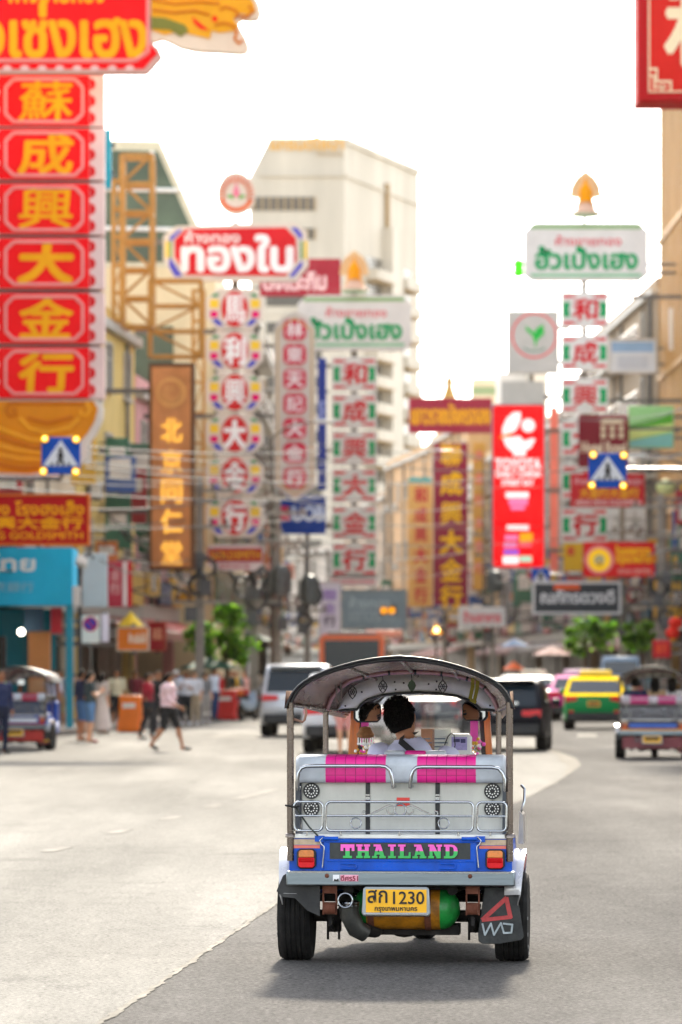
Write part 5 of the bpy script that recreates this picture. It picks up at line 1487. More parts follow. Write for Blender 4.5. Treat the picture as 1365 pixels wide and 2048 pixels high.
# tousled hair of the driver
def tufts(t, HM, k, n, c, seed):
    r = random.Random(seed); m = MB(); m.M = HM
    for _ in range(n):
        u = Vector((r.gauss(0, 1), r.gauss(0, 1) - .5, r.gauss(0, 1) + .25)).normalized()
        if u.y > .3 and u.z < .45: continue
        if u.y > -.3 and u.z < .02: continue
        if u.z < -.6: continue
        p = Vector((u.x * .089, -.010 + u.y * .106, .030 + u.z * (.103 if u.z > 0 else .13))) * k
        d = (u * .45 + Vector((r.uniform(-.3, .3), r.uniform(-.4, .1), -1.1 if u.z < .6 else r.uniform(-.3, .3)))).normalized()
        m.tube([p - u * .008, p + d * .006 - u * .001, p + d * .017 + u * .002], [.0035, .003, .001], c, 4)
    m.build('hair_tufts', t, 60)
drv = [o for o in bpy.data.objects if o.get('label', '').startswith('tuk-tuk driver')][0]
_h = DP['head']; tufts(drv, Matrix.Translation(_h) @ Matrix.Rotation(-.216, 4, 'Z') @ Matrix.Rotation(-.35, 4, 'Y') @ Matrix.Rotation(-.15, 4, 'X') if False else DRV[2], 1.0, 1500, mat('hair_0d0a08', '#0d0a08'), 5)
m = MB(); pts = [(.0, .035, 1.315), (-.085, -.005, 1.30), (-.09, -.075, 1.268), (-.02, -.125, 1.21), (.06, -.137, 1.13), (.13, -.13, 1.0)]
m.loft([[(x - .015, y - .006, z - .012), (x + .015, y - .006, z + .012), (x + .015, y + .006, z + .012), (x - .015, y + .006, z - .012)] for x, y, z in pts], mat('strap_black', '#111113', .7)); m.build('strap', drv)
NOFACE = dict(face=False)
P_ = person
P_('woman in dark grey top and denim shorts holding up a phone by the teal pillar', foot(180, 1486), R(-70), 1.66, '#3d4a4c', '#5f86b0', '#8f2f2f', 'c', pose=PHONE, leg=.48, sleeve=.35, female=True, pony=True)
P_('person in navy tee and jean shorts behind the woman with the phone', foot(163, 1483), R(-60), 1.70, '#232a4a', '#3f6796', '#22252e', 'b', leg=.5)
P_('woman in a long white skirt and pale top on the left pavement', foot(205, 1468), R(-40), 1.62, '#cfc3b8', '#e0d8cf', '#cfc8c0', 'c', female=True, longhair=True, skirt=(.12, 0, '#e3d5cb', .13))
P_('person in cream tee, black shorts and white socks by the orange barrier', foot(234, 1457), R(180), 1.70, '#d9cfae', '#1b1c20', '#d8d8dc', 'b', leg=.5)
P_('woman in crimson tee with white print crossing from the left pavement', foot(296, 1478), R(-100), 1.62, '#a5182f', '#1d1d22', '#202024', 'b', pose=dict(knl=(-.1, .1, .49), anl=(-.1, .08, .085), tol=(-.11, .24, .035), knr=(.1, -.04, .49), anr=(.1, -.2, .10), tor=(.1, -.05, .035)), female=True, loose=.035)
P_('person in black tee behind the woman in crimson', foot(318, 1466), R(170), 1.68, '#1b1b1e', '#22242c', '#1a1a1a', 'b')
P_('woman in loose pale pink shirt and black shorts striding across the road', foot(337, 1503), R(-95), 1.63, '#f2cfd2', '#17171a', '#1c1a1a', 'b', pose=WALK, leg=.52, sleeve=.75, loose=.06, female=True, pony=True)
P_('person in white shirt and black trousers in the pavement crowd', foot(372, 1450), R(175), 1.65, '#e0e2ea', '#1c1d22', '#d9dade', 'b', pose=PHONE)
P_('person in white shirt and beige trousers next to the one in black trousers', foot(390, 1449), R(165), 1.66, '#dfe1e8', '#b9a78b', '#e2e2e2', 'c')
P_('woman in grey top with a pale tote bag in the crowd', foot(411, 1447), R(-150), 1.62, '#77797c', '#a6a3a0', '#cfcfcf', 'c', female=True, longhair=True)
P_('tall man in light shirt and blue jeans near the red barriers', foot(429, 1442), R(-120), 1.76, '#d3dcea', '#27406f', '#33353a', 'b', sleeve=.95)
P_('person in dark green jacket beyond the man in light shirt', foot(458, 1432), R(160), 1.70, '#2e3b36', '#25262b', '#1e1e20', 'b', sleeve=.98)
P_('person in lavender white shirt beside the parked tuk-tuk on the left', foot(106, 1466), R(-170), 1.70, '#c9c8e0', '#4d5566', '#c99a7a', 'b', leg=.55)
P_('person in orange top standing behind the parked left tuk-tuk', foot(38, 1462), R(160), 1.72, '#d98b3a', '#36332f', '#2a2a2a', 'b')
P_('officer in navy with neon green bands at the left edge', foot(2, 1508), R(-150), 1.70, '#1d2a52', '#161d38', '#101010', 'b', sleeve=.98, strap='#a6e83a')
P_('person in teal top far along the left pavement', foot(474, 1425), R(170), 1.65, '#4f7f86', '#2b2c31', skin='b')
P_('person in pale pink top far along the left pavement', foot(490, 1421), R(-170), 1.6, '#d9b3b0', '#3c3a40', skin='c', female=True)
P_('person in white cap beside the orange barrier far left', foot(352, 1446), R(180), 1.66, '#c4c7cc', '#3a3c44', skin='b', hat='#e3e3e0')
P_('person in pink dress walking ahead of the near tuk-tuk, bare arms', foot(690, 1513), R(170), 1.66, '#d9938a', '#d9938a', '#5a4037', 'c', pose=dict(ell=(-.24, -.02, 1.12), wrl=(-.2, .1, .92)), sleeve=.12, leg=.45, female=True, longhair=True)
for a in (
 ('man in grey polo and khaki shorts at the bank pillar', (122, 1462), 150, 1.72, '#7d858c', '#a08d6a', '#3a2f28', 'b', dict(leg=.5)),
 ('woman in mustard dress near the no parking plate', (150, 1466), -160, 1.60, '#c9982e', '#c9982e', '#6a4030', 'c', dict(female=True, longhair=True, skirt=(.42, 0, '#c9982e', .1))),
 ('person in maroon shirt and dark trousers behind the orange barrier', (272, 1449), 170, 1.68, '#7a2430', '#26262c', '#1a1a1a', 'b', {}),
 ('woman in white blouse carrying a bag behind the woman in crimson', (306, 1452), -130, 1.60, '#e2dfdc', '#3a3f55', '#cfcfcf', 'c', dict(female=True, pony=True)),
 ('man in sky blue shirt in the middle of the pavement crowd', (356, 1443), 160, 1.72, '#8fb0d4', '#2f3138', '#222222', 'b', {}),
 ('woman in black dress between the two in white shirts', (381, 1440), 175, 1.60, '#18181b', '#18181b', '#c9a58a', 'c', dict(female=True, longhair=True, skirt=(.5, 0, '#18181b', .08))),
 ('person in olive tee behind the woman with the tote bag', (402, 1437), -170, 1.70, '#5f6440', '#3b3d44', '#2a2a2a', 'b', {}),
 ('person in bright red top beyond the tall man in jeans', (441, 1433), 170, 1.62, '#c2242c', '#2b2c33', '#222222', 'c', dict(female=True)),
 ('person in yellow tee far along the left pavement', (466, 1428), -165, 1.66, '#d9b02c', '#30323a', '#222222', 'b', {}),
 ('man in charcoal shirt near the parked motorbikes', (505, 1418), 170, 1.72, '#3b3d42', '#55585f', '#222222', 'b', {}),
 ('person in cream jacket walking away past the motorbikes', (520, 1414), 10, 1.66, '#d4c8b4', '#39414f', '#222222', 'c', dict(pose=WALK)),
 ('man in teal polo on the right pavement beside the pale blue van', (1290, 1418), -10, 1.72, '#2f7a80', '#2c2d33', '#222222', 'b', dict(pose=WALK)),
 ('woman in orange blouse on the right pavement under the trees', (1222, 1408), 175, 1.60, '#d9762c', '#3a3540', '#222222', 'c', dict(female=True, longhair=True)),
):
    P_(a[0], foot(*a[1]), R(a[2]), a[3], a[4], a[5], a[6], a[7], **a[8])
rx_, ry_ = gp(1307, 1517)
for i, (dx, c, lab, fem) in enumerate(((-.33, '#2b3358', 'passenger in navy on the left of the right hand tuk-tuk', 0), (.05, '#c9a77f', 'passenger in tan between the two others in the right hand tuk-tuk', 1), (.38, '#e6e2e0', 'passenger in white in the right hand tuk-tuk', 1))):
    P_(lab, (rx_ + dx, ry_ + .22, -.10), R(-5), 1.66, c, '#2a2a30', skin='c', pose=SIT(), female=bool(fem), longhair=bool(fem), group='passengers in the right hand tuk-tuk')
P_('driver of the right hand tuk-tuk in dark shirt', (rx_ + .1, ry_ + 1.0, -.16), R(-5), 1.66, '#3a3433', '#22232a', skin='b', pose=SIT(), group=None)
b_ = foot(411, 1447); bag('pale cream tote bag on the arm of the woman in grey', (b_[0] - .26, b_[1] - .12, .62), .3, '#d9d2c3')
b_ = foot(296, 1478); bag('small black handbag beside the woman in crimson', (b_[0] + .03, b_[1] - .22, .72), .2, '#17171a', (.26, .1, .22))
# things in the driver's cab
t = thing('taxi_meter', 'small white fare meter with a lilac screen on the dashboard', 'fare meter', t2w((L(921, 1500, 1.7)[0], 1.72, 1.14)), -TH)
m = MB(); m.prism(octa(.145, .155, .02, 0, .085), -.05, .05, mat('meter_white', '#d9d9d2', .4, 0, .1)); m.box((0, .02, .0), (.05, .05, .04), BLACK); m.build('case', t, bevel=.008)
m = MB(); m.rect(-.052, .06, .045, .142, -.052, mat('meter_screen', '#9a8fc0', .3, 0, .2, 40)); m.rect(-.04, .11, .0, .13, -.0535, mat('meter_ink', '#3b3560', .5)); m.rect(.005, .105, .035, .13, -.0535, mat('meter_ink', '#3b3560')); m.build('screen', t)
for px, py, w, h, c, lab in ((856, 1470, .085, .115, '#c08a66', 'brown printed card standing on the dashboard'), (884, 1472, .12, .12, '#d8dbd2', 'white paper card with small print on the dashboard')):
    v = L(px, py, 1.78)
    t = thing('paper_card', lab, 'card', t2w((v[0], 1.78, 1.14)), -TH)
    m = MB(); m.box((0, 0, .06 + (v[2] - 1.2) * .5), (w, .004, .17), mat('card_' + c.lstrip('#'), c, .6, 0, .1)); 
    for k in range(4): m.rect(-w * .38, .05 + k * .025, w * (.2 + .06 * (k % 3)), .058 + k * .025, -.003, mat('card_ink', '#6a7a8a', .6))
    m.build('card', t)
m = MB(); pts = [L(px, py, 1.6) for px, py in ((888, 1512), (890, 1490), (896, 1474), (903, 1466), (909, 1470), (911, 1490), (905, 1515))]
m.tube([t2w(p) for p in pts], .004, BLACK, 6); tag(m.build('charger_cable', None, 60), 'thin black cable looping beside the fare meter', 'cable')
def garland(lab, px, z0, side):
    v = L(px, 1450, 1.75); t = thing('flower_garland', lab, 'garland', t2w((v[0], 1.75, 0)), -TH)
    PK, YL, GN = mat('ribbon_pink', '#e04aa8', .6), mat('flower_gold', '#c99a2c', .6, 0, .3, 20), mat('flower_olive', '#7a7440', .7, 0, .3, 20)
    m = MB(); zt_ = 1.46
    for dx in (-.012, .012): m.loft([[(dx - .012, 0, z), (dx + .012, 0, z), (dx + .012, .004, z), (dx - .012, .004, z)] for z in (zt_, 1.33, 1.28)], PK)
    for a in (-.9, -.3, .4, 1.0): m.loft([[(0, 0, 1.29), (.02, 0, 1.285)], [(.05 * math.sin(a) + .01, -.01, 1.24), (.05 * math.sin(a) + .025, -.01, 1.235)]], PK, closed=False, caps=False)
    m.build('ribbon', t)
    m = MB(); r = random.Random(px)
    for _ in range(26): m.ball((r.gauss(0, .022), r.gauss(0, .015), r.uniform(1.15, 1.27)), r.uniform(.008, .016), r.choice((YL, GN, PK, VISOR)), 7, 5)
    m.build('flowers', t)
    return t
garland('pink ribbon and gold flower charm hanging right of the meter', 949, 1.3, 1)
garland('bunch of brown and green charms with pink ribbon left of the driver', 730, 1.3, -1)
t = thing('straw_charm', 'small brown straw charm like a hat left of the driver', 'ornament', t2w((L(731, 1466, 1.62)[0], 1.62, L(731, 1470, 1.62)[2])), -TH)
m = MB(); m.lathe([(.006, .055), (.03, .05), (.045, .02), (.056, .005), (.05, -.015), (.02, -.02)], mat('straw_brown', '#8a5a2e', .8, 0, .35, 30, .3), (0, 0, 0), 'Z', 18); m.build('crown', t)
m = MB()
for k in range(7): m.tube([(-.045 + k * .015, 0, -.01), (-.045 + k * .015, 0, -.05)], .004, VISOR, 5); m.ball((-.045 + k * .015, 0, -.055), .009, VISOR, 7, 5)
m.build('bells', t)

# ------------------------------------------------------------------ signs
def pm(c, rough=.55, **k): return mat('sign_' + c.lstrip('#'), c, rough, 0, k.pop('var', .1), 1.2, spec=.05, **k)
BOLD = dict(zip('蘇興馬聯東福堂記林', (.018, .02, .024, .02, .03, .022, .026, .026, .035)))
BOLD.update(dict(zip('大金行成利和天北京同仁', (.06, .034, .045, .036, .042, .04, .05, .045, .035, .04, .05))))
GREYM = mat('bracket_steel', '#6d6660', .6, .3, .25, 4)
class Sign:
    """a sign hung at distance d; its parts are drawn with photo measurements turned into metres"""
    def __init__(s, name, lab, cat, cx, base, d, group=None):
        s.d = d; s.o = at(cx, base, d); s.t = thing(name, lab, cat, s.o, 0, group)
    def X(s, px): return (px - CX) * s.d / F - s.o.x
    def Z(s, py): return CH - (py - HZ) * s.d / F - s.o.z
    def poly(s, pts): return [(s.X(a), s.Z(b)) for a, b in pts]
    def rect(s, mb, x0, y0, x1, y1, y, m): return mb.rect(s.X(x0), s.Z(y1), s.X(x1), s.Z(y0), y, m)
    def box(s, mb, x0, y0, x1, y1, m, t=.3, y=0): return mb.prism([(s.X(x0), s.Z(y1)), (s.X(x1), s.Z(y1)), (s.X(x1), s.Z(y0)), (s.X(x0), s.Z(y0))], y, y + t, m)
    def text(s, mb, t, x0, y0, x1, y1, y, m, bold=.03, shear=0., n=6): bold = BOLD.get(t, bold); return lettering(mb, t, s.X(x0), s.Z(y1), s.X(x1), s.Z(y0), y, m, bold, n, shear)
    def arms(s, cx, ys, side, t=.3, w=.16, off=0):
        """steel arms from the house front to the sign, with an upright behind it"""
        m = MB(); xf = interp(LF if side == 'l' else RF, s.d) - s.o.x
        x = s.X(cx)
        for py in ys: m.box(((x + xf) / 2, t + w / 2 + off, s.Z(py)), (abs(x - xf) + .6, w, w), GREYM)
        z0, z1 = s.Z(max(ys)) - .3, s.Z(min(ys)) + .3
        m.box((x, t + w * 1.5 + .01 + off, (z0 + z1) / 2), (w, w, z1 - z0), GREYM)
        m.build('bracket', s.t)
def board(name, lab, x0, y0, x1, y1, d, c, texts=(), frame=None, t=.25, side='l', cat='sign', fw=3, group=None, arms=True, extra=None, emit=0, rough=.45):
    s = Sign(name, lab, cat, (x0 + x1) / 2, y1, d, group)
    m = MB(); s.box(m, x0, y0, x1, y1, pm(c, rough), t); s.panel = m.build('panel', s.t, bevel=.02)
    if frame:
        m = MB(); fm = pm(frame)
        for a, b, e, f in ((x0 - fw, y0 - fw, x1 + fw, y0), (x0 - fw, y1, x1 + fw, y1 + fw), (x0 - fw, y0, x0, y1), (x1, y0, x1 + fw, y1)): s.box(m, a, b, e, f, fm, t + .1, -.05)
        m.build('frame', s.t)
    for tx in texts:
        m = MB(); s.text(m, tx[0], *tx[1:5], -.015, pm(tx[5]), tx[6] if len(tx) > 6 else .03); m.build('lettering', s.t)
    if extra: extra(s)
    if arms: s.arms((x0 + x1) / 2, [y0 + (y1 - y0) * .25, y0 + (y1 - y0) * .75], side, t, .12)
    return s
GOLD = '#f2a516'; RED = '#f2141c'; WHITE = '#e9e6e0'; PINKW = '#e6b3b0'
# --- tall red column with gold characters, left edge
s = Sign('gold_shop_sign', 'tall column of six red panels with gold characters, at the left edge', 'sign', 90, 800, 106, 'gold shop sign columns')
for ch, y0 in zip('蘇成興大金行', (150, 257, 366, 475, 585, 694)):
    y1 = y0 + 103
    m = MB(); s.box(m, -28, y0, 209, y1, pm('#e0c3bc'), .5); s.box(m, -1, y0 + 1, 179, y1 - 1, pm(RED), .03, -.03)
    k = 16
    for e in (0, 1):   # pale octagonal line
        q = [(12, y0 + 9 + k), (12 + k, y0 + 9), (166 - k, y0 + 9), (166, y0 + 9 + k), (166, y1 - 9 - k), (166 - k, y1 - 9), (12 + k, y1 - 9), (12, y1 - 9 - k)]
    P2 = s.poly(q)
    for a, b in zip(P2, P2[1:] + P2[:1]): m.tube([(a[0], -.035, a[1]), (b[0], -.035, b[1])], .042, pm('#eb9a94'), 6)
    for xx, a0, a1 in ((180, -90, 90), (-1, 90, 270)):
        for j in range(3): 
            cy = y0 + 18 + j * 34; P3 = arc_pts(s.X(xx), s.Z(cy), 12 * s.d / F, a0, a1, 10); m.flat(P3, -.006, pm('#d3262c'))
    pn = m.build('panel', s.t)
    m = MB(); s.text(m, ch, 38, y0 + 12, 143, y1 - 13, -.045, pm(GOLD), .042, .06); m.build('character', pn)
m = MB(); s.box(m, -20, 140, 200, 800, GREYM, .2, .52); m.build('back_frame', s.t)
s.arms(90, [200, 420, 640, 780], 'l', .72)
# --- banner with dragon above it
s = Sign('gold_shop_banner', 'huge red banner with gold Thai lettering and a golden dragon head, top left', 'sign', 60, 146, 104)
m = MB()
m.prism(s.poly([(-330, 146), (293, 146), (302, 138), (325, 112), (318, 96), (302, 84), (302, -60), (-330, -60)]), 0, .5, pm('#d8a89a'))
m.prism(s.poly([(-325, 138), (288, 138), (303, 120), (316, 108), (310, 98), (300, 88), (300, -56), (-325, -56)]), -.04, 0, pm(RED))
for i in range(9): m.disc(s.X(-20 + i * 35), s.Z(137), 9 * s.d / F, -.045, pm('#e7b8ae'), 14, rz=6 * s.d / F)
q = s.poly([(-320, 122), (270, 122), (297, 104), (297, -50)])
for a, b in zip(q, q[1:]): m.tube([(a[0], -.045, a[1]), (b[0], -.045, b[1])], .05, pm('#ee8f86'), 6)
m.build('panel', s.t)
m = MB(); s.text(m, 'ฮั่วเซ่งเฮง', -88, 6, 291, 114, -.06, pm(GOLD), .034); s.text(m, 'ห้างขายทอง', 20, -48, 210, 6, -.06, pm(GOLD), .03); m.build('lettering', s.t)
m = MB()
cream = [(302, 84), (325, 78), (340, 84), (362, 95), (395, 102), (440, 104), (482, 107), (495, 104), (499, 92), (492, 74), (482, 58), (476, 44), (484, 38), (500, 40), (517, 38), (523, 26), (520, 10), (510, -8), (490, -30), (302, -40)]
m.prism(s.poly(cream), .02, .45, pm('#e9cfb4'))
m.prism(s.poly([(303, 60), (330, 70), (362, 62), (380, 68), (420, 78), (424, 62), (440, 66), (470, 62), (478, 52), (468, 40), (474, 26), (500, 30), (512, 24), (508, 6), (490, -20), (303, -34)]), -.02, .02, pm('#eba224'))
m.prism(s.poly([(303, 34), (330, 36), (370, 50), (378, 62), (362, 74), (340, 60), (303, 58)]), -.04, -.02, pm('#7f7a38'))
m.flat(s.poly([(385, 34), (400, 46), (420, 62), (400, 58), (388, 46)]), -.045, pm(RED)); m.disc(s.X(430), s.Z(38), .07, -.046, pm(RED), 12)
for c in ([(440, 20), (452, 14), (470, 20), (478, 30), (470, 36)], [(430, 50), (450, 46), (468, 52), (474, 64), (470, 78), (478, 88), (486, 80)], [(480, 34), (496, 34), (506, 22), (498, 12)], [(306, 20), (350, 26), (390, 22), (420, 30)], [(306, 0), (350, 8), (400, 4), (440, 8)]):
    m.tube([(s.X(a), -.04, s.Z(b)) for a, b in c], .035, pm('#d9791f'), 6)
m.build('dragon_head', s.t, 60)
s.arms(60, [0, 110], 'l', .5)
# --- gold cloud base under the column
s = Sign('cloud_ornament', 'orange gold cloud scroll ornament under the red column', 'ornament', 90, 960, 106)
m = MB()
out = [(-30, 800), (197, 800), (207, 815), (205, 840), (192, 868), (176, 890), (172, 905), (160, 930), (120, 952), (60, 962), (-30, 958)]
m.prism(s.poly(out[::-1]), 0, .45, pm('#d9d0c4'))
m.prism(s.poly([(-28, 802), (188, 802), (196, 818), (190, 842), (176, 866), (160, 884), (150, 915), (112, 938), (60, 948), (-28, 944)][::-1]), -.04, 0, pm('#d9861b'))
SC = pm('#f0a92c')
for k, c in enumerate([[(20, 806), (14, 820), (20, 832), (32, 830), (32, 820), (26, 818)], [(172, 806), (180, 818), (174, 832), (162, 830), (162, 820)], [(20, 806), (96, 806), (172, 806)], [(40, 836), (60, 858), (96, 866), (140, 856), (160, 836)], [(56, 836), (96, 846), (146, 834)], [(-20, 846), (10, 862), (60, 880), (110, 884), (150, 872)], [(-20, 866), (20, 880), (70, 896), (140, 886)], [(-20, 906), (40, 918), (90, 920), (140, 906)], [(-20, 924), (40, 936), (100, 934), (136, 922)], [(-20, 886), (30, 900), (90, 908), (150, 896)]]):
    m.tube([(s.X(a), -.045, s.Z(b)) for a, b in c], .05, SC if k % 2 else pm('#c9721a'), 6)
m.build('panel', s.t, 60); s.arms(80, [820, 880], 'l', .45)
board('teal_sign', 'narrow teal edged sign just behind the red column', 190, 258, 222, 376, 110, '#2aa6bd', t=.3)
# --- red shop board above the bank
board('shop_board', 'red board with three rows of gold writing above the teal bank front', -160, 992, 176, 1087, 105, '#b3131b',
      [('ห้างขายทอง โรงฮงเส็ง', -150, 1002, 168, 1030, GOLD, .03), ('福成興大金行', -100, 1034, 166, 1058, GOLD, .04), ('HENG HENG GOLDSMITH', -140, 1064, 166, 1078, GOLD, .03)], '#d9702a', fw=4)
# --- bank front
s = Sign('bank_fascia', 'turquoise bank fascia with white Thai and Chinese lettering on a blue pillar', 'sign', 140, 1466, 113)
TE = pm('#22b3de'); m = MB(); s.box(m, -240, 1095, 145, 1210, TE, 2.6); m.build('panel', s.t)
m = MB(); s.text(m, 'กรุงไทย', -120, 1108, 70, 1152, -.02, pm('#dfe9ea'), .035); s.text(m, '泰京銀行', -40, 1164, 68, 1184, -.02, pm('#7fc4dc'), .02); m.build('lettering', s.t)
m = MB(); s.box(m, 132, 1211, 146, 1464, pm('#2f93ab'), .2, .05); m.build('pillar', s.t)
m = MB(); s.box(m, -240, 1216, 100, 1458, pm('#14707f'), .1, 2.4); m.build('back_wall', s.t)
m = MB(); s.box(m, 48, 1262, 92, 1400, pm('#c4834f'), .4, 1.6); m.build('column', s.t)
m = MB(); s.box(m, 96, 1214, 118, 1266, pm('#c8303a'), .2, 1.2); s.box(m, 42, 1214, 80, 1262, pm('#3c5468'), .2, 1.2); m.build('hanging_banner', s.t)
m = MB(); m.ball((s.X(38), .9, s.Z(1263)), .09, mat('lamp_white', '#fff6e2', .4, 0, 0, emit=3)); m.build('lamp', s.t)
board('light_box', 'pale grey light box with teal edge beside the bank fascia', 165, 1106, 214, 1214, 121, '#b9c7cd', frame=None, t=.5)
board('crimson_banner', 'crimson hanging banner with a pale stripe, beside the grey light box', 216, 1122, 264, 1214, 125, '#b23a4c', [('金', 222, 1140, 240, 1160, '#d7a0a0'), ('行', 222, 1166, 240, 1188, '#d7a0a0')], t=.3, extra=lambda s: s.rect(MB(), 0, 0, 1, 1, 0, TE) and (lambda m: (s.box(m, 246, 1124, 255, 1212, pm('#e0d3d0'), .02, -.02), s.box(m, 256, 1124, 264, 1212, pm('#c41426'), .02, -.02), m.build('stripes', s.t)))(MB()))
# --- no parking plate, small stall signs
s = Sign('no_parking_sign', 'white no parking plate with a blue and red roundel on the left pavement', 'road sign', 182, 1466, 118)
m = MB(); s.box(m, 164, 1230, 200, 1286, pm('#dedad2'), .04); m.disc(s.X(181), s.Z(1248), 15 * s.d / F, -.006, pm('#c8202e'), 24); m.disc(s.X(181), s.Z(1248), 11.5 * s.d / F, -.010, pm('#2a3f9e'), 24); m.box((s.X(181), -.014, s.Z(1248)), (.3, .004, .045), pm('#c8202e'), ry=R(45)); m.build('plate', s.t)
m = MB(); m.tube([(s.X(182), .06, s.Z(1240)), (s.X(182), .06, s.Z(1466))], .035, GREYM, 8); m.build('post', s.t)
board('stall_sign', 'orange and white stall sign under the awnings, left pavement', 236, 1256, 296, 1300, 126, '#e07a2a', [('ข้าวมันไก่', 258, 1266, 292, 1286, '#f2e2c8')], frame='#e9dcc4', fw=2)
board('red_sign', 'dark red panel right of the orange stall sign', 298, 1246, 330, 1300, 128, '#8d1a22', [('福', 304, 1256, 324, 1280, '#cf8a6a')], frame='#a8452c', fw=2)
board('white_sign', 'small white and lilac panel right of the no parking plate', 203, 1228, 218, 1284, 120, '#ded7e4', t=.1, arms=True)
# --- brown vertical sign with glowing gold characters
s = Sign('herb_shop_sign', 'brown vertical sign with glowing gold characters and a round emblem', 'sign', 344, 1140, 138)
m = MB(); s.box(m, 298, 726, 390, 1140, pm('#5f3f2c'), .45); s.box(m, 304, 734, 382, 1134, pm('#c4804e', rough=.5, var=.3), .04, -.04); m.build('panel', s.t)
GLW = mat('glow_gold', '#ffb84a', .5, 0, 0, emit=.24)
m = MB(); cx_, cz_ = s.X(343), s.Z(785)
m.ring(cx_, cz_, .40, .48, -.05, pm('#d69a58')); 
for k in range(5): m.ring(cx_, cz_, .09 + .07 * k, .12 + .07 * k, -.052, pm('#d69a58'), 20, k, k + 4.2)
m.build('emblem', s.t)
m = MB()
for ch, y in zip('北京同仁堂', (838, 900, 960, 1020, 1082)): s.text(m, ch, 324, y, 364, y + 46, -.055, GLW, .04)
m.build('lettering', s.t); s.arms(344, [780, 900, 1020, 1120], 'l', .45)
# --- octagon column with lotus emblem
s = Sign('gold_shop_sign', 'octagonal red and white sign column with a lotus emblem on top', 'sign', 470, 1142, 150, 'gold shop sign columns')
OW = pm('#d9c9ba'); m = MB()
m.prism(s.poly([(327, 520), (352, 560), (592, 562), (618, 530), (614, 462), (588, 444), (352, 452), (327, 472)]), 0, .5, OW)
m.prism(s.poly([(350, 514), (372, 550), (572, 552), (594, 520), (592, 476), (572, 455), (372, 458), (350, 480)]), -.03, 0, pm('#d3222a'))
m.flat(s.poly([(340, 486), (340, 474), (358, 459), (366, 459)]), -.012, pm('#5a55b8')); m.flat(s.poly([(340, 512), (366, 553), (350, 553), (338, 532)]), -.012, pm('#5a55b8'))
m.flat(s.poly([(602, 480), (582, 455), (594, 455), (606, 470)]), -.012, pm('#5a55b8')); m.flat(s.poly([(604, 520), (606, 532), (588, 554), (578, 554)]), -.012, pm('#5a55b8'))
s.rect(m, 331, 482, 337, 516, -.012, pm('#f0c63c')); s.rect(m, 339, 482, 344, 516, -.012, pm('#8aa84a')); s.rect(m, 609, 482, 615, 518, -.012, pm('#f0c63c')); s.rect(m, 601, 482, 606, 518, -.012, pm('#6d9a5a'))
m.build('top_board', s.t)
m = MB(); s.text(m, 'ห้างทอง', 371, 462, 480, 486, -.045, pm('#f3dcd6'), .035); s.text(m, 'ทองใบ', 366, 472, 584, 542, -.045, pm('#f6ece8'), .06); m.build('lettering', s.t)
m = MB(); r_ = 38 * s.d / F; cx_, cz_ = s.X(473), s.Z(388)
m.prism([(cx_ + r_ * 1.02 * math.cos(2 * math.pi * i / 30), cz_ + r_ * (1.18 if 3 < i < 12 else 1.1) * math.sin(2 * math.pi * i / 30)) for i in range(30)], .02, .3, OW)
for i in range(19):
    a = R(-20 + i * 12.2); m.tube([(cx_ + r_ * .58 * math.cos(a), .0, cz_ + r_ * .62 * math.sin(a)), (cx_ + r_ * .93 * math.cos(a), .0, cz_ + r_ * 1.0 * math.sin(a))], .03, pm('#d97a5c'), 5)
m.ring(cx_, cz_, r_ * .72, r_ * .92, -.002, pm('#e0622c'), 20, R(200), R(340))
m.flat([(cx_ - .14, cz_ - .1), (cx_ + .14, cz_ - .1), (cx_ + .1, cz_ + .12), (cx_, cz_ + .42), (cx_ - .1, cz_ + .12)], -.004, pm('#e37f95'))
m.flat([(cx_ - .36, cz_ - .05), (cx_ - .1, cz_ - .2), (cx_ - .12, cz_ - .02)], -.006, pm('#5fae4a')); m.flat([(cx_ + .36, cz_ - .05), (cx_ + .12, cz_ - .02), (cx_ + .1, cz_ - .2)], -.006, pm('#5fae4a'))
m.build('lotus_emblem', s.t)
for i, ch in enumerate('馬利興大金行'):
    cy = 618 + i * 83.2; u = s.d / F
    m = MB(); X0, Z0 = s.X(470), s.Z(cy)
    m.prism(octa(114 * u, 80 * u, 22 * u, X0, Z0), 0, .4, OW)
    for sd_ in (-1, 1):
        def qd(pts, c): 
            P_q = [(X0 + sd_ * a * u, Z0 - b * u) for a, b in pts]; m.flat(P_q if sd_ > 0 else P_q[::-1], -.008, pm(c))
        qd([(30, -31), (40, -31), (48, -24), (36, -24)], '#1f8a4a'); qd([(32, -19), (50, -19), (50, -2), (32, -2)], '#f2c43a'); qd([(34, 4), (49, 4), (49, 17), (34, 17)], '#e0126a'); qd([(34, 19), (46, 21), (34, 33), (22, 34)], '#3f3fae')
    m.prism([(X0 + 27 * u * math.cos(a), Z0 + 36 * u * math.sin(a)) for a in [2 * math.pi * j / 22 for j in range(22)]], -.03, 0, pm('#cf2a2e'))
    pn = m.build('panel', s.t); m = MB(); s.text(m, ch, 450, cy - 26, 490, cy + 27, -.04, pm('#f5ede8'), .05); m.build('character', pn)
m = MB(); m.prism(s.poly([(415, 1098), (420, 1090), (520, 1090), (527, 1098), (526, 1128), (510, 1141), (430, 1141), (415, 1130)][::-1]), 0, .35, pm('#dcc8c4')); s.box(m, 416, 1096, 525, 1124, pm('#a8202c'), .02, -.02); s.text(m, 'GOLDSMITH', 421, 1102, 521, 1118, -.03, pm('#d99a2c'), .04); s.text(m, 'SINCE', 440, 1128, 500, 1137, -.01, pm('#c24a55'), .03); m.build('base_plate', s.t)
m = MB(); s.box(m, 462, 440, 478, 1142, GREYM, .15, .5); m.build('upright', s.t); s.arms(470, [480, 660, 830, 1000, 1110], 'l', .66)
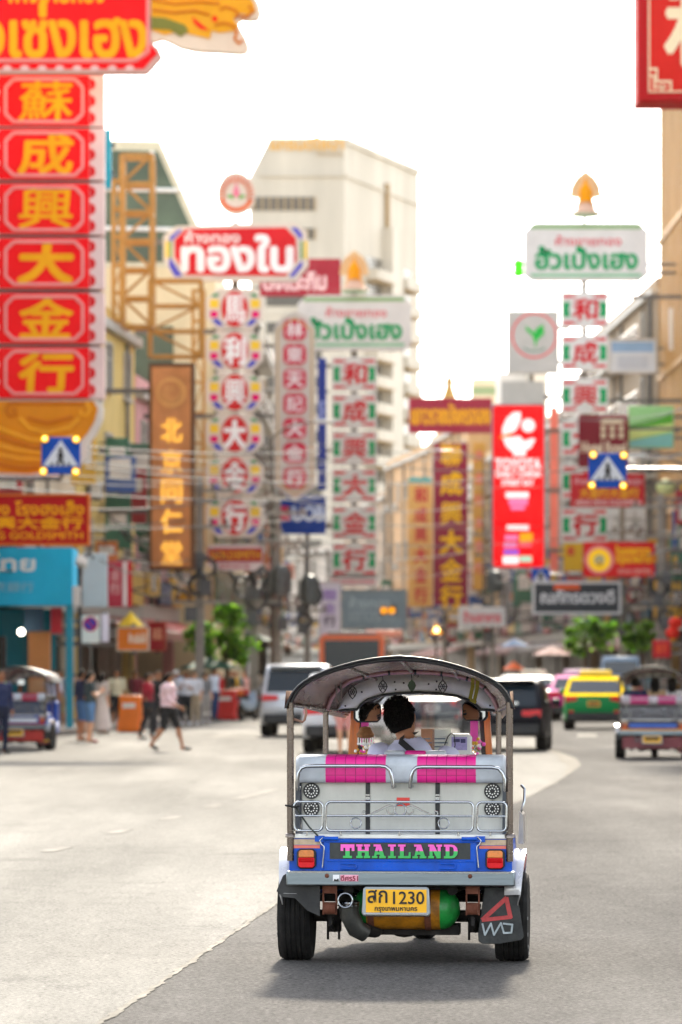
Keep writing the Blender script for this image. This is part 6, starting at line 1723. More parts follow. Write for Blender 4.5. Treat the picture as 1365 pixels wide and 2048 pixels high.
# --- maroon board behind
board('maroon_board', 'old maroon board with notched corners behind the octagon column', 520, 517, 682, 592, 225, '#9c2b3a', [('ตั้งโต๊ะกิม', 528, 538, 652, 580, '#e3bfc0', .04)], t=.4)
# --- two green and white columns
def leaf_emblem(s, cx, y0, y1, par, fan='#e4bd8c', gold='#ef9a12'):
    u = s.d / F; h = (y1 - y0); m = MB()
    fan_ = [(cx - 20, y1 - .18 * h), (cx + 20, y1 - .18 * h), (cx + 14, y1 - .40 * h), (cx + .34 * h, y1 - .44 * h), (cx + .31 * h, y1 - .65 * h), (cx + .2 * h, y0 + .16 * h), (cx, y0), (cx - .2 * h, y0 + .16 * h), (cx - .31 * h, y1 - .65 * h), (cx - .34 * h, y1 - .44 * h), (cx - 14, y1 - .40 * h)]
    m.prism(s.poly(fan_), .04, .3, pm(fan))
    for k in range(9):
        a = R(20 + k * 17.5); X0, Z0 = s.X(cx), s.Z(y1 - .5 * h); r0 = .24 * h * u; r1 = .34 * h * u
        m.tube([(X0 + r0 * math.cos(a), .03, Z0 + r0 * math.sin(a)), (X0 + r1 * math.cos(a), .03, Z0 + r1 * math.sin(a) * 1.15)], .025, pm('#d9a06a'), 5)
    m.lathe([(.02, s.Z(y0 + .14 * h)), (.06, s.Z(y0 + .26 * h)), (.13 * h * u, s.Z(y0 + .42 * h)), (.15 * h * u, s.Z(y0 + .52 * h)), (.12 * h * u, s.Z(y0 + .58 * h)), (.17 * h * u, s.Z(y0 + .68 * h)), (.02, s.Z(y0 + .69 * h))], pm(gold), (s.X(cx), .0, 0), 'Z', 14)
    m.lathe([(.12 * h * u, s.Z(y0 + .68 * h)), (.2 * h * u, s.Z(y0 + .84 * h)), (.32 * h * u, s.Z(y0 + .9 * h)), (.3 * h * u, s.Z(y0 + .96 * h)), (.1, s.Z(y1))], pm('#d9b39a'), (s.X(cx), .05, 0), 'Z', 14)
    m.lathe([(.30 * h * u, s.Z(y0 + .9 * h)), (.31 * h * u, s.Z(y0 + .98 * h)), (.25 * h * u, s.Z(y1))], pm('#a9c0a0'), (s.X(cx), .05, 0), 'Z', 14)
    m.build('emblem', par, 60)
def green_column(lab, cx, cy0, pitch, ph, d, pw, top, emb, side, base=None, only=None):
    s = Sign('gold_shop_sign', lab, 'sign', cx, cy0 + pitch * 6, d, 'gold shop sign columns'); u = d / F
    x0, y0, x1, y1 = top
    W_, G_, R_ = pm('#dcd5ce'), pm('#1b9a5c'), pm('#d93a42')
    m = MB(); k = 14; m.prism(s.poly([(x0, y0 + 18), (x0, y1 - 12), (x0 + 16, y1), (x1 - 16, y1), (x1, y1 - 12), (x1, y0 + 18), (x1 - 18, y0), (x0 + 18, y0)]), 0, .8, W_)
    s.rect(m, x0 + 12, y0 + 5, x1 - 14, y0 + 13, -.01, pm('#8fae78')); s.rect(m, x0 + 12, y1 - 14, x1 - 14, y1 - 7, -.01, pm('#8fbf98'))
    tb = m.build('top_board', s.t)
    m = MB(); w = x1 - x0; h = y1 - y0; s.text(m, 'ห้างขายทอง', x0 + w * .25, y0 + h * .22, x0 + w * .78, y0 + h * .40, -.02, pm('#e0626a'), .02); s.text(m, 'ฮั้วเป้งเฮง', x0 + w * .09, y0 + h * .42, x0 + w * .91, y0 + h * .80, -.02, G_, .05); m.build('lettering', tb)
    leaf_emblem(s, *emb, s.t)
    for i, ch in enumerate('和成興大金行'):
        if ph <= 0: continue
        y0_ = cy0 + i * pitch; X0, Z0 = s.X(cx), s.Z(y0_ + ph / 2); a = pw / 2 * u; b = ph / 2 * u
        m = MB(); m.prism([(X0 - a, Z0 - b), (X0 + a, Z0 - b), (X0 + a, Z0 + b), (X0 - a, Z0 + b)], 0, .45, W_)
        for sg in (-1, 1):
            for sz in (-1, 1):
                m.flat([(X0 + sg * a * .28, Z0 + sz * b * .82), (X0 + sg * a * .9, Z0 + sz * b * .86), (X0 + sg * a * .9, Z0 + sz * b * .66), (X0 + sg * a * .5, Z0 + sz * b * .68)][::1 if sg * sz > 0 else -1], -.01, R_)
            m.flat([(X0 + sg * a * .92, Z0 - b * .42), (X0 + sg * a * .92, Z0 + b * .42), (X0 + sg * a * .62, Z0 + b * .42), (X0 + sg * a * .68, Z0), (X0 + sg * a * .62, Z0 - b * .42)], -.01, G_)
        pn = m.build('panel', s.t); m = MB(); s.text(m, ch, cx - ph * .34, y0_ + ph * .2, cx + ph * .34, y0_ + ph * .8, -.02, pm('#d02a34'), .03, .05); m.build('character', pn)
    if base:
        m = MB(); s.box(m, *base, W_, .3); s.text(m, 'Goldsmith', base[0] + 8, base[1] + 6, base[2] - 8, base[3] - 6, -.02, pm('#d95a70'), .02); m.build('base_plate', s.t)
    m = MB(); s.box(m, cx - 6, y1 - 6, cx + 6, cy0 + pitch * 6, GREYM, .15, .46); s.box(m, cx - 3, emb[2] - 8, cx + 3, y0 + 4, GREYM, .1, .2); m.build('upright', s.t)
    s.arms(cx, [y1 + 30, cy0 + pitch * 2.5, cy0 + pitch * 4.5], side, .62)
green_column('green and white sign column with red characters over the left lanes', 709, 714, 74.4, 68, 216, 90, (596, 590, 823, 700), (709, 500, 586), 'l', (655, 1150, 758, 1174))
green_column('green and white sign column on the right, gold figure standing on top', 1170, 584, 86.2, 70, 188, 94, (1050, 445, 1297, 561), (1172, 340, 434), 'r')
# --- pale column with crimson rounded squares, navy strip, bank board
s = Sign('gold_shop_sign', 'pale pointed sign column with seven crimson rounded squares', 'sign', 590, 1000, 178, 'gold shop sign columns')
m = MB(); m.prism(s.poly([(549, 972), (590, 1000), (631, 972), (631, 656), (618, 636), (590, 622), (562, 636), (549, 656)]), 0, .5, pm('#c9bdb3'))
for a, b in (((556, 966), (590, 988)), ((590, 988), (624, 966)), ((556, 966), (556, 660)), ((624, 966), (624, 660)), ((556, 660), (590, 636)), ((590, 636), (624, 660))): m.tube([(s.X(a[0]), -.01, s.Z(a[1])), (s.X(b[0]), -.01, s.Z(b[1]))], .035, pm('#c9a86a'), 5)
m.build('board', s.t)
for i, ch in enumerate('林東天記大金行'):
    cy = 660 + i * 49.2; u = s.d / F
    m = MB(); m.prism(octa(46 * u, 42 * u, 8 * u, s.X(590), s.Z(cy)), -.03, 0, pm('#c8354d')); pn = m.build('panel', s.t)
    m = MB(); s.text(m, ch, 574, cy - 15, 606, cy + 15, -.04, pm('#e9d3d3'), .045); m.build('character', pn)
s.arms(590, [690, 830, 950], 'l', .5)
board('navy_strip_sign', 'narrow navy vertical strip sign behind the pale pointed column', 636, 716, 653, 980, 184, '#2b3a86', [('銀行', 638, 800, 651, 850, '#7a86c0', .02)], t=.4)
def uobx(s): m = MB(); s.box(m, 562, 1012, 580, 1042, pm('#c02048'), .01, -.015); m.build('emblem', s.t)
board('bank_board', 'navy bank board reading UOB with a red square', 560, 991, 652, 1068, 186, '#123a8c', [('UOB', 587, 1013, 648, 1042, '#c9d6ea', .05)], t=.3, extra=uobx)
board('rounded_sign', 'white rounded vertical sign with lilac lettering beside the dark poles', 640, 1166, 680, 1270, 196, '#ddd3dc', [('ขายทอง', 648, 1180, 672, 1200, '#a58ac0', .05), ('金', 648, 1206, 672, 1226, '#a58ac0', .05), ('行', 648, 1232, 672, 1252, '#6a5a70', .05)], '#cfc8c6', fw=2)
board('peach_board', 'small peach and red board left of the rounded sign', 530, 1128, 590, 1158, 180, '#d7a894', [('GOLD', 538, 1130, 582, 1142, '#b03a40', .04)], t=.3)
board('grey_billboard', 'grey blue billboard above the orange bus', 686, 1182, 812, 1256, 250, '#7f9099', [('ห้างทอง', 700, 1194, 780, 1216, '#a9bac2', .03), ('เยาวราช', 700, 1222, 790, 1242, '#98a9b2', .03)], t=.3, frame='#8b8f90')
board('ochre_column_sign', 'ochre column sign with small red characters under a teal strip', 816, 958, 866, 1214, 292, '#dba95e', [(c, 830, y, 854, y + 30, '#c23a3a', .05) for c, y in zip('和成興大金行', (975, 1015, 1055, 1095, 1135, 1175))], t=.4, side='r', extra=lambda s: (lambda m: (s.box(m, 818, 956, 864, 964, pm('#3aa7a0'), .02, -.02), m.build('top_strip', s.t)))(MB()))
board('maroon_column_sign', 'tall maroon column sign with large yellow characters', 868, 886, 936, 1210, 284, '#8e2038', [(c, 882, y, 924, y + 44, '#f0b21c', .06) for c, y in zip('聯成興大金行', (888, 945, 1004, 1062, 1118, 1172))], t=.5, side='r')
board('maroon_banner', 'wide maroon banner with gold Thai lettering below the spire', 818, 796, 985, 866, 296, '#96253a', [('เยาวราชมังกรทอง', 824, 808, 980, 848, '#dd9a1e', .04)], t=.5, side='r')
board('gold_strip_sign', 'narrow gold and pink strip sign left of the red lit sign', 946, 884, 972, 1180, 268, '#d59a48', [(c, 950, y, 968, y + 22, '#e57a6a', .05) for c, y in zip('大金行大金行', (900, 945, 990, 1035, 1080, 1125))], t=.4, side='r')
# --- lit red screen sign
s = Sign('lit_screen_sign', 'tall glowing red screen with a white bowl logo and white lettering', 'screen', 1037, 1136, 190)
LR = mat('screen_red', '#ff0612', .4, 0, 0, emit=.19); LW = mat('screen_white', '#fff2f0', .4, 0, 0, emit=.24)
m = MB(); s.box(m, 984, 808, 1091, 1137, pm('#8a8f98'), .5); m.build('cabinet', s.t, bevel=.03)
m = MB(); m.flat(octa(102 * s.d / F, 324 * s.d / F, .1, s.X(1037.5), s.Z(972.5)), -.01, LR); m.build('screen', s.t)
m = MB()
lf = [(1006, 878), (1005, 856), (1014, 836), (1028, 824), (1042, 824), (1042, 840), (1034, 858), (1020, 872)]
m.flat(s.poly(lf), -.02, LW); m.disc(s.X(1057), s.Z(851), 13.5 * s.d / F, -.02, LW, 24)
m.flat(s.poly([(1006, 876), (1012, 892), (1024, 904), (1046, 905), (1062, 896), (1071, 880), (1068, 876), (1048, 882), (1040, 872)]), -.022, LW); s.rect(m, 1027, 903, 1052, 912, -.021, LW)
m.flat(s.poly([(998, 878), (1000, 872), (1026, 864), (1022, 872)]), -.024, mat('screen_orange', '#ff8a1a', .4, 0, 0, emit=.2)); m.build('logo', s.t)
m = MB()
for tx, a, b, c, e in (('TOYOTA', 991, 918, 1082, 938), ('DAILY CHINA', 993, 940, 1082, 954), ('STREET EAT', 1004, 960, 1068, 971)): s.text(m, tx, a, b, c, e, -.02, LW, .05)
for a, b, c, e, k in ((1012, 984, 1058, 996, 0), (1018, 998, 1056, 1010, 1), (1022, 1012, 1050, 1020, 1), (1014, 1050, 1058, 1060, 0), (1010, 1070, 1036, 1080, 1), (1040, 1066, 1066, 1084, 2), (1008, 1084, 1034, 1096, 1), (1038, 1086, 1064, 1094, 3), (1008, 1100, 1038, 1108, 4), (1006, 1112, 1038, 1128, 0), (1040, 1112, 1064, 1124, 5)):
    s.rect(m, a, b, c, e, -.02, [LW, mat('screen_pink', '#f58ac0', .4, 0, 0, emit=.19), mat('screen_yellow', '#ffb01a', .4, 0, 0, emit=.2), mat('screen_rose', '#ff6a7a', .4, 0, 0, emit=.19), mat('screen_violet', '#8a6af0', .4, 0, 0, emit=.2), mat('screen_mint', '#bfe8c8', .4, 0, 0, emit=.2)][k])
m.build('lettering', s.t); s.arms(1037, [860, 980, 1100], 'r', .5)
m = MB(); s.box(m, 1102, 812, 1118, 1140, pm('#e07a6a'), .3, .6); m.build('side_column', s.t)
# --- white tower sign with leaf emblem
s = Sign('bank_tower_sign', 'white square sign with a green leaf in a red ring', 'sign', 1066, 800, 255)
m = MB(); s.box(m, 1016, 621, 1119, 746, pm('#b5b2ac'), 1.2); s.box(m, 1004, 762, 1090, 806, pm('#b5b2aa'), 1.4, .3); m.build('panel', s.t)
m = MB(); u = s.d / F; X0, Z0 = s.X(1069), s.Z(671); m.ring(X0, Z0, 42 * u, 46 * u, -.02, pm('#d9545a')); 
m.flat([(X0 + a * u, Z0 + b * u) for a, b in [(2, -26), (6, -10), (20, 4), (18, 22), (16, 22), (4, 14), (0, 6), (-18, 20), (-16, 10), (-4, 0), (0, -12)]], -.03, pm('#2fae4a')); m.ring(X0, Z0 + 6 * u, 36 * u, 39 * u, -.03, pm('#6a8a7a'), 14, R(235), R(305)); m.build('emblem', s.t)
s.arms(1066, [650, 720, 790], 'r', 1.7, .3)
board('green_light_sign', 'small bright green sign at the left end of the right top board', 1028, 519, 1048, 553, 192, '#4fe02a', side='r', t=.2, arms=True)
# --- right hand boards
def housex(s):
    m = MB(); M_ = pm('#d9c4a0')
    m.flat(s.poly([(1200, 848), (1206, 838), (1244, 838), (1250, 848)]), -.02, M_)
    for x in (1202, 1220, 1238): s.rect(m, x, 852, x + 10, 877, -.02, M_)
    s.rect(m, 1200, 862, 1250, 865, -.021, pm('#7c1c2a')); m.build('emblem', s.t)
board('hotel_sign', 'maroon hotel sign with a cream house emblem', 1158, 830, 1258, 934, 182, '#7c1c2a', [('Hotel Royal', 1164, 884, 1252, 912, '#e3cfae', .03)], side='r', t=.4, extra=housex)
def hills(s):
    m = MB()
    for c, p in (('#d8e88a', [(1260, 880), (1346, 862), (1346, 846), (1260, 860)]), ('#5fae3a', [(1260, 860), (1346, 846), (1346, 828), (1300, 838), (1260, 850)]), ('#8fd0c0', [(1260, 894), (1346, 894), (1346, 866), (1260, 882)])): m.flat(s.poly(p), -.02 - .002 * len(m.f), pm(c))
    m.build('picture', s.t)
board('landscape_billboard', 'billboard with green and yellow hills beside the hotel sign', 1258, 812, 1348, 896, 184, '#9fd48a', side='r', t=.3, extra=hills)
board('pale_blue_billboard', 'pale blue and white billboard on the brown block', 1220, 680, 1312, 744, 199, '#d5dbe3', side='r', t=.3, frame='#c9c2b8', extra=lambda s: (lambda m: (s.box(m, 1224, 684, 1308, 704, pm('#93b4d8'), .02, -.02), s.box(m, 1236, 712, 1296, 736, pm('#c2cad6'), .02, -.02), m.build('picture', s.t)))(MB()))
board('blank_board', 'plain white board at the right edge in front of the fins', 1340, 616, 1400, 700, 194, '#e2dcd4', side='r', t=.3)
board('red_gold_board', 'red board with a row of gold characters behind the blinking crossing sign', 1142, 947, 1290, 1014, 176, '#c02a30', [('ห้างขายทองแม่ทองสุก', 1150, 955, 1284, 972, '#e0a0a0', .03), ('大金行大金行', 1160, 976, 1278, 996, '#e8a02a', .05), ('HENG HENG GOLDSMITH', 1152, 1000, 1282, 1010, '#e8c0b8', .03)], side='r', t=.3)
board('white_lattice_board', 'white and grey painted board below the red one', 1218, 1016, 1292, 1080, 200, '#c9cccd', [('木木', 1228, 1024, 1284, 1072, '#9a9c9a', .02)], side='r', t=.3)
def seal(s):
    m = MB(); u = s.d / F; X0, Z0 = s.X(1199), s.Z(1120)
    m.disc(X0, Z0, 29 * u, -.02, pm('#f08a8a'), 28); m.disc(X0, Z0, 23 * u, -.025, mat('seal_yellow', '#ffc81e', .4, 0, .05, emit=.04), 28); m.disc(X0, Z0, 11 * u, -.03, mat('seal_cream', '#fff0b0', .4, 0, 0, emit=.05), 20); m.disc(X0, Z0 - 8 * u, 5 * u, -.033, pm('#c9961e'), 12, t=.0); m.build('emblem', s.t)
board('seal_board', 'bright red board with a round yellow seal and gold lettering', 1168, 1084, 1310, 1154, 168, '#d81f22', [('ร้านทองเยาวราช', 1232, 1090, 1300, 1110, '#ffb820', .04), ('กรุงเทพสาขา', 1232, 1112, 1306, 1132, '#ffb820', .04), ('GOLD CENTER', 1236, 1138, 1302, 1147, '#f0b0a0', .03)], side='r', t=.3, extra=seal)
board('yellow_board', 'small yellow board left of the red board with the seal', 1128, 1086, 1166, 1142, 172, '#c9a02a', [('金', 1134, 1092, 1150, 1110, '#c02a30', .04)], side='r', t=.2)
def morx(s): m = MB(); s.box(m, 1108, 1166, 1160, 1180, pm('#e0623a'), .01, -.02); m.build('patch', s.t)
board('dark_billboard', 'dark billboard in a white frame with pale Thai lettering and an orange patch', 1070, 1168, 1238, 1224, 178, '#3f454a', [('ณภัทรดวงดี', 1082, 1180, 1228, 1206, '#d2d6d6', .05)], '#d2d4d2', side='r', t=.25, fw=5, extra=morx)
board('pink_letter_board', 'white board with pink lettering above the traffic, right of the bus', 918, 1214, 1012, 1254, 236, '#d3d2d2', [('ร้านอาหาร', 928, 1222, 1002, 1244, '#d9707a', .05)], side='r', t=.25)
board('small_red_board', 'small red board at the right edge above the passing tuk-tuk', 1306, 1280, 1342, 1316, 130, '#b5222e', [('金行', 1312, 1288, 1336, 1306, '#e2553a', .04)], side='r', t=.15)
# --- big red box sign, top right
s = Sign('box_sign', 'big red box sign with cream border lines, top right corner', 'sign', 1400, 202, 97)
m = MB(); s.box(m, 1276, -160, 1580, 203, pm('#cf2a26'), 1.3, .12); s.box(m, 1279, -160, 1577, 200, pm('#b81e22'), .1, 0); s.box(m, 1296, -150, 1560, 186, pm('#d62a22'), .03, -.03); m.build('panel', s.t)
m = MB(); CRM = pm('#f2d9b0')
s.rect(m, 1297, -150, 1300, 186, -.035, CRM); s.rect(m, 1297, 182, 1560, 185, -.035, CRM)
for a, b, c, e in ((1298, 136, 1316, 141), (1312, 141, 1316, 165), (1316, 161, 1344, 166), (1340, 166, 1344, 184), (1300, 150, 1311, 154), (1307, 154, 1311, 178), (1322, 170, 1326, 184), (1311, 172, 1334, 176)): s.rect(m, a, b, c, e, -.036, CRM)
m.build('border', s.t)
m = MB(); s.text(m, '和', 1334, -30, 1470, 130, -.04, CRM, .035); m.build('character', s.t)
s.arms(1430, [-60, 80, 170], 'r', 1.45, .2)
# --- blinking pedestrian crossing signs on mast arms
YL = mat('beacon_amber', '#ffb400', .4, 0, 0, emit=.5); YC = mat('beacon_core', '#ffe890', .4, 0, 0, emit=1.5)
BLU = pm('#1c4fae')
def crossing(lab, x0, y0, x1, y1, d, pole_px, arm_y, lamps=True):
    s = Sign('crossing_sign', lab, 'road sign', (x0 + x1) / 2, y1, d, 'pedestrian crossing signs'); u = d / F
    cx = (x0 + x1) / 2; w = x1 - x0; h = y1 - y0
    m = MB(); s.box(m, x0, y0, x1, y1, BLU, .12); m.build('plate', s.t, bevel=.02)
    m = MB(); m.flat(s.poly([(x0 + w * .04, y1 - h * .22), (x1 - w * .04, y1 - h * .22), (cx, y0 + h * .08)]), -.01, pm('#d8dade')); m.build('triangle', s.t)
    m = MB()
    def P3(a, b): return (s.X(cx + a * w), -.02, s.Z(y0 + b * h))
    m.ball(P3(0, .34), .045 * d / 95, INK, 8, 6); m.tube([P3(0, .4), P3(-.01, .56)], .05 * d / 95, INK, 6); m.tube([P3(-.01, .56), P3(-.09, .74)], .03, INK, 5); m.tube([P3(-.01, .56), P3(.08, .74)], .03, INK, 5); m.tube([P3(0, .44), P3(.08, .54)], .022, INK, 5); m.tube([P3(0, .44), P3(-.08, .53)], .022, INK, 5)
    for k in range(4): m.flat([P3(-.28 + k * .15, .77)[::2], P3(-.2 + k * .15, .77)[::2], P3(-.18 + k * .14, .70)[::2], P3(-.24 + k * .14, .70)[::2]], -.014, INK)
    m.build('pictogram', s.t)
    if lamps:
        for px, py in ((x0 + 8, y0 + 4), (x1 - 7, y0 + 5), (x0 + 5, y1 - 5), (x1 - 8, y1 - 4)):
            m = MB(); c = (s.X(px), -.12, s.Z(py)); m.lathe([(.06, .02), (.095, .0), (.1, -.06), (.085, -.07)], BLACK, c, 'Y', 16); o = m.build('beacon', s.t)
            m = MB(); m.lathe([(.085, -.065), (.07, -.1), (.02, -.12)], YL, c, 'Y', 16); m.lathe([(.035, -.112), (.01, -.13)], YC, c, 'Y', 12); m.build('lens', o)
    m = MB(); xp = s.X(pole_px); g = -s.o.z; za = s.Z(arm_y)
    m.tube([(xp, .25, g), (xp, .25, za * .9 if za > 0 else za), (xp, .25, za)], [.11, .085, .07], STEEL, 12); m.tube([(xp, .25, za), (s.X(cx), .25, za)], .055, STEEL, 10); m.tube([(s.X(cx), .2, s.Z(y0 + 6)), (s.X(cx), .2, min(za, s.Z(y1)))], .045, STEEL, 8); m.build('mast', s.t, 60)
crossing('blue crossing sign with four glowing amber beacons, left side', 83, 874, 161, 948, 96, -30, 956)
crossing('blue crossing sign with four glowing amber beacons, right side before the hotel sign', 1178, 906, 1254, 976, 100, 1500, 938)
crossing('small blue crossing sign without beacons beside the dark billboard', 1064, 1137, 1100, 1172, 182, 1378, 1150, False)
# far signals
s = Sign('warning_light', 'glowing amber triangular warning light far down the street', 'signal', 873, 1410, 260)
m = MB(); m.prism(s.poly([(861, 1268), (886, 1268), (873.5, 1246)]), 0, .12, mat('beacon_glow', '#ffa010', .4, 0, 0, emit=.3)); m.disc(s.X(873.5), s.Z(1260), .16, -.02, YC, 14); m.build('lens', s.t)
m = MB(); m.tube([(s.X(873), .2, s.Z(1262)), (s.X(873), .2, -s.o.z)], .07, GREYM, 8); m.build('post', s.t)
s = Sign('traffic_signal', 'pair of amber signal lamps over the bus', 'signal', 776, 1400, 250)
m = MB(); s.box(m, 758, 1210, 794, 1232, BLACK, .3); m.build('housing', s.t)
for px in (768, 784): m = MB(); m.disc(s.X(px), s.Z(1221), .2, -.03, mat('beacon_glow', '#ffa010'), 16, t=.02); m.build('lens', s.t)
m = MB(); m.tube([(s.X(776), .35, s.Z(1225)), (s.X(776), .35, -s.o.z)], .07, GREYM, 8); m.build('post', s.t)

# ------------------------------------------------------------------ poles, cables, frames, barriers, lamps
CONC = mat('pole_concrete', '#8d867c', .85, 0, .2, 3, .3)
def pole(lab, px, d, h, seed, trans=True, coils=0):
    r = random.Random(seed); X = (px - CX) * d / F
    t = thing('utility_pole', lab, 'pole', (X, d, .15), 0, 'utility poles')
    m = MB(); m.box((0, 0, h / 2), (.32, .32, h), CONC, top=.7); m.build('post', t, bevel=.02)
    for k, z in enumerate((h - .5, h - 1.7, h - 4.2)):
        m = MB(); m.box((0, -.2, z), (2.4 - .3 * k, .12, .12), CONC); m.build('crossarm', t)
        for x in (-1, -.45, .45, 1): m = MB(); m.lathe([(.05, 0), (.07, .05), (.04, .1), (.07, .15), (.03, .22)], mat('insulator_brown', '#5a3a2a', .3), (x * (1 - .12 * k), -.2, z + .06), 'Z', 10); m.build('insulator', t)
    if trans:
        m = MB(); m.lathe([(.1, h - 3.9), (.36, h - 3.85), (.38, h - 2.8), (.3, h - 2.65), (.05, h - 2.6)], mat('transformer_grey', '#5c615f', .5, .2, .25), (.1, -.55, 0), 'Z', 16)
        for k in range(10): a = k * .628; m.box((.1 + .42 * math.cos(a), -.55 + .42 * math.sin(a), h - 3.3), (.1, .02, .9), mat('transformer_grey', '#5c615f'), rz=a)
        m.build('transformer', t)
    for k in range(coils):
        m = MB(); R0 = r.uniform(.2, .34); zc = r.uniform(3.6, 5.2); cx = r.uniform(-.5, .5)
        for q in range(5): m.tube([(cx + (R0 + .025 * q) * math.cos(a), -.3 - .03 * q, zc + (R0 * 1.15 + .02 * q) * math.sin(a)) for a in [2 * math.pi * i / 20 for i in range(20)]], .016, BLACK, 5, closed=True)
        m.build('cable_coil', t, 60)
    for k in range(3): m = MB(); z = 3.4 + k * .9; m.box((r.uniform(-.3, .3), -.3, z), (.4, .25, .5), mat('junction_box', '#4d4f50', .5, 0, .2)); m.build('junction_box', t)
    return t
pole('concrete utility pole between the brown sign and the octagon column', 400, 141, 8.0, 1, False, 3)
pole('concrete utility pole with cable coils under the octagon column', 508, 152, 8.2, 2, False, 4)
pole('dark cluttered utility pole left of the rounded white sign', 556, 172, 8.4, 3, True, 4)
pole('utility pole just left of the navy bank board', 615, 190, 8.4, 4, True, 4)
pole('utility pole on the right pavement near the green trees', 1322, 168, 8.5, 6, False, 3)
pole('utility pole right of the warning light far down the street', 985, 250, 10, 7, True, 2)
pole('utility pole by the dark billboard on the right', 1245, 196, 9.6, 8, True, 3)
pole('utility pole under the orange trees at the far bend', 890, 300, 10, 9, False, 1)
# cables slung along and over the street
def cable(p, q, sag, r=.014, n=18):
    p, q = Vector(p), Vector(q)
    m = MB(); m.tube([p.lerp(q, i / n) - Vector((0, 0, 4 * sag * (i / n) * (1 - i / n))) for i in range(n + 1)], r, mat('cable_black', '#1a1917', .7, 0, 0), 5)
    o = m.build('power_cable', None, 60)
    return o
cr = random.Random(3)
for k, (x0, y0, d0, x1, y1, d1, sag) in enumerate(((-60, 868, 104, 640, 902, 150, .25), (-60, 900, 104, 700, 940, 160, .3), (-60, 925, 104, 640, 958, 150, .3), (-60, 968, 104, 760, 985, 170, .35), (-60, 1050, 104, 760, 1012, 170, .4), (170, 905, 112, 900, 915, 185, .3), (170, 935, 112, 1000, 955, 195, .4), (400, 1000, 141, 985, 1040, 200, .5), (508, 870, 152, 1322, 905, 176, .5), (508, 902, 152, 1322, 930, 176, .5), (508, 1075, 152, 1245, 1060, 190, .5), (400, 1080, 141, 556, 1120, 172, .5), (400, 1110, 141, 556, 1130, 172, .6), (400, 1140, 141, 615, 1140, 190, .8), (200, 1090, 117, 400, 1110, 141, .4), (200, 1120, 117, 400, 1135, 141, .4), (1245, 850, 190, 1440, 770, 120, .3), (1100, 830, 200, 1440, 800, 120, .4), (1245, 905, 190, 1440, 880, 120, .4), (1245, 1085, 190, 1322, 1090, 168, .3), (1322, 1060, 168, 1480, 1000, 110, .4), (985, 1130, 230, 1245, 1115, 190, .5), (985, 1140, 230, 1245, 1140, 190, .6), (556, 1090, 172, 890, 1120, 300, .8), (556, 1110, 172, 890, 1130, 300, .8), (-60, 880, 104, 508, 935, 152, .3), (-60, 940, 104, 508, 960, 152, .3), (-60, 1000, 104, 508, 985, 152, .4), (-60, 1025, 104, 400, 1035, 141, .3), (508, 925, 152, 1245, 960, 196, .6), (508, 985, 152, 985, 1000, 250, .7), (556, 1020, 172, 1245, 1030, 196, .7), (615, 1060, 190, 1245, 1070, 196, .7), (615, 1100, 190, 985, 1090, 250, .6), (615, 1140, 190, 985, 1120, 250, .7), (985, 1090, 250, 1322, 1030, 168, .6), (1245, 1110, 196, 1440, 1040, 120, .4), (1245, 1140, 196, 1440, 1110, 120, .4), (985, 1160, 250, 1322, 1150, 168, .6))):
    a, b = at(x0, y0, d0), at(x1, y1, d1)
    o = cable(a, b, sag, .015 if k % 3 else .022)
    tag(o, 'thin black cable in the bundle slung between the street poles', 'cable', 'overhead cables')
# orange steel billboard frame on the yellow building
ORG = mat('frame_orange', '#b07a2a', .55, .1, .2, 3)
def lattice(lab, x0, y0, x1, y1, d, nb, dep=1.2, wd=.16):
    a, b = at(x0, y1, d), at(x1, y0, d)
    t = thing('billboard_frame', lab, 'steel frame', (a.x, d, a.z)); w, h = b.x - a.x, b.z - a.z
    for x in (0, w):
        for y in (0, dep): m = MB(); m.box((x, y, h / 2), (wd, wd, h), ORG); m.build('upright', t)
    for i in range(nb + 1):
        z = h * i / nb; m = MB()
        for y in (0, dep): m.box((w / 2, y, z), (w, wd * .7, wd * .7), ORG)
        for x in (0, w): m.box((x, dep / 2, z), (wd * .7, dep, wd * .7), ORG)
        m.build('crossbar', t)
    m = MB()
    for i in range(nb):
        z0, z1 = h * i / nb, h * (i + 1) / nb
        m.tube([(0, 0, z0), (w, 0, z1)] if i % 2 else [(w, 0, z0), (0, 0, z1)], wd * .35, ORG, 5); m.tube([(w, 0, z0), (w, dep, z1)], wd * .35, ORG, 5)
    m.build('braces', t)
lattice('orange steel lattice tower beside the red column', 244, 310, 304, 652, 142, 6)
lattice('lower orange steel frame in front of the glass block', 300, 560, 402, 712, 146, 3, .8, .14)
lattice('tall thin orange lattice behind the octagon column', 386, 580, 408, 1130, 156, 9, .6, .1)
lattice('orange steel lattice left of the lattice tower', 226, 360, 246, 640, 140, 5, .8, .1)
# plastic traffic barriers
def barrier(lab, px, py, c, w=1.0, rz=0):
    x, y = gp(px, py)
    t = thing('traffic_barrier', lab, 'barrier', (x, y, .005), rz, 'plastic barriers at the left kerb')
    C = mat('barrier_' + c, '#' + c, .45, 0, .12, 3)
    m = MB(); m.loft([[(a * w / 2, b, z) for a, b in ((-1, -d_), (1, -d_), (1, d_), (-1, d_))] for z, d_ in ((0, .26), (.25, .24), (.45, .13), (1.0, .1))], C); m.build('body', t, bevel=.03)
    m = MB(); m.box((0, -.135, .72), (w * .6, .02, .14), pm('#e6dfd6')); m.build('stripe', t)
for lab, px, py, c in (('orange plastic barrier behind the woman in crimson', 262, 1464, 'e8741a'), ('red plastic barrier right of the tall man', 452, 1440, 'd2302c'), ('orange plastic barrier between red ones', 466, 1434, 'e06a20'), ('red plastic barrier nearest the parked motorbikes', 478, 1429, 'cf2c2c')):
    barrier(lab, px, py, c, .8 if px > 300 else .62, R(-20))
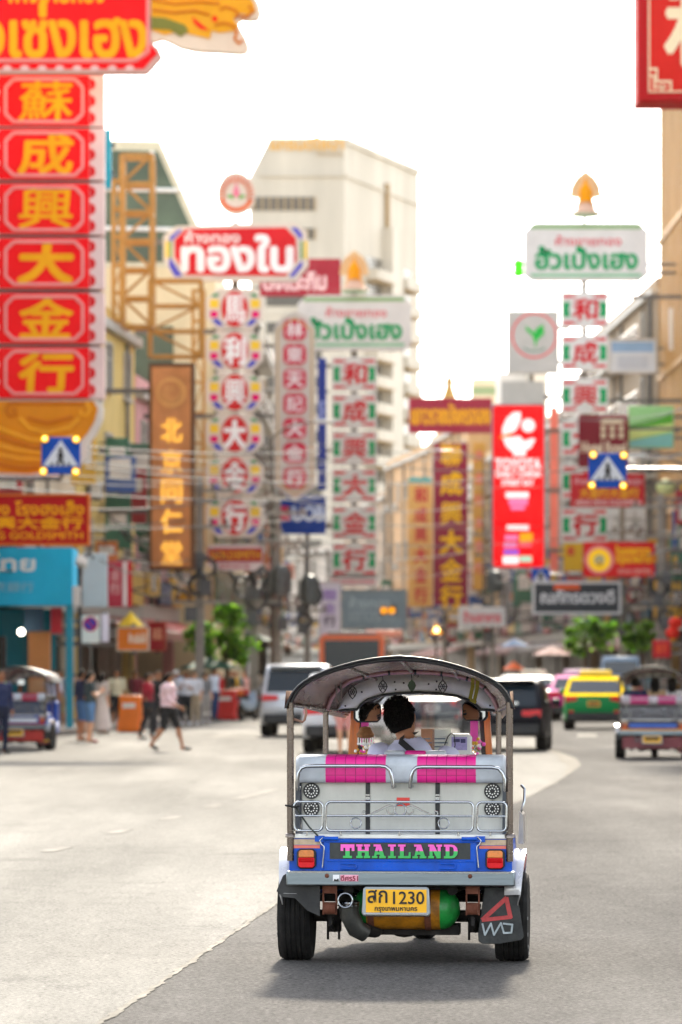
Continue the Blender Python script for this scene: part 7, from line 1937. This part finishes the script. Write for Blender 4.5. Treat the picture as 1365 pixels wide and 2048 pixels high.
# street lamps and camera
t = thing('security_camera', 'white security camera on a dark bracket pole beside the bank', 'camera', at(150, 1466, 112) * 1); t.location.z = .15
u = 112 / F; zc = at(0, 1125, 112).z - .15
m = MB(); m.box((.12, .1, zc / 2 + .15), (.1, .1, zc), BLACK); m.tube([(.12, .1, zc), (.4, 0, zc + .25), (.5, -.05, zc + .1)], .04, BLACK, 6); m.build('bracket', t)
m = MB(); m.box((.2, -.3, zc), (.28, .7, .2), pm('#dfe0dd'), rx=R(-8), ry=R(20)); m.box((.05, -.05, zc - .9), (.2, .3, .55), pm('#c9cac6')); m.build('housing', t, bevel=.03)
def lamp(lab, px, d, h, arm):
    X = (px - CX) * d / F; t = thing('street_lamp', lab, 'street lamp', (X, d, .15), 0, 'street lamps')
    m = MB(); m.tube([(0, 0, 0), (0, 0, h * .6), (0, 0, h), (arm * .5, 0, h + .5), (arm, 0, h + .6)], [.1, .08, .06, .05, .045], STEEL, 10); m.build('post', t, 60)
    m = MB(); m.box((arm + (.35 if arm > 0 else -.35), 0, h + .6), (.9, .3, .14), pm('#d0cfc8')); m.build('lamp_head', t, bevel=.04)
lamp('street lamp arching over the lanes left of the lit red sign', 968, 262, 14.5, -2.8)
lamp('street lamp over the left pavement by the navy strip sign', 545, 172, 11, 1.8)
lamp('street lamp at the right edge before the finned tower', 1395, 160, 9, -2)
t = thing('globe_lamp', 'pale green globe lamp on the right behind the cables', 'lamp', (at(1332, 975, 185).x, 185, .15))
g = at(1332, 975, 185).z; m = MB(); m.tube([(0, 0, 0), (0, 0, g - .6)], .06, GREYM, 8); m.build('post', t); m = MB(); m.ball((0, 0, g - .15), (.42, .42, .36), pm('#d9e3a0')); m.build('globe', t)
for px, py in ((1346, 1266), (1352, 1246)):
    p = at(px, py, 150); t = thing('paper_lantern', 'red paper lantern hanging %s at the right edge' % ('low' if py > 1250 else 'just above another lantern'), 'lantern', (p.x, 150, p.z), 0, 'red lanterns')
    m = MB(); m.ball((0, 0, 0), (.26, .26, .22), pm('#d22a1e')); m.build('shade', t); m = MB(); m.lathe([(.1, .2), (.1, .25)], pm('#d9a02a'), (0, 0, 0)); m.lathe([(.1, -.25), (.1, -.2)], pm('#d9a02a'), (0, 0, 0)); m.tube([(0, 0, .25), (0, 0, 1.6)], .01, BLACK, 5); m.tube([(0, 0, -.25), (0, 0, -.5)], .03, pm('#d9a02a'), 5); m.build('tassel', t)
# food stall awnings and umbrellas on the pavements
def parasol(lab, px, py, d, c, r=1.1):
    p = at(px, py, d); t = thing('market_parasol', lab, 'parasol', (p.x, d, .15), 0, 'market parasols'); h = p.z - .15
    m = MB(); n = 8; m.add([(0, 0, h)] + [(r * math.cos(2 * math.pi * k / n), r * math.sin(2 * math.pi * k / n), h - .45) for k in range(n)], [(0, k + 1, (k + 1) % n + 1) for k in range(n)], mat('parasol_' + c, '#' + c, .7, 0, .12)); o = m.build('canopy', t, 0); o.modifiers.new('thick', 'SOLIDIFY').thickness = .02
    m = MB(); m.tube([(0, 0, 0), (0, 0, h)], .02, STEEL, 6); m.build('pole', t)
parasol('yellow folded edge parasol by the no parking plate', 262, 1222, 127, 'e6c21c', .4)
parasol('dark green parasol behind the pavement crowd', 420, 1312, 150, '2f5a46', 1.2)
parasol('faded red parasol on the right pavement beyond the taxis', 1105, 1292, 215, '7a2420', 1.0)
parasol('pale blue parasol on the right pavement', 1030, 1276, 240, '3f6a9a', .8)
parasol('orange parasol far along the right pavement', 1028, 1322, 225, 'f06a1e', .6)
# pole box at the very left edge
t = thing('control_box', 'black control box on a post cut off by the left edge', 'control box', (at(3, 0, 96).x, 96, 0))
m = MB(); z0, z1 = at(0, 1345, 96).z, at(0, 1272, 96).z; m.box((0, 0, (z0 + z1) / 2), (.22, .2, z1 - z0), BLACKM); m.build('box', t, bevel=.03)
m = MB(); m.tube([(-.06, .05, .15), (-.06, .05, z0)], .04, GREYM, 8); m.build('post', t)

# ------------------------------------------------------------------ haze over the street
hm = bpy.data.materials.new('haze_air'); hm.use_nodes = True
hn = hm.node_tree; hn.nodes.remove(hn.nodes['Principled BSDF'])
hv = hn.nodes.new('ShaderNodeVolumePrincipled')
hv.inputs['Color'].default_value = (1.0, .93, .80, 1)
hv.inputs['Density'].default_value = .00003
hv.inputs['Anisotropy'].default_value = .35
hn.links.new(hv.outputs[0], hn.nodes['Material Output'].inputs['Volume'])
m = MB(); m.box((0, 310, 39), (260, 660, 81), hm)
struct(m.build('haze', smooth=0), 'stuff')
